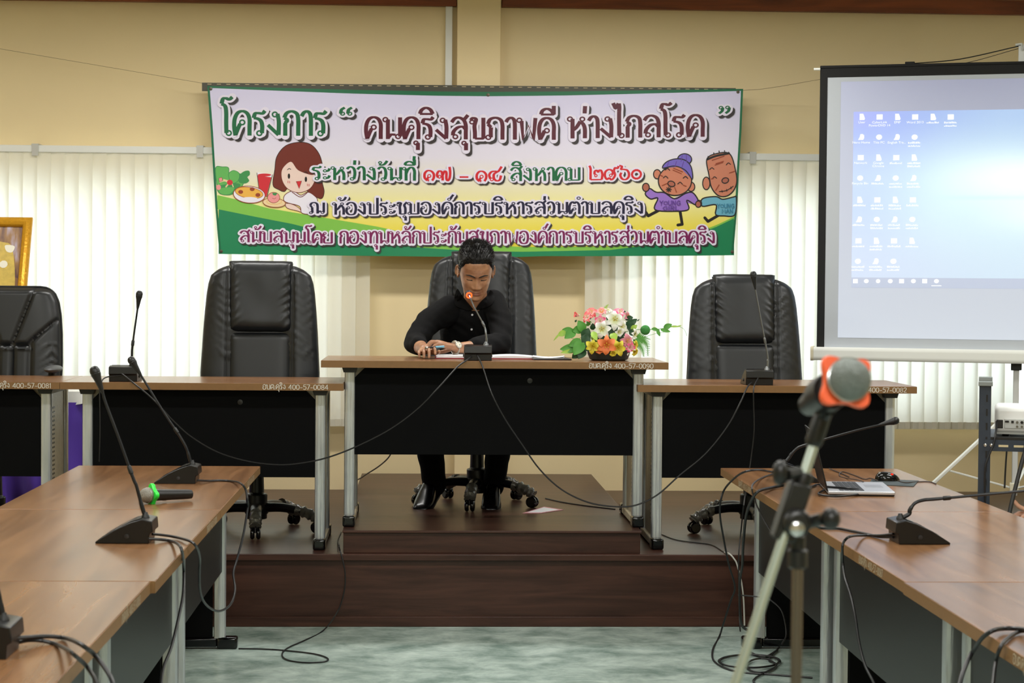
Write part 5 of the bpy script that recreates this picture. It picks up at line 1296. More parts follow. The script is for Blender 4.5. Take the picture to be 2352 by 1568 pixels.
# boom stand
M_tube = mat('satin_chrome_tube', (186, 196, 188), 0.25, metal=0.75)
M_tube2 = mat('dark_chrome_tube', (112, 104, 96), 0.22, metal=0.85)
YB2 = FY+.10
t = thing('microphone_stand', 'blurred boom microphone stand in the right foreground', 'microphone stand', (atY(1836, 1500, YB2).x, YB2, 0))
jt = atY(1822, 1195, YB2)
p_top = atY(1888, 965, YB2+.01); p_bot = atY(1650, 1690, YB2-.06)
bd_ = (p_bot-p_top)
b = MB(); b.tube([p_top+bd_*.08, p_bot], .0066, 14); boom = b.build('boom', M_tube, t)
b = MB(); b.lathe([(.008, -.022), (.0115, -.018), (.0115, .016), (.010, .021), (.0075, .024)], atY(1879, 985, YB2+.009), bd_, 14); b.build('boom_tip', M_black, boom)
# clip that grips the microphone body
cg = Vector(bc)+axn*.095; q = Vector((0, 0, 1)).rotation_difference(axn)
b = MB(); b.lathe([(.0185, -.022), (.0235, -.022), (.0245, .0), (.0235, .022), (.0185, .022)], cg, axn, 20); clip = b.build('microphone_clip', M_black, t)
b = MB(); b.tube(catmull([cg+Vector((.004, 0, -.018)), cg.lerp(p_top, .6)+Vector((.002, 0, -.002)), p_top, p_top+bd_*.06], 4), .010, 10); b.build('clip_arm', M_black, clip)
b = MB(); b.lathe([(.0085, -.014), (.012, -.011), (.012, .014), (.0085, .02)], atY(1842, 1108, YB2), bd_, 14); b.build('boom_grip', M_black, boom)
b = MB(); b.box(jt+Vector((-.004, -.004, .012)), (.028, .034, .075), Matrix.Rotation(.3, 3, 'Y')); b.lathe([(.014, -.022), (.018, -.018), (.018, .018), (.014, .022)], jt+Vector((0, -.012, .0)), (0, -1, 0), 16)
jo = b.build('boom_clutch', M_black, t, bevel=.004)
b = MB(); b.lathe([(0, 0), (.009, 0), (.0095, .003), (.006, .005), (0, .005)], jt+Vector((-.002, -.034, -.006)), (0, -1, 0), 14); b.build('clutch_bolt', M_led, jo)
kn = atY(1908, 1191, YB2-.03)
b = MB(); b.tube([jt+Vector((.008, -.01, -.004)), jt.lerp(kn, .75)], .008, 12); b.ball(kn, (.0125, .0125, .014), 16, 10); b.build('knob', M_black, jo)
kl = atY(1806, 1090, YB2-.02)
b = MB(); b.ball(kl+Vector((-.008, 0, .002)), (.010, .010, .016)); b.tube([kl, jt+Vector((.006, 0, .06))], .008, 8); b.build('wing_nut', M_black, jo)
up_t = Vector((jt.x+.006, YB2, jt.z-.02)); 
b = MB(); b.tube([up_t, Vector((up_t.x, YB2, up_t.z-.034))], .0098, 14); b.build('upper_sleeve', M_black, t)
zc_ = atY(1836, 1290, YB2).z
b = MB(); b.tube([Vector((up_t.x, YB2, zc_)), Vector((up_t.x, YB2, .16))], .0072, 16); up_ = b.build('upright_tube', M_tube2, t)
b = MB(); b.lathe([(.010, -.012), (.013, -.010), (.013, .010), (.010, .013)], (up_t.x, YB2, zc_+.004), (0, 0, 1), 16); b.build('height_clamp', M_black, up_)
b = MB(); b.lathe([(.014, .10), (.026, .11), (.026, .17), (.014, .20)], (up_t.x, YB2, 0), (0, 0, 1), 16); b.build('base_hub', M_black, t)
for k in range(3):
    a = radians(20+120*k); e = Vector((up_t.x+.30*cos(a), YB2+.30*sin(a), .012))
    b = MB(); b.tube([Vector((up_t.x+.02*cos(a), YB2+.02*sin(a), .14)), e], .008, 10); lg = b.build('leg', M_tube2, t)
    b = MB(); b.ball(e, (.014, .014, .012)); b.build('rubber_foot', M_black, lg)

# ================================================================== FRAMED PICTURE, DRAPED TABLE, LEAFLET, PAPERS
M_gold = mat('gilded_frame', (206, 150, 30), 0.35, metal=0.45, noise_amt=0.2, noise_scale=70, bump=0.5, bump_scale=70)
ZTAB = atY(165, 897, 10.0).z
tr = atY(76, 502, 10.42); pw = .64
ltop = Vector((tr.x-pw, tr.y, tr.z)); ln = (tr.z-ZTAB)
lean = Vector((0, -.36, -ln)); ll = lean.length; ld = lean.normalized(); nrm = Vector((1, 0, 0)).cross(ld).normalized()
if nrm.y > 0: nrm = -nrm
def FP(x, d, o=0): return Vector((tr.x-x, tr.y, tr.z))+ld*d+nrm*o
t = thing('framed_picture', 'gold framed picture of a robed figure leaning behind the lower chair', 'picture', FP(pw/2, ll))
fw = .052
b = MB(); prof = [(0, 0), (0, .018), (.006, .026), (.016, .022), (.028, .030), (.040, .024), (.050, .012), (.052, 0)]
cs_ = [(0, 0, 1, 1), (pw, 0, -1, 1), (pw, ll, -1, -1), (0, ll, 1, -1)]
vs = [FP(cx+sx*p[0], cy+sy*p[0], p[1]) for (cx, cy, sx, sy) in cs_ for p in prof]; np2 = len(prof)
fs = [(i*np2+j, i*np2+j+1, ((i+1) % 4)*np2+j+1, ((i+1) % 4)*np2+j) for i in range(4) for j in range(np2-1)]
b.add(vs, fs); b.build('gilded_frame', M_gold, t, smooth=50)
b = MB(); b.add([FP(.045, .045, .004), FP(pw-.045, .045, .004), FP(pw-.045, ll-.045, .004), FP(.045, ll-.045, .004)], [(0, 1, 2, 3)])
M_pic = bpy.data.materials.new('painted_backdrop'); M_pic.use_nodes = True; _nt = M_pic.node_tree; _b = _nt.nodes['Principled BSDF']; _b.inputs['Roughness'].default_value = .3
_tc = _nt.nodes.new('ShaderNodeTexCoord'); _mp = _nt.nodes.new('ShaderNodeMapping'); _mp.inputs['Scale'].default_value = (22, 6, 6); _n = _nt.nodes.new('ShaderNodeTexNoise'); _n.inputs['Scale'].default_value = 1; _n.inputs['Detail'].default_value = 3
_cr = _nt.nodes.new('ShaderNodeValToRGB'); _cr.color_ramp.elements[0].color = (*lin((92, 62, 62)), 1); _cr.color_ramp.elements[0].position = .35; _cr.color_ramp.elements[1].color = (*lin((176, 164, 182)), 1); _cr.color_ramp.elements[1].position = .65
_e = _cr.color_ramp.elements.new(.5); _e.color = (*lin((150, 112, 70)), 1)
_nt.links.new(_tc.outputs['Object'], _mp.inputs[0]); _nt.links.new(_mp.outputs[0], _n.inputs['Vector']); _nt.links.new(_n.outputs['Fac'], _cr.inputs[0]); _nt.links.new(_cr.outputs[0], _b.inputs['Base Color'])
b.build('painting', M_pic, t, smooth=0)
M_robe = mat('painted_gold_robe', (196, 168, 74), 0.4, noise_amt=0.35, noise_scale=40); M_ped = mat('painted_brown', (120, 82, 50), 0.4, noise_amt=0.3, noise_scale=30); M_pwht = mat('painted_white', (226, 222, 206), 0.4); M_pskin = mat('painted_skin', (190, 140, 108), 0.4)
def fpoly(b, pts, o):
    pts = [(x-.065, y) for x, y in pts]
    pts = [(p.x, p.y) for p in catmull([(x, y, 0) for x, y in pts], 4, True)]; b.add([FP(x, d, o) for x, d in pts], [tuple(range(len(pts)))])
b = MB(); b.m = 1; fpoly(b, [(.06, .40), (.16, .34), (.20, .42), (.20, .56), (.05, .56)], .0050); b.m = 0
fpoly(b, [(.16, .18), (.22, .14), (.30, .13), (.38, .15), (.44, .22), (.46, .40), (.42, .60), (.40, .92), (.20, .92), (.165, .60), (.13, .42)], .0055)
b.m = 3; b.add([FP(.230+.045*cos(a), .085+.058*sin(a), .0058) for a in [2*pi*k/16 for k in range(16)]], [tuple(range(16))])
b.m = 2; b.add([FP(.135+.022*cos(a), .27+.022*sin(a), .0065) for a in [2*pi*k/10 for k in range(10)]], [tuple(range(10))]); fpoly(b, [(.15, .165), (.20, .16), (.19, .195), (.16, .20)], .0065)
b.build('painted_figure', [M_robe, M_ped, M_pwht, M_pskin], t, smooth=0)
M_purple = mat('purple_satin', (92, 58, 178), 0.45, sheen=0.3); M_wcloth = mat('white_cloth', (226, 226, 222), 0.7)
tx0, tx1, ty0, ty1 = -3.1, atY(204, 950, 9.9).x, 9.92, 10.55
t = thing('draped_table', 'small table draped in purple and white cloth behind the left desks', 'table', ((tx0+tx1)/2, (ty0+ty1)/2, ZP1))
b = MB(); b.bx(tx0+.02, tx1-.02, ty0+.02, ty1-.02, ZTAB-.03, ZTAB-.006)
b.build('table_board', M_beige, t)
def edgep(u):
    per = [(tx0, ty1), (tx0, ty0), (tx1, ty0), (tx1, ty1)]; seg = [ty1-ty0, tx1-tx0, ty1-ty0]; L = sum(seg)*u
    for i in range(3):
        if L <= seg[i] or i == 2:
            k = L/seg[i]; a, c = per[i], per[i+1]; n = ((-1, 0), (0, -1), (1, 0))[i]; return a[0]+(c[0]-a[0])*k, a[1]+(c[1]-a[1])*k, n
        L -= seg[i]
def skirt(u, v):
    x, y, n = edgep(u); f = (.012+.03*v)*(sin(u*88+1.3*sin(v*3))+.5*sin(u*37))*(.4+.6*v)+.012
    return Vector((x+n[0]*f, y+n[1]*f, ZTAB-.055-(ZTAB-.055-ZP1-.004)*v))
b = MB(); b.grid(skirt, 160, 14); b.build('purple_skirt', M_purple, t, smooth=80)
b = MB(); b.bx(tx0-.004, tx1+.004, ty0-.004, ty1+.004, ZTAB-.006, ZTAB)
b.grid(lambda u, v: Vector((edgep(u)[0]+edgep(u)[2][0]*(.006+.012*v*(1+sin(u*60))), edgep(u)[1]+edgep(u)[2][1]*(.006+.012*v*(1+sin(u*60))), ZTAB-.003-.065*v*(1+.25*sin(u*30)))), 120, 4)
b.build('white_top_cloth', M_wcloth, t, smooth=60)
M_paper = mat('white_paper', (236, 236, 238), 0.7); M_pinkp = mat('pink_print', (214, 150, 156), 0.6, noise_amt=0.3, noise_scale=60)
t = thing('leaflet', 'pink and white leaflet on the raised step under the man\'s chair', 'leaflet', atZ(1250, 1171, ZP2))
b = MB(); q = [atZ(1200, 1178, ZP2+.002), atZ(1242, 1178, ZP2+.002), atZ(1294, 1170, ZP2+.002), atZ(1250, 1163, ZP2+.002)]
b.add(q+[p-Vector((0, 0, .0015)) for p in q], [(0, 1, 2, 3), (7, 6, 5, 4), (0, 4, 5, 1), (1, 5, 6, 2), (2, 6, 7, 3), (3, 7, 4, 0)]); b.build('sheet', M_pinkp, t, smooth=0)
b = MB(); cc = sum((Vector(p) for p in q), Vector())/4; b.add([cc+(p-cc)*.78+Vector((0, 0, .0008)) for p in q], [(0, 1, 2, 3)]); b.build('printed_panel', M_paper, t, smooth=0)
# papers and folder on the middle desk
YF0 = 8.5212
def sheets(name, label, cat, x0, x1, y0, y1, z0_, z1_, m, rot=0, part='sheet', curl=0):
    cx, cy = (x0+x1)/2, (y0+y1)/2; t = thing(name, label, cat, (cx, cy, z0_), rot)
    def top(u, v): return Vector(((u-.5)*(x1-x0), (v-.5)*(y1-y0), z1_-z0_+curl*abs(u-.5)**2*4))
    b = MB(); b.grid(top, 8, 2); b.grid(lambda u, v: top(u, v)*1.0-Vector((0, 0, (z1_-z0_))), 8, 2)
    b.bx(-(x1-x0)/2, (x1-x0)/2, -(y1-y0)/2, (y1-y0)/2, 0.0, (z1_-z0_)*.96)
    b.build(part, m, t, local=True, smooth=0); return t
xa, xb = atY(1000, 820, YF0+.2).x, atY(1236, 820, YF0+.2).x
t = sheets('folder', 'open red folder of white papers lying in front of the man', 'folder', xa, xb, YF0+.26, YF0+.52, ZTC+.0005, ZTC+.005, mat('red_folder', (150, 22, 40), 0.4), 0, 'cover')
b = MB()
for k, (u0, u1) in enumerate(((.004, .235), (.245, .46))):
    x0_, x1_ = xa+u0, min(xa+u1, xb-.004)
    b.grid(lambda u, v: Vector((x0_+(x1_-x0_)*u, YF0+.265+.24*v, ZTC+.010+.006*sin(pi*u)*(1 if k else .8))), 10, 3)
    b.grid(lambda u, v: Vector((x0_+(x1_-x0_)*u, YF0+.265, ZTC+.005+v*(.005+.006*sin(pi*u)*(1 if k else .8)))), 10, 2)
b.build('paper_pages', M_paper, t, smooth=60)
xc_, xd_ = atY(1222, 815, YF0+.25).x, atY(1308, 815, YF0+.25).x
sheets('notebook', 'thin dark notebook between the red folder and the flower bowl', 'notebook', xc_, xd_, YF0+.20, YF0+.40, ZTC+.0005, ZTC+.006, mat('dark_cover', (40, 36, 44), 0.4), radians(4), 'cover')
sheets('paper_sheet', 'white sheet of paper on the dark notebook', 'paper', xc_+.005, xd_-.02, YF0+.23, YF0+.41, ZTC+.0065, ZTC+.0085, M_paper, radians(-6), 'sheet', .006)
# ================================================================== FLOWER ARRANGEMENT
def fz(x, y): return 1230+.1743*x, 680+.1743*y
FYC = 8.74
fc = atZ(*fz(965, 845), ZTC); fc = Vector((atY(1398, 820, FYC).x, FYC, ZTC))
t = thing('flower_arrangement', 'artificial lilies and leaves in a dark bowl on the middle desk', 'flowers', fc)
M_bowl = mat('dark_bowl', (44, 50, 48), 0.35); M_bowl2 = mat('floral_foam', (40, 66, 40), 0.9)
b = MB(); b.lathe([(0, 0), (.075, 0), (.088, .006), (.098, .030), (.100, .048), (.095, .050), (.090, .034), (0, .030)], fc, (0, 0, 1), 32); bowl = b.build('bowl', M_bowl, t)
b = MB(); b.ball(fc+Vector((0, .01, .075)), (.080, .070, .075), 20, 12); b.build('moss_mound', M_bowl2, t)
def petal_mat(n, base, tip): 
    m = bpy.data.materials.new('petal_'+n); m.use_nodes = True; nt = m.node_tree; p = nt.nodes['Principled BSDF']; p.inputs['Roughness'].default_value = .5
    a = nt.nodes.new('ShaderNodeAttribute'); a.attribute_name = 'along'
    cr = nt.nodes.new('ShaderNodeValToRGB'); cr.color_ramp.elements[0].color = (*lin(base), 1); cr.color_ramp.elements[0].position = .15; cr.color_ramp.elements[1].color = (*lin(tip), 1); cr.color_ramp.elements[1].position = .7
    nt.links.new(a.outputs['Fac'], cr.inputs[0]); nt.links.new(cr.outputs[0], p.inputs['Base Color']); return m
PM = {'white': petal_mat('white', (216, 226, 170), (246, 246, 244)), 'coral': petal_mat('coral', (252, 206, 196), (248, 78, 86)), 'pink': petal_mat('pink', (252, 190, 160), (246, 140, 150)),
      'yellow': petal_mat('yellow', (190, 160, 30), (236, 224, 70)), 'orange': petal_mat('orange', (206, 96, 40), (252, 142, 84)), 'rose': petal_mat('rose', (250, 226, 226), (240, 90, 140)), 'mauve': petal_mat('mauve', (206, 140, 130), (214, 130, 150))}
M_stam = mat('stamen_yellow', (206, 176, 40), 0.7)
rf = random.Random(3)
def at_f(x, y, dy): return atY(*fz(x, y), FYC+dy)
def lily(x, y, rpx, col, dy, face=(0, -1, .25), open_=.75, spin=0.0, n=6):
    c = at_f(x, y, dy); R = rpx*.1743*8.7/FPX*1.14; f = Vector(face).normalized(); q = Vector((0, 0, 1)).rotation_difference(f)
    b = MB(); al = []
    for k in range(n):
        a = 2*pi*k/n+spin+rf.uniform(-.12, .12); L = R*rf.uniform(.9, 1.1); wd = L*(.30 if k % 2 else .36); op = open_+rf.uniform(-.1, .1)
        rz = Matrix.Rotation(a, 3, 'Z')
        def pet(u, v):
            s = (u-.5)*2; w = wd*sin(pi*min(1, .12+.88*v))**.75*(1-.15*v)
            if v > .97: w *= .15
            r = L*v*(.45+.55*op); h = L*(1-op)*.9*v+L*.42*sin(pi*v*.75)*(1-.4*op)-L*.42*v**2.4*op
            return c+q @ (rz @ Vector((r, s*w, h+.18*w*s*s)))
        b.grid(pet, 4, 8); al += [j/8 for j in range(9) for i in range(5)]
    o = b.build('lily', PM[col], t, smooth=80)
    at = o.data.attributes.new('along', 'FLOAT', 'POINT'); inv = al
    for i, vv in enumerate(al): at.data[i].value = vv
    b = MB()
    for k in range(5):
        a = 2*pi*k/5+.3; e = c+q @ Vector((R*.20*cos(a), R*.20*sin(a), R*.52)); b.tube([c, e], R*.012, 4); b.ball(e, R*.05, 6, 4)
    b.build('stamens', M_stam, o)
    return o
for L in [(740, 232, 95, 'coral', .02, (-.3, -.7, .8), .8, 0), (690, 285, 80, 'coral', -.02, (-.6, -.8, .5), .8, .5), (572, 262, 62, 'coral', .0, (-1, -.3, .4), .25, 0), (870, 235, 95, 'pink', .0, (-.1, -.7, .8), .6, .2), (850, 330, 85, 'rose', -.035, (-.2, -.9, .3), .75, .3),
          (1040, 315, 128, 'white', -.06, (.05, -1, .25), .85, .5), (875, 440, 122, 'white', -.085, (-.15, -1, .1), .85, .1), (1130, 400, 95, 'white', -.05, (.5, -1, .1), .8, .3), (950, 205, 80, 'white', .03, (.0, -.5, .9), .8, 0), (1090, 470, 80, 'white', -.06, (.4, -1, -.2), .6, .2), (1290, 510, 85, 'white', -.02, (.8, -.8, .1), .7, .4),
          (1105, 225, 90, 'rose', .02, (.35, -.6, .8), .8, 0), (1200, 275, 75, 'mauve', .02, (.7, -.7, .5), .7, .2),
          (755, 665, 105, 'yellow', -.10, (-.25, -1, .0), .85, .2), (1080, 680, 115, 'yellow', -.11, (.1, -1, -.1), .85, .0), (935, 645, 130, 'orange', -.12, (-.05, -1, -.05), .85, .5), (850, 690, 75, 'orange', -.10, (-.4, -1, -.4), .6, .3),
          (1200, 600, 105, 'mauve', -.08, (.4, -1, .2), .75, .1), (1235, 670, 80, 'rose', -.09, (.4, -1, -.3), .7, .5), (1300, 640, 70, 'yellow', -.06, (.9, -.7, .1), .7, .2), (1295, 730, 65, 'yellow', -.06, (.7, -.8, -.5), .7, .2), (1020, 735, 60, 'yellow', -.115, (.0, -1, -.7), .5, .2)]:
    lily(*L)
M_leaf = mat('leaf_green', (88, 160, 62), 0.5, noise_amt=0.25, noise_scale=40); M_leafd = mat('leaf_dark', (34, 78, 42), 0.5, noise_amt=0.3, noise_scale=40); M_leafy = mat('leaf_pale', (168, 206, 84), 0.5, noise_amt=0.2, noise_scale=30)
def leaf(x0, y0, x1, y1, w, m, dy0=0., dy1=0., lob=0., droop=.1, name='leaf'):
    a, c = at_f(x0, y0, dy0), at_f(x1, y1, dy1); d = c-a; L = d.length; W = w*.1743*8.7/FPX
    side = d.cross(Vector((0, -1, .15))).normalized(); nr = side.cross(d.normalized())
    b = MB()
    def fn(u, v):
        s = (u-.5)*2; ww = W*sin(pi*(.04+.96*v)**.8)**.8*(1+lob*abs(sin(v*13))*(abs(s) > .6))
        if v > .985: ww *= .1
        return a+d*v+side*s*ww+nr*(L*droop*sin(pi*v)+.12*W*s*s)
    b.grid(fn, 6, 14); return b.build(name, m, t, smooth=80)
for q in [(640, 460, 560, 320, 62, M_leaf, -.02, -.02), (620, 430, 480, 460, 58, M_leaf, 0, -.01), (520, 450, 380, 560, 62, M_leaf, 0, -.02), (500, 470, 350, 440, 50, M_leaf, 0, .01), (400, 470, 290, 520, 42, M_leafy, 0, 0), (330, 480, 235, 590, 12, M_leafy, 0, 0),
          (620, 600, 500, 780, 78, M_leaf, -.05, -.08), (600, 580, 430, 660, 56, M_leaf, -.05, -.06), (560, 680, 320, 700, 60, M_leaf, -.05, -.05), (520, 720, 330, 745, 30, M_leafy, -.05, -.06), (640, 700, 560, 830, 60, M_leafd, -.05, -.08), (600, 720, 480, 820, 55, M_leafd, -.04, -.04),
          (750, 470, 810, 590, 42, M_leafy, -.09, -.12), (1010, 490, 1060, 600, 52, M_leafy, -.08, -.12), (760, 560, 740, 520, 30, M_leafy, -.09, -.1), (640, 560, 700, 420, 70, M_leafd, -.03, -.03), (700, 600, 610, 500, 70, M_leafd, -.04, -.03), (680, 520, 640, 690, 60, M_leafd, -.04, -.05), (720, 640, 640, 720, 60, M_leafd, -.05, -.06),
          (1200, 420, 1300, 320, 60, M_leafd, 0, 0), (1230, 380, 1340, 300, 40, M_leafd, 0, 0), (1210, 430, 1330, 390, 52, M_leafd, -.01, -.01), (1230, 480, 1330, 480, 45, M_leafd, -.02, -.02), (1180, 300, 1260, 290, 30, M_leafd, .03, .03), (1150, 190, 1190, 210, 12, M_leafd, .03, .03), (520, 340, 545, 310, 14, M_leafd, 0, 0), (900, 540, 1010, 560, 60, M_leafd, -.06, -.06), (860, 560, 960, 580, 40, M_leafd, -.06, -.06), (1130, 500, 1180, 460, 50, M_leafd, -.04, -.04),
          (1530, 430, 1640, 450, 22, M_leaf, 0, 0), (1600, 440, 1640, 530, 24, M_leaf, 0, 0), (1650, 440, 1780, 470, 26, M_leaf, 0, 0), (1690, 420, 1800, 370, 38, M_leaf, 0, 0), (1780, 400, 1900, 400, 14, M_leafy, 0, 0), (1860, 405, 1925, 385, 10, M_leafy, 0, 0), (1540, 430, 1600, 420, 18, M_leafy, 0, 0), (1340, 330, 1370, 300, 8, M_leafd, 0, 0), (1260, 440, 1340, 380, 34, M_leafy, -.02, -.02)]:
    leaf(*q)
for k in range(26):
    x = rf.uniform(640, 1260); y = rf.uniform(260, 700); a = rf.uniform(0, 2*pi); L = rf.uniform(70, 120)
    leaf(x, y, x+L*cos(a), y+L*sin(a)*.8, rf.uniform(26, 44), (M_leafd, M_leaf, M_leafd)[k % 3], .005, .0)
def frond(pts, w, m, dys):
    path = catmull([at_f(x, y, d) for (x, y), d in zip(pts, dys)], 6); b = MB(); b.tube(path, .0012, 5); n = len(path)
    for i in range(2, n):
        k = i/(n-1); W = w*.1743*8.7/FPX*(1-.75*k); tg = (path[i]-path[i-1]).normalized()
        for s in (-1, 1):
            sd_ = tg.cross(Vector((0, -1, 0))).normalized()*s; e = path[i]+sd_*W+tg*W*.5; h = tg*W*.22
            b.add([path[i]-h, e-h*.3, e+h*.3, path[i]+h], [(0, 1, 2, 3)])
    return b.build('fern_frond', m, t, smooth=0)
frond([(1270, 560), (1350, 620), (1410, 700), (1425, 790)], 70, M_leaf, (-.03, -.04, -.05, -.05))
frond([(1300, 530), (1400, 560), (1470, 640), (1480, 780)], 75, M_leaf, (-.02, -.03, -.03, -.03))
frond([(1350, 560), (1430, 540), (1510, 570)], 40, M_leaf, (0, 0, 0))
frond([(900, 190), (930, 140), (960, 110)], 30, M_leafy, (.04, .04, .04)); frond([(940, 190), (935, 120)], 24, M_leafy, (.04, .04))
M_ballg = mat('green_seed_ball', (70, 150, 74), 0.9, noise_amt=0.5, noise_scale=300, bump=1.0, bump_scale=400)
b = MB(); b.ball(at_f(1446, 446, 0), .0231, 22, 14); b.build('seed_ball', M_ballg, t)
M_stem = mat('green_stem', (104, 158, 70), 0.5)
for pts, r in (([(1180, 470), (1300, 445), (1440, 435), (1560, 438), (1680, 425), (1800, 405), (1900, 400)], .0016), ([(1380, 560), (1520, 510), (1640, 480), (1690, 475)], .0010), ([(640, 520), (560, 560), (480, 555), (450, 530)], .0010), ([(1900, 400), (1960, 440), (1998, 525)], .0010), ([(1690, 475), (1760, 410)], .0010)):
    b = MB(); b.tube(catmull([at_f(x, y, 0) for x, y in pts], 5), r, 6); b.build('stem', M_stem, t)
b = MB()
for k in range(34):
    x, y = (rf.gauss(690, 60), rf.gauss(310, 45)) if k < 20 else (rf.gauss(950, 60), rf.gauss(195, 14)); b.ball(at_f(x, y, rf.uniform(-.07, -.02)), .0026, 6, 4)
for k in range(10): b.ball(at_f(rf.gauss(1215, 18), rf.gauss(760, 22), -.085), .0024, 6, 4)
b.build('babys_breath', mat('tiny_white_flowers', (236, 236, 226), 0.7), t)
# ================================================================== THE SEATED MAN
M_skin = bpy.data.materials.new('skin'); M_skin.use_nodes = True
_nt = M_skin.node_tree; _b = _nt.nodes['Principled BSDF']; _b.inputs['Roughness'].default_value = .42
_b.inputs['Subsurface Weight'].default_value = .12; _b.inputs['Subsurface Radius'].default_value = (.010, .004, .002); _b.inputs['Subsurface Scale'].default_value = 1.0
_tc = _nt.nodes.new('ShaderNodeTexCoord'); _n = _nt.nodes.new('ShaderNodeTexNoise'); _n.inputs['Scale'].default_value = 28; _n.inputs['Detail'].default_value = 4
_cr = _nt.nodes.new('ShaderNodeValToRGB'); _cr.color_ramp.elements[0].color = (*lin((146, 100, 72)), 1); _cr.color_ramp.elements[0].position = .3; _cr.color_ramp.elements[1].color = (*lin((186, 138, 104)), 1); _cr.color_ramp.elements[1].position = .7
_nt.links.new(_tc.outputs['Object'], _n.inputs['Vector']); _nt.links.new(_n.outputs['Fac'], _cr.inputs[0]); _nt.links.new(_cr.outputs[0], _b.inputs['Base Color'])
M_lip = mat('lips', (132, 74, 62), 0.4); M_hair = mat('black_hair', (17, 15, 15), 0.5, spec=0.3); M_brow = mat('brow_hair', (34, 24, 20), 0.7)
M_shirt = mat('black_shirt', (7, 7, 9), 0.85, spec=0.2, bump=0.2, bump_scale=30)
M_trouser = mat('black_trousers', (7, 7, 8), 0.9, spec=0.2); M_shoe = mat('polished_black_shoe', (8, 8, 9), 0.22, spec=0.4)
man = thing('person', 'man in a black shirt seated behind the middle desk, head bowed over papers', 'person', (.24, 9.45, ZP2))

def loft(b, rings, seg=20, cap=True, p=2.0):
    """rings: (centre, a, b) ; a and b are half-axis vectors"""
    vs = []
    for (c, a, bb) in rings:
        for k in range(seg):
            t = 2*pi*k/seg; ct, st = cos(t), sin(t)
            x = math.copysign(abs(ct)**(2/p), ct); y = math.copysign(abs(st)**(2/p), st)
            vs.append(Vector(c)+Vector(a)*x+Vector(bb)*y)
    n = len(rings); fs = [(i*seg+k, i*seg+(k+1) % seg, (i+1)*seg+(k+1) % seg, (i+1)*seg+k) for i in range(n-1) for k in range(seg)]
    if cap: fs.append(tuple(range(seg-1, -1, -1))); fs.append(tuple((n-1)*seg+k for k in range(seg)))
    b.add(vs, fs)
def limb(b, pts, rad, seg=16, n=5):
    """smooth tapering limb with rounded ends"""
    path = catmull(pts, n); m = len(path)
    rr = [interp([(i/(len(rad)-1), r) for i, r in enumerate(rad)], j/(m-1)) for j in range(m)]
    b.tube(path, rr, seg); b.ball(path[0], rr[0]*.999, 14, 8); b.ball(path[-1], rr[-1]*.999, 14, 8)
def merged(b, name, m, parent, voxel, smooth_it=4, factor=.5, disp=None):
    """union of all pieces into one continuous skin"""
    o = b.build(name+'_pieces', m, None, smooth=0, weld=True)
    bm = bmesh.new(); bm.from_mesh(o.data)
    bmesh.ops.dissolve_degenerate(bm, dist=1e-6, edges=bm.edges)
    bmesh.ops.holes_fill(bm, edges=[e for e in bm.edges if e.is_boundary], sides=0)
    bmesh.ops.recalc_face_normals(bm, faces=bm.faces)
    bm.to_mesh(o.data); bm.free()
    r = o.modifiers.new('r', 'REMESH'); r.mode = 'VOXEL'; r.voxel_size = voxel; r.use_smooth_shade = True
    if smooth_it:
        s = o.modifiers.new('s', 'SMOOTH'); s.factor = factor; s.iterations = smooth_it
    bpy.context.view_layer.update()
    me = bpy.data.meshes.new_from_object(o.evaluated_get(bpy.context.evaluated_depsgraph_get()))
    bpy.data.objects.remove(o)
    if disp:
        nn = [v.normal.copy() for v in me.vertices]
        for v, n_ in zip(me.vertices, nn): v.co = v.co+n_*disp(v.co, n_)
    inv = world_of(parent).inverted(); me.transform(inv)
    me.polygons.foreach_set('use_smooth', [True]*len(me.polygons)); me.update()
    me.materials.clear(); me.materials.append(m); me.name = name
    ob = bpy.data.objects.new(name, me); COL.objects.link(ob); ob.parent = parent
    return ob

# --- head -----------------------------------------------------------
HO = Vector((.2405, 9.10, 1.5935))
HS = 1.085
HR = Matrix.Rotation(radians(30), 3, 'X') @ Matrix.Rotation(radians(2.0), 3, 'Y') @ Matrix.Rotation(radians(2), 3, 'Z')
HT = [(-.119, .010, -.078, -.058), (-.114, .026, -.088, -.036), (-.103, .039, -.094, -.012), (-.086, .050, -.0945, .010), (-.065, .0585, -.093, .035), (-.04, .0655, -.0935, .065), (-.02, .0695, -.093, .080), (0, .0725, -.0915, .090), (.02, .0745, -.095, .095), (.045, .0755, -.0955, .098), (.07, .072, -.0885, .094), (.092, .061, -.070, .080), (.107, .043, -.046, .056), (.1145, .022, -.022, .030), (.1165, .002, -.004, .010)]
def hprof(z):
    z = max(-.119, min(.1165, z))
    r = [interp([(q[0], q[i]) for q in HT], z) for i in (1, 2, 3)]
    return r
def ga(x, z, cx, cz, sx, sz): return exp(-((x-cx)/sx)**2-((z-cz)/sz)**2)
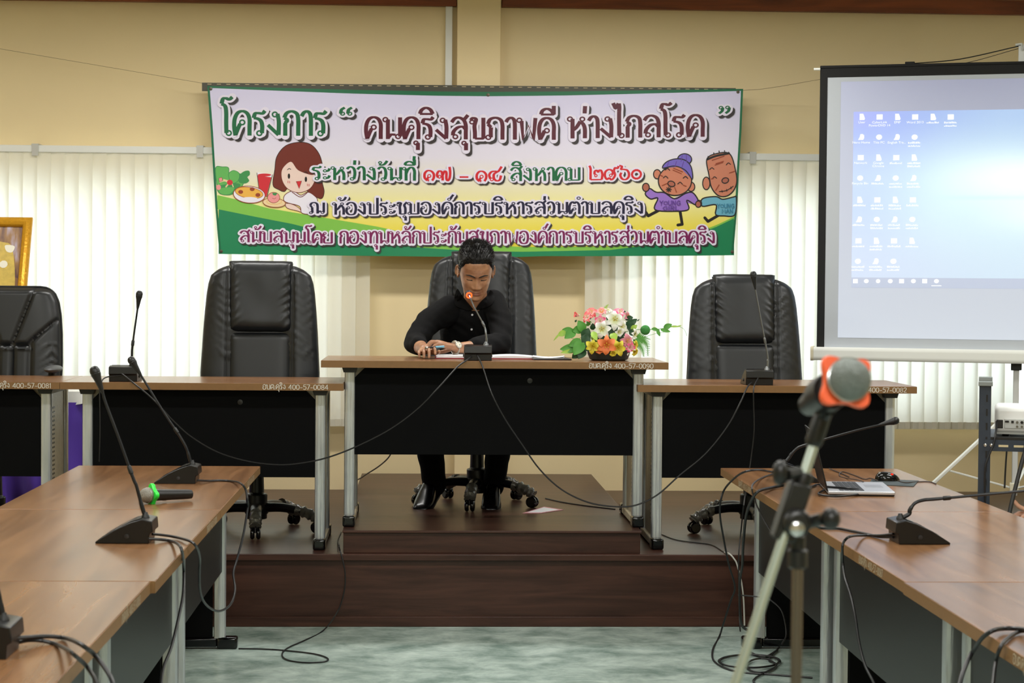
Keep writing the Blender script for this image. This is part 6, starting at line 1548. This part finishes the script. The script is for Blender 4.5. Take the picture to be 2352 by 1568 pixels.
def face_disp(x, z):
    a = abs(x); d = 0.0
    # nose ridge, tip and wings
    if -.075 < z < .03:
        am = interp([(-.056, 0), (-.050, .004), (-.044, .016), (-.036, .0225), (-.028, .0200), (-.012, .0125), (.004, .0065), (.018, .003), (.03, 0)], z)
        w = interp([(-.05, .0125), (-.036, .0130), (-.015, .0088), (.01, .0088), (.03, .012)], z)
        d += am*exp(-(x/w)**2)
    d += .0115*ga(a, z, .0165, -.0410, .0065, .0070)
    d -= .0120*ga(a, z, .028, .000, .0165, .0110)          # sockets
    d += .0062*ga(a, z, .032, -.0025, .0115, .0066)         # lids, eyes cast down
    d -= .0022*ga(a, z, .032, -.0105, .0130, .0022)         # crease under the eye
    d += .0068*ga(a, z, .026, .0180, .0220, .0065)          # brow
    d -= .0022*ga(a, z, .0055, .021, .0022, .008)           # frown lines
    d -= .0012*(ga(0, z, 0, .042, 1, .0022)+ga(0, z, 0, .054, 1, .0022))*(a < .05)
    d += .0045*ga(a, z, .046, -.026, .016, .014)            # cheekbones
    d -= .0030*exp(-((a-(.019+.32*max(0, -.040-z)))/.0032)**2)*(-.074 < z < -.036)
    d -= .0035*ga(a, z, .046, -.062, .014, .016)            # hollow of the cheek
    d += .0062*ga(x, z, 0, -.0635, .0190, .0046)+.0065*ga(x, z, 0, -.0745, .0165, .0048)
    d -= .0046*ga(x, z, 0, -.0690, .0240, .0019)
    d -= .0020*ga(x, z, 0, -.0545, .0030, .0050)
    d -= .0035*ga(x, z, 0, -.0845, .0180, .0040)
    d += .0050*ga(x, z, 0, -.1000, .0170, .0100)
    return d
def hpt(an, z, off=0.0):
    """an: 0 = face front (-y), grows to the side; z: height"""
    hw, f, bk = hprof(z); yc = (f+bk)/2; hd = (bk-f)/2
    s, c = sin(an), cos(an); p = 2.25
    x = hw*math.copysign(abs(s)**(2/p), s); y = yc-hd*math.copysign(abs(c)**(2/p), c)
    if c > 0:
        k = smooth01((c-.15)/.35)
        y -= face_disp(x, z)*k
    v = Vector((x, y, z))
    if off:
        nz = max(0.0, min(1.0, (z-.01)/.1065))**2.0; v += (Vector((s, -c, 0))*sqrt(1-nz*nz)+Vector((0, 0, nz)))*off
    return v
def H(v): return HO+HR @ (Vector(v)*HS)
def fsurf(x, z, off=0.0):
    hw, f, bk = hprof(z); hd = (bk-f)/2; s = max(-.999, min(.999, x/hw)); c = (1-abs(s)**2.25)**(1/2.25)
    return Vector((x, (f+bk)/2-hd*c-face_disp(x, z)*smooth01((c-.15)/.35)-off, z))
b = MB()
NZ, NA = 110, 96
def zlev(v):   # denser over the face
    return -.119+.2355*v
b.grid(lambda u, v: H(hpt(2*pi*u, zlev(v))), NA, NZ)
for s in (-1, 1):      # ears
    e = Vector((s*.0755, .012, -.012)); q = HR @ Matrix.Rotation(s*radians(-28), 3, 'Z') @ Matrix.Rotation(radians(8), 3, 'X')
    b.ball(H(e), (.0075, .019, .031), 14, 10, q)
    rim = [H(e)+q @ Vector((s*.007, .017*cos(t), .030*sin(t)+.001)) for t in [radians(a) for a in range(-70, 251, 20)]]
    b.tube(rim, .0042, 8); b.ball(H(e)+q @ Vector((s*.003, -.006, -.029)), (.006, .008, .009), 10, 8)
# --- neck, trunk, arms, hands ---------------------------------------
NB = Vector((.243, 9.215, 1.420))
limb(b, [H((0, .035, -.02)), H((0, .030, -.085)), Vector((.242, 9.185, 1.475)), NB, Vector((.243, 9.26, 1.36))], [.060, .058, .057, .062, .09])
SH_R, SH_L = Vector((.092, 9.215, 1.400)), Vector((.352, 9.215, 1.432))
EL_R, EL_L = Vector((-.045, 8.985, 1.232)), Vector((.362, 8.97, 1.232))
WR_R, WR_L = Vector((-.006, 8.735, 1.216)), Vector((.148, 8.790, 1.2225))
loft(b, [((.24, 9.47, .98), (.15, 0, 0), (0, .10, 0)), ((.24, 9.44, 1.12), (.135, 0, 0), (0, .095, .02)), ((.24, 9.34, 1.28), (.145, 0, 0), (0, .095, .03)), ((.24, 9.26, 1.38), (.12, 0, 0), (0, .07, .03)), ((.242, 9.22, 1.43), (.07, 0, 0), (0, .05, .02))], 20)
limb(b, [SH_R+Vector((.03, .01, -.01)), SH_R.lerp(EL_R, .5)+Vector((-.01, .01, 0)), EL_R], [.042, .040, .036]); limb(b, [EL_R, EL_R.lerp(WR_R, .4), WR_R], [.038, .036, .025])
limb(b, [SH_L+Vector((-.03, .01, -.01)), SH_L.lerp(EL_L, .5), EL_L], [.040, .038, .036]); limb(b, [EL_L, EL_L.lerp(WR_L, .4), WR_L], [.038, .036, .0245])
# right hand: palm down beside the folder, fingers bent on to the desk
def hand(b, wrist, knuckles, palm_th, fingers, thumb):
    mid = sum(knuckles, Vector())/4
    for k in knuckles:
        b.tube(catmull([wrist.lerp(mid, .02)+(k-mid)*.35, wrist.lerp(k, .55)+(k-mid)*.05, k], 4), [palm_th*1.15]*4+[palm_th]*4+[palm_th*.86], 10); b.ball(k, palm_th*.88, 10, 8)
    for pts, r0 in fingers:
        path = catmull(pts, 4); m = len(path); b.tube(path, [r0*(1-.22*i/(m-1)) for i in range(m)], 10)
        for i in (0, 4, 8): 
            if i < m: b.ball(path[i], r0*(1.05-.20*i/(m-1)), 10, 8)
        b.ball(path[-1], r0*.79, 10, 8)
    pts, r0 = thumb; path = catmull(pts, 4); m = len(path); b.tube(path, [r0*(1-.2*i/(m-1)) for i in range(m)], 10); b.ball(path[-1], r0*.8, 10, 8); b.ball(path[0], r0*1.05, 10, 8)
kR = [Vector((-.027, 8.652, 1.2065)), Vector((-.007, 8.641, 1.2125)), Vector((.014, 8.640, 1.2140)), Vector((.034, 8.648, 1.2120))]
hand(b, WR_R, kR, .0125,
     [([kR[0], kR[0]+Vector((-.003, -.022, .004)), kR[0]+Vector((-.003, -.038, -.006)), kR[0]+Vector((-.001, -.046, -.020))], .0076),
      ([kR[1], kR[1]+Vector((-.001, -.027, .006)), kR[1]+Vector((-.001, -.048, -.006)), kR[1]+Vector((.000, -.057, -.026))], .0085),
      ([kR[2], kR[2]+Vector((.001, -.029, .008)), kR[2]+Vector((.002, -.050, -.004)), kR[2]+Vector((.002, -.059, -.028))], .0087),
      ([kR[3], kR[3]+Vector((.005, -.026, .013)), kR[3]+Vector((.009, -.044, .008)), kR[3]+Vector((.010, -.056, -.010))], .0084)],
     ([Vector((.022, 8.705, 1.204)), Vector((.046, 8.676, 1.202)), Vector((.058, 8.645, 1.206)), Vector((.060, 8.622, 1.212))], .0105))
# left hand: laid across, fingers hooked down
kL = [Vector((.062, 8.712, 1.240)), Vector((.054, 8.733, 1.2485)), Vector((.053, 8.755, 1.2510)), Vector((.060, 8.777, 1.2490))]
hand(b, WR_L, kL, .0130,
     [([kL[0], kL[0]+Vector((-.020, -.006, -.003)), kL[0]+Vector((-.030, -.012, -.020)), kL[0]+Vector((-.026, -.017, -.040))], .0078),
      ([kL[1], kL[1]+Vector((-.026, -.002, .000)), kL[1]+Vector((-.040, -.006, -.018)), kL[1]+Vector((-.040, -.010, -.040))], .0086),
      ([kL[2], kL[2]+Vector((-.028, .004, .001)), kL[2]+Vector((-.044, .002, -.018)), kL[2]+Vector((-.044, .000, -.042))], .0088),
      ([kL[3], kL[3]+Vector((-.026, .008, .000)), kL[3]+Vector((-.040, .010, -.018)), kL[3]+Vector((-.040, .010, -.040))], .0085)],
     ([Vector((.112, 8.800, 1.214)), Vector((.086, 8.818, 1.205)), Vector((.060, 8.815, 1.200)), Vector((.040, 8.806, 1.198))], .0105))
body = merged(b, 'body', M_skin, man, .0030, 3, .45)
# --- face details -----------------------------------------------------
def ribbon_face(name, pts, wid, m, off, thick=.0016):
    path = catmull([(x, z, 0) for x, z in pts], 6); n = len(path); b = MB(); vs = []
    for i, p in enumerate(path):
        a = path[max(0, i-1)]; c = path[min(n-1, i+1)]; t = (c-a); t = Vector((t.x, t.y)).normalized(); w = wid(i/(n-1))
        for s, o in ((-1, off-thick), (-.5, off+thick*.5), (.5, off+thick*.5), (1, off-thick)):
            vs.append(H(fsurf(p.x-t.y*w*s, p.y+t.x*w*s, o)))
    b.add(vs, [(i*4+j, i*4+j+1, (i+1)*4+j+1, (i+1)*4+j) for i in range(n-1) for j in range(3)])
    return b.build(name, m, man, smooth=80)
for s in (-1, 1):
    ribbon_face('eyebrow', [(s*.010, .0135), (s*.020, .0190), (s*.034, .0220), (s*.050, .0165)], lambda k: .0042*(1-.75*k**3), M_brow, .0012)
    ribbon_face('lashes_and_eye_shade', [(s*.019, -.0062), (s*.026, -.0082), (s*.036, -.0085), (s*.045, -.0058)], lambda k: .0026*(1-.5*k), M_brow, .0009, .001)  # lashes, widened toward the nose to paint in the shade around the eyes
    ribbon_face('eyelid_crease', [(s*.020, .0030), (s*.028, .0055), (s*.038, .0052), (s*.046, .0020)], lambda k: .0007, M_lip, .0005, .0006)
ribbon_face('upper_lip', [(-.0225, -.0668), (-.010, -.0650), (0, -.0658), (.010, -.0650), (.0225, -.0668)], lambda k: .0033*sin(pi*(.08+.84*k)), M_lip, .0006, .0008)
ribbon_face('lower_lip', [(-.0215, -.0700), (-.010, -.0738), (0, -.0748), (.010, -.0738), (.0215, -.0700)], lambda k: .0036*sin(pi*(.08+.84*k)), M_lip, .0006, .0008)
# --- hair: a close cap with upswept tufts ------------------------------
def hairline(an):      # lowest hair height at this angle round the head
    a = abs((an+pi) % (2*pi)-pi)
    return interp([(0, .0765), (.45, .0745), (.75, .066), (.95, .046), (1.15, .028), (1.3, .002), (1.42, -.010), (1.55, .022), (1.75, .024), (1.95, -.030), (2.4, -.055), (pi, -.058)], a)+.0022*noise.noise(Vector((an*9, 2.2, 0)))
b = MB()
def cap(u, v):
    an = 2*pi*u; z0 = hairline(an); z = z0+(.1165-z0)*v
    th = .0025+.0080*smooth01((z-.02)/.07)*smooth01(v/.45)+.0025*noise.noise(Vector((cos(an)*5, sin(an)*5, z*60)))
    return H(hpt(an, z, th*smooth01(v/.16)+.0004))
b.grid(cap, 110, 44)
rh = random.Random(21)
for k in range(3400):
    an = rh.uniform(-pi, pi); z = .1155-.125*rh.random()**1.4
    if z < hairline(an)+.004: continue
    base = hpt(an, z, .004); up = smooth01((z-.055)/.045)
    out = (hpt(an, z, .02)-hpt(an, z, 0)).normalized()
    d = (out*1.0+Vector((rh.uniform(-.25, .25), .35*up+rh.uniform(-.2, .2), .75*up))).normalized()
    L = (.0045+.016*up)*rh.uniform(.6, 1.15)
    if abs(an) < 1.0 and z > .07: L *= 1.1
    r = .0015*(1-.2*rh.random()); side = d.orthogonal().normalized(); e2 = d.cross(side)
    vs = [H(base+(side*cos(t)+e2*sin(t))*r) for t in (0, 2.1, 4.2)]+[H(base+d*L*.6+(side*cos(t)+e2*sin(t))*r*.7+Vector((0, .002*up, 0))) for t in (0, 2.1, 4.2)]+[H(base+d*L+Vector((0, .005*up, 0)))]
    b.add(vs, [(0, 1, 4, 3), (1, 2, 5, 4), (2, 0, 3, 5), (3, 4, 6), (4, 5, 6), (5, 3, 6)])
b.build('hair', M_hair, man, smooth=60)
# --- shirt -----------------------------------------------------------
b = MB()
loft(b, [((.243, 9.48, .95), (.185, 0, 0), (0, .135, 0)), ((.243, 9.46, 1.08), (.180, 0, 0), (0, .135, .03)), ((.246, 9.38, 1.22), (.180, 0, 0), (0, .130, .05)), ((.248, 9.30, 1.33), (.176, 0, .018), (0, .112, .05)), ((.246, 9.255, 1.395), (.150, 0, .022), (0, .090, .05)), ((.244, 9.232, 1.432), (.105, 0, .012), (0, .072, .04)), ((.243, 9.222, 1.452), (.066, 0, .004), (0, .060, .034))], 28)
limb(b, [SH_R+Vector((.022, .010, -.004)), SH_R.lerp(EL_R, .40)+Vector((-.022, .004, .002)), SH_R.lerp(EL_R, .75)+Vector((-.022, .0, -.004)), EL_R+Vector((-.006, .012, .008))], [.072, .064, .058, .056])
limb(b, [EL_R+Vector((-.006, .012, .008)), EL_R.lerp(WR_R, .22)+Vector((-.002, 0, .006)), EL_R.lerp(WR_R, .42)+Vector((0, 0, .004))], [.056, .051, .046])
limb(b, [SH_L+Vector((-.022, .01, 0)), SH_L.lerp(EL_L, .40)+Vector((.004, .006, 0)), SH_L.lerp(EL_L, .75)+Vector((.004, 0, 0)), EL_L+Vector((-.004, .01, .006))], [.066, .060, .055, .052])
limb(b, [EL_L+Vector((-.004, .01, .006)), EL_L.lerp(WR_L, .30)+Vector((0, .002, .006)), EL_L.lerp(WR_L, .60)+Vector((0, 0, .004))], [.054, .048, .042])
def folds(co, n_):
    k = .0035*noise.noise(co*16+Vector((3, 1, 7)))+.0045*noise.noise(Vector((co.x*9+co.z*11, co.y*12, co.z*9-co.x*14)))
    k += .0030*sin((co.z*1.2+co.x*.9)*95+4*noise.noise(co*7))*smooth01((1.42-co.z)/.05)*(.35+.65*abs(noise.noise(co*5)))
    return k
shirt = merged(b, 'shirt', M_shirt, man, .0060, 3, .5, folds)
# collar wings, placket and buttons
M_collar = mat('shirt_collar', (9, 9, 11), 0.8, spec=0.2)
def cast(px, py, o):
    bpy.context.view_layer.update(); inv = world_of(man).inverted(); d = ray(px, py).normalized(); best = None
    for ob in (shirt, body):
        hit, loc, nor, idx = ob.ray_cast(inv @ EYE, (inv.to_3x3() @ d).normalized())
        if hit and (best is None or (world_of(man) @ loc).y < best.y): best = world_of(man) @ loc
    y = best.y if best else 9.13
    return atY(px, py, max(9.085, min(9.175, y)))-d*o
def wing(inner, outer):
    ii = catmull([(x, y, 0) for x, y in inner], 4); oo = catmull([(x, y, 0) for x, y in outer], 4); n = min(len(ii), len(oo))
    b = MB(); vs = []; m = 5
    for k in range(n):
        for j in range(m): p = ii[k].lerp(oo[k], j/(m-1)); vs.append(cast(p.x, p.y, .004+.006*sin(pi*(.15+.7*j/(m-1)))))
    nv = len(vs); vs += [v+Vector((0, .006, -.002)) for v in vs]
    fs = [(k*m+j, k*m+j+1, (k+1)*m+j+1, (k+1)*m+j) for k in range(n-1) for j in range(m-1)]
    per = [k*m for k in range(n)]+[(n-1)*m+j for j in range(1, m)]+[k*m+m-1 for k in range(n-2, -1, -1)]+[j for j in range(m-2, 0, -1)]
    fs += [tuple(reversed([i+nv for i in f])) for f in fs]+[(per[i], per[(i+1) % len(per)], per[(i+1) % len(per)]+nv, per[i]+nv) for i in range(len(per))]
    b.add(vs, fs); return b.build('collar_wing', M_collar, man, smooth=50)
wing([(1051, 663), (1060, 677), (1072, 693), (1087, 711)], [(1046, 668), (1043, 686), (1048, 704), (1074, 714)])
wing([(1127, 666), (1119, 679), (1104, 694), (1091, 711)], [(1133, 670), (1137, 686), (1128, 701), (1103, 712)])
b = MB()
b.tube([Vector((.243+.066*cos(t), 9.212+.060*sin(t), 1.458+.026*sin(t))) for t in [pi*(-.12+1.24*k/18) for k in range(19)]], .010, 8, ell=(.6, 1.6)); b.build('collar_band', M_collar, man)
# --- trousers and shoes ----------------------------------------------
tR, tL = atY(964, 1171, 9.27)-Vector((.004, .19, 0)), atY(1125, 1172, 9.27)-Vector((.004, .19, 0))
aR, aL = atY(998, 1120, 9.42)-Vector((.004, .15, 0)), atY(1134, 1122, 9.42)-Vector((.004, .15, 0))
kneeR, kneeL = Vector((.005, 9.02, .93)), Vector((.375, 9.04, .93))
b = MB()
loft(b, [((.24, 9.50, .93), (.17, 0, 0), (0, .12, 0)), ((.24, 9.47, 1.06), (.165, 0, 0), (0, .11, .02))], 20)
limb(b, [Vector((.16, 9.46, .965)), Vector((.07, 9.22, .975)), kneeR], [.098, .088, .074]); limb(b, [kneeR, kneeR.lerp(aR, .5)+Vector((0, .01, 0)), aR+Vector((0, .0, .012))], [.074, .069, .058])
limb(b, [Vector((.32, 9.46, .965)), Vector((.355, 9.22, .975)), kneeL], [.098, .088, .074]); limb(b, [kneeL, kneeL.lerp(aL, .5)+Vector((0, .01, 0)), aL+Vector((0, 0, .012))], [.074, .066, .052])
merged(b, 'trousers', M_trouser, man, .007, 3, .5, lambda co, n_: .004*noise.noise(Vector((co.x*14, co.y*14, co.z*22))))
def shoe(toe, ank):
    heel = ank+Vector((.0, .045, -.035)); ax = heel-toe; L = ax.length; d = ax.normalized(); side = d.cross(Vector((0, 0, 1))).normalized(); upv = side.cross(d).normalized()
    if upv.z < 0: upv = -upv
    prof = [(.0, .016, .006, .006), (.03, .034, .012, .012), (.12, .042, .020, .018), (.28, .047, .027, .024), (.45, .045, .038, .036), (.62, .040, .046, .048), (.80, .038, .050, .056), (.94, .034, .048, .054), (1.0, .022, .036, .046)]
    b = MB(); loft(b, [(toe+d*(L*k)+upv*(h), side*w, upv*hh) for k, w, hh, h in prof], 20, p=2.3)
    sh = b.build('shoe', M_shoe, man, smooth=60)
    b = MB(); n = len(prof); vs = []
    for k, w, hh, h in prof:
        c = toe+d*(L*k)
        for sx, sz in ((-1, -.004), (1, -.004), (1, .007), (-1, .007)): vs.append(c+side*(w*1.05*sx)+upv*sz)
    b.add(vs, [(i*4+j, i*4+(j+1) % 4, (i+1)*4+(j+1) % 4, (i+1)*4+j) for i in range(n-1) for j in range(4)]+[(0, 1, 2, 3), ((n-1)*4+3, (n-1)*4+2, (n-1)*4+1, (n-1)*4)])
    b.build('sole', mat('shoe_sole', (16, 14, 13), 0.6), sh, smooth=30)
shoe(tR+Vector((0, -.0, -.008)), aR); shoe(tL+Vector((0, 0, -.008)), aL)
# --- buttons, watch, pen ---------------------------------------------
M_btn = mat('pearl_button', (200, 200, 204), 0.25)
def on_shirt(px, py):      # front of the shirt seen along this line
    ev = shirt; o = EYE; d = ray(px, py).normalized(); mw = world_of(man); inv = mw.inverted()
    bpy.context.view_layer.update()
    hit, loc, nor, idx = ev.ray_cast(inv @ o, (inv.to_3x3() @ d).normalized())
    return (mw @ loc) if hit else atY(px, py, 9.15)
for (x, y) in ((1084.5, 724), (1083, 758)):
    p = on_shirt(x, y); b = MB(); b.lathe([(0, .001), (.0035, .0012), (.005, .002), (.0055, .001), (.0055, -.003)], p+Vector((0, -.001, 0)), (0, -1, .2), 14); b.build('button', M_btn, shirt)
b = MB(); pl = [on_shirt(1088-(y-712)*.10, y) for y in (714, 730, 746, 762, 778)]
b.tube([p+Vector((.012, .002, 0)) for p in pl], .003, 6, ell=(1, .5)); b.build('placket_edge', M_collar, shirt)
M_steelw = mat('watch_steel', (200, 198, 190), 0.25, metal=0.8); M_dial = mat('watch_dial', (226, 222, 206), 0.4)
wc = WR_L+Vector((-.010, -.0, .001)); wax = (WR_L-EL_L).normalized()
b = MB(); q = Vector((0, 0, 1)).rotation_difference(wax)
b.tube([wc+q @ Vector((.0268*cos(2*pi*k/28), .0268*sin(2*pi*k/28), 0)) for k in range(28)], .0085, 8, closed=True, ell=(.28, 1.0))
watch = b.build('wrist_watch', M_steelw, man)
fn = Vector((-.05, -.92, .38)).normalized(); fn = (fn-wax*fn.dot(wax)).normalized(); fc_ = wc+fn*.0272
b = MB(); b.lathe([(0, -.003), (.0165, -.003), (.0180, 0), (.0180, .005), (.0160, .0075), (.0155, .0060)], fc_, fn, 28); b.build('watch_case', M_steelw, watch)
b = MB(); b.lathe([(0, .0062), (.0155, .0061)], fc_, fn, 24)
b.build('dial', M_dial, watch)
b = MB(); q2 = Vector((0, 0, 1)).rotation_difference(fn)
for a, l in ((.6, .010), (2.2, .013)): b.tube([fc_+fn*.0068, fc_+fn*.0068+q2 @ Vector((l*cos(a), l*sin(a), 0))], .0006, 4)
for k in range(12): a = 2*pi*k/12; b.tube([fc_+fn*.0066+q2 @ Vector((.0125*cos(a), .0125*sin(a), 0)), fc_+fn*.0066+q2 @ Vector((.0148*cos(a), .0148*sin(a), 0))], .0005, 4)
b.build('hands_and_marks', M_black, watch)
P0, P1 = atY(974, 801.5, 8.606), atY(1019, 798, 8.640)
t = thing('pen', 'dark pen with a pale blue barrel end held by the man', 'pen', (P0+P1)/2); d = (P1-P0)
b = MB(); b.lathe([(0, 0), (.0035, .001), (.0046, .006), (.0048, d.length*.52), (.0044, d.length*.55)], P0, d, 12); b.build('pen_barrel', M_black, t)
b = MB(); b.lathe([(.0052, d.length*.55), (.0055, d.length*.57), (.0055, d.length*.97), (.004, d.length)], P0, d, 12); b.build('pen_cap', mat('pale_blue_plastic', (120, 186, 216), 0.4), t)
b = MB(); b.lathe([(.0056, .002), (.006, .005), (.006, .012), (.0052, .014)], P0, d, 12); b.build('pen_ring', M_steelw, t)
t.location += Vector((.004, .15, 0)); man.location += Vector((.004, .15, 0))
# --- fingers of a second person at the right edge -----------------------
hp = atY(2338, 1172, 7.02)
p2 = thing('person', 'person cut off by the right photo edge, only a bare hand showing', 'person', (2.72, 6.45, 0))
b = MB(); W2 = hp+Vector((.075, -.035, -.045))
S2, E2 = Vector((2.815, 6.575, 1.00)), Vector((2.62, 6.84, .80)); S3, E3 = Vector((2.625, 6.345, 1.00)), Vector((2.46, 6.40, .78))
limb(b, [W2, W2.lerp(E2, .5), E2], [.025, .034, .040]); limb(b, [E2, E2.lerp(S2, .5), S2], [.040, .045, .052])
limb(b, [S3, E3], [.050, .040]); limb(b, [E3, Vector((2.45, 6.60, .66))], [.038, .026]); b.ball(Vector((2.44, 6.66, .645)), (.04, .05, .02))
k2 = [hp+Vector((.022, -.020, -.020)), hp+Vector((.012, .000, -.012)), hp+Vector((.012, .021, -.014)), hp+Vector((.020, .041, -.022))]
hand(b, W2, k2, .0125, [([k, k+Vector((-.020, -.004, -.008)), k+Vector((-.026, -.008, -.026)), k+Vector((-.012, -.008, -.036))], r) for k, r in zip(k2, (.0080, .0088, .0088, .0080))],
     ([hp+Vector((.05, -.025, -.022)), hp+Vector((.022, -.030, .004)), hp+Vector((-.004, -.022, .018)), hp+Vector((-.016, -.012, .034))], .0105))
_keep = (HO, HR, HS)
HO = Vector((2.70, 6.49, 1.27)); HR = Matrix.Rotation(radians(-130), 3, 'Z') @ Matrix.Rotation(radians(10), 3, 'X'); HS = 1.0
b.grid(lambda u, v: H(hpt(2*pi*u, zlev(v))), 64, 72)
for s in (-1, 1): b.ball(H((s*.0755, .012, -.012)), (.009, .018, .030), 12, 8)
limb(b, [H((0, .03, -.04)), Vector((2.72, 6.47, 1.10)), Vector((2.73, 6.45, 1.00))], [.058, .056, .08])
loft(b, [((2.76, 6.42, .46), (.11, .11, 0), (-.07, .07, 0)), ((2.74, 6.44, .75), (.10, .10, 0), (-.06, .06, 0)), ((2.72, 6.46, 1.0), (.11, .12, 0), (-.05, .05, 0))], 18)
merged(b, 'body', mat('fair_skin', (214, 160, 130), 0.45, sss=0.1), p2, .0042, 3)
b = MB(); b.grid(lambda u, v: H(hpt(2*pi*u, hairline(2*pi*u)+(.1165-hairline(2*pi*u))*v, .0004+.010*smooth01(v/.2))), 60, 24); b.build('hair', M_hair, p2, smooth=60)
HO, HR, HS = _keep
b = MB(); loft(b, [((2.76, 6.42, .44), (.14, .14, 0), (-.10, .10, 0)), ((2.74, 6.44, .75), (.13, .13, 0), (-.085, .085, 0)), ((2.72, 6.46, .98), (.13, .14, 0), (-.07, .07, 0)), ((2.72, 6.46, 1.07), (.06, .06, 0), (-.055, .055, 0))], 20)
limb(b, [S2, S2.lerp(E2, .55)], [.068, .060]); limb(b, [S3, S3.lerp(E3, .55)], [.068, .060])
merged(b, 'shirt', mat('pale_shirt', (196, 200, 206), .8), p2, .008, 3)
b = MB()
for o in (Vector((.06, .07, 0)), Vector((-.06, -.07, 0))):
    h0 = Vector((2.75, 6.42, .50))+o; kn_ = h0+Vector((-.30, .22, .02)); limb(b, [h0, kn_], [.085, .065]); limb(b, [kn_, kn_+Vector((-.02, .02, -.40))], [.062, .045])
merged(b, 'trousers', mat('grey_trousers', (70, 72, 78), .85), p2, .009, 3)
for o in (Vector((.06, .07, 0)), Vector((-.06, -.07, 0))):
    f0 = Vector((2.43, 6.66, .0))+o; b = MB(); loft(b, [(f0+Vector((.05, -.05, .055)), (.02, .02, 0), (-.0, .0, .05)), (f0+Vector((-.03, .03, .045)), (.03, .03, 0), (0, 0, .045)), (f0+Vector((-.11, .11, .028)), (.026, .026, 0), (0, 0, .027)), (f0+Vector((-.14, .14, .018)), (.012, .012, 0), (0, 0, .016))], 16); b.build('shoe', M_shoe, p2, smooth=60)
t = thing('stool', 'plain stool under the person outside the right photo edge', 'stool', (2.76, 6.42, 0))
b = MB(); b.lathe([(0, .40), (.17, .40), (.18, .41), (.18, .43), (.17, .44), (0, .44)], (2.76, 6.42, 0), (0, 0, 1), 28); b.build('seat', M_black, t)
for k in range(4):
    a = pi/4+pi/2*k; b = MB(); b.tube([(2.76+.12*cos(a), 6.42+.12*sin(a), .405), (2.76+.18*cos(a), 6.42+.18*sin(a), .0)], .012, 10); b.build('leg', M_chrome, t)
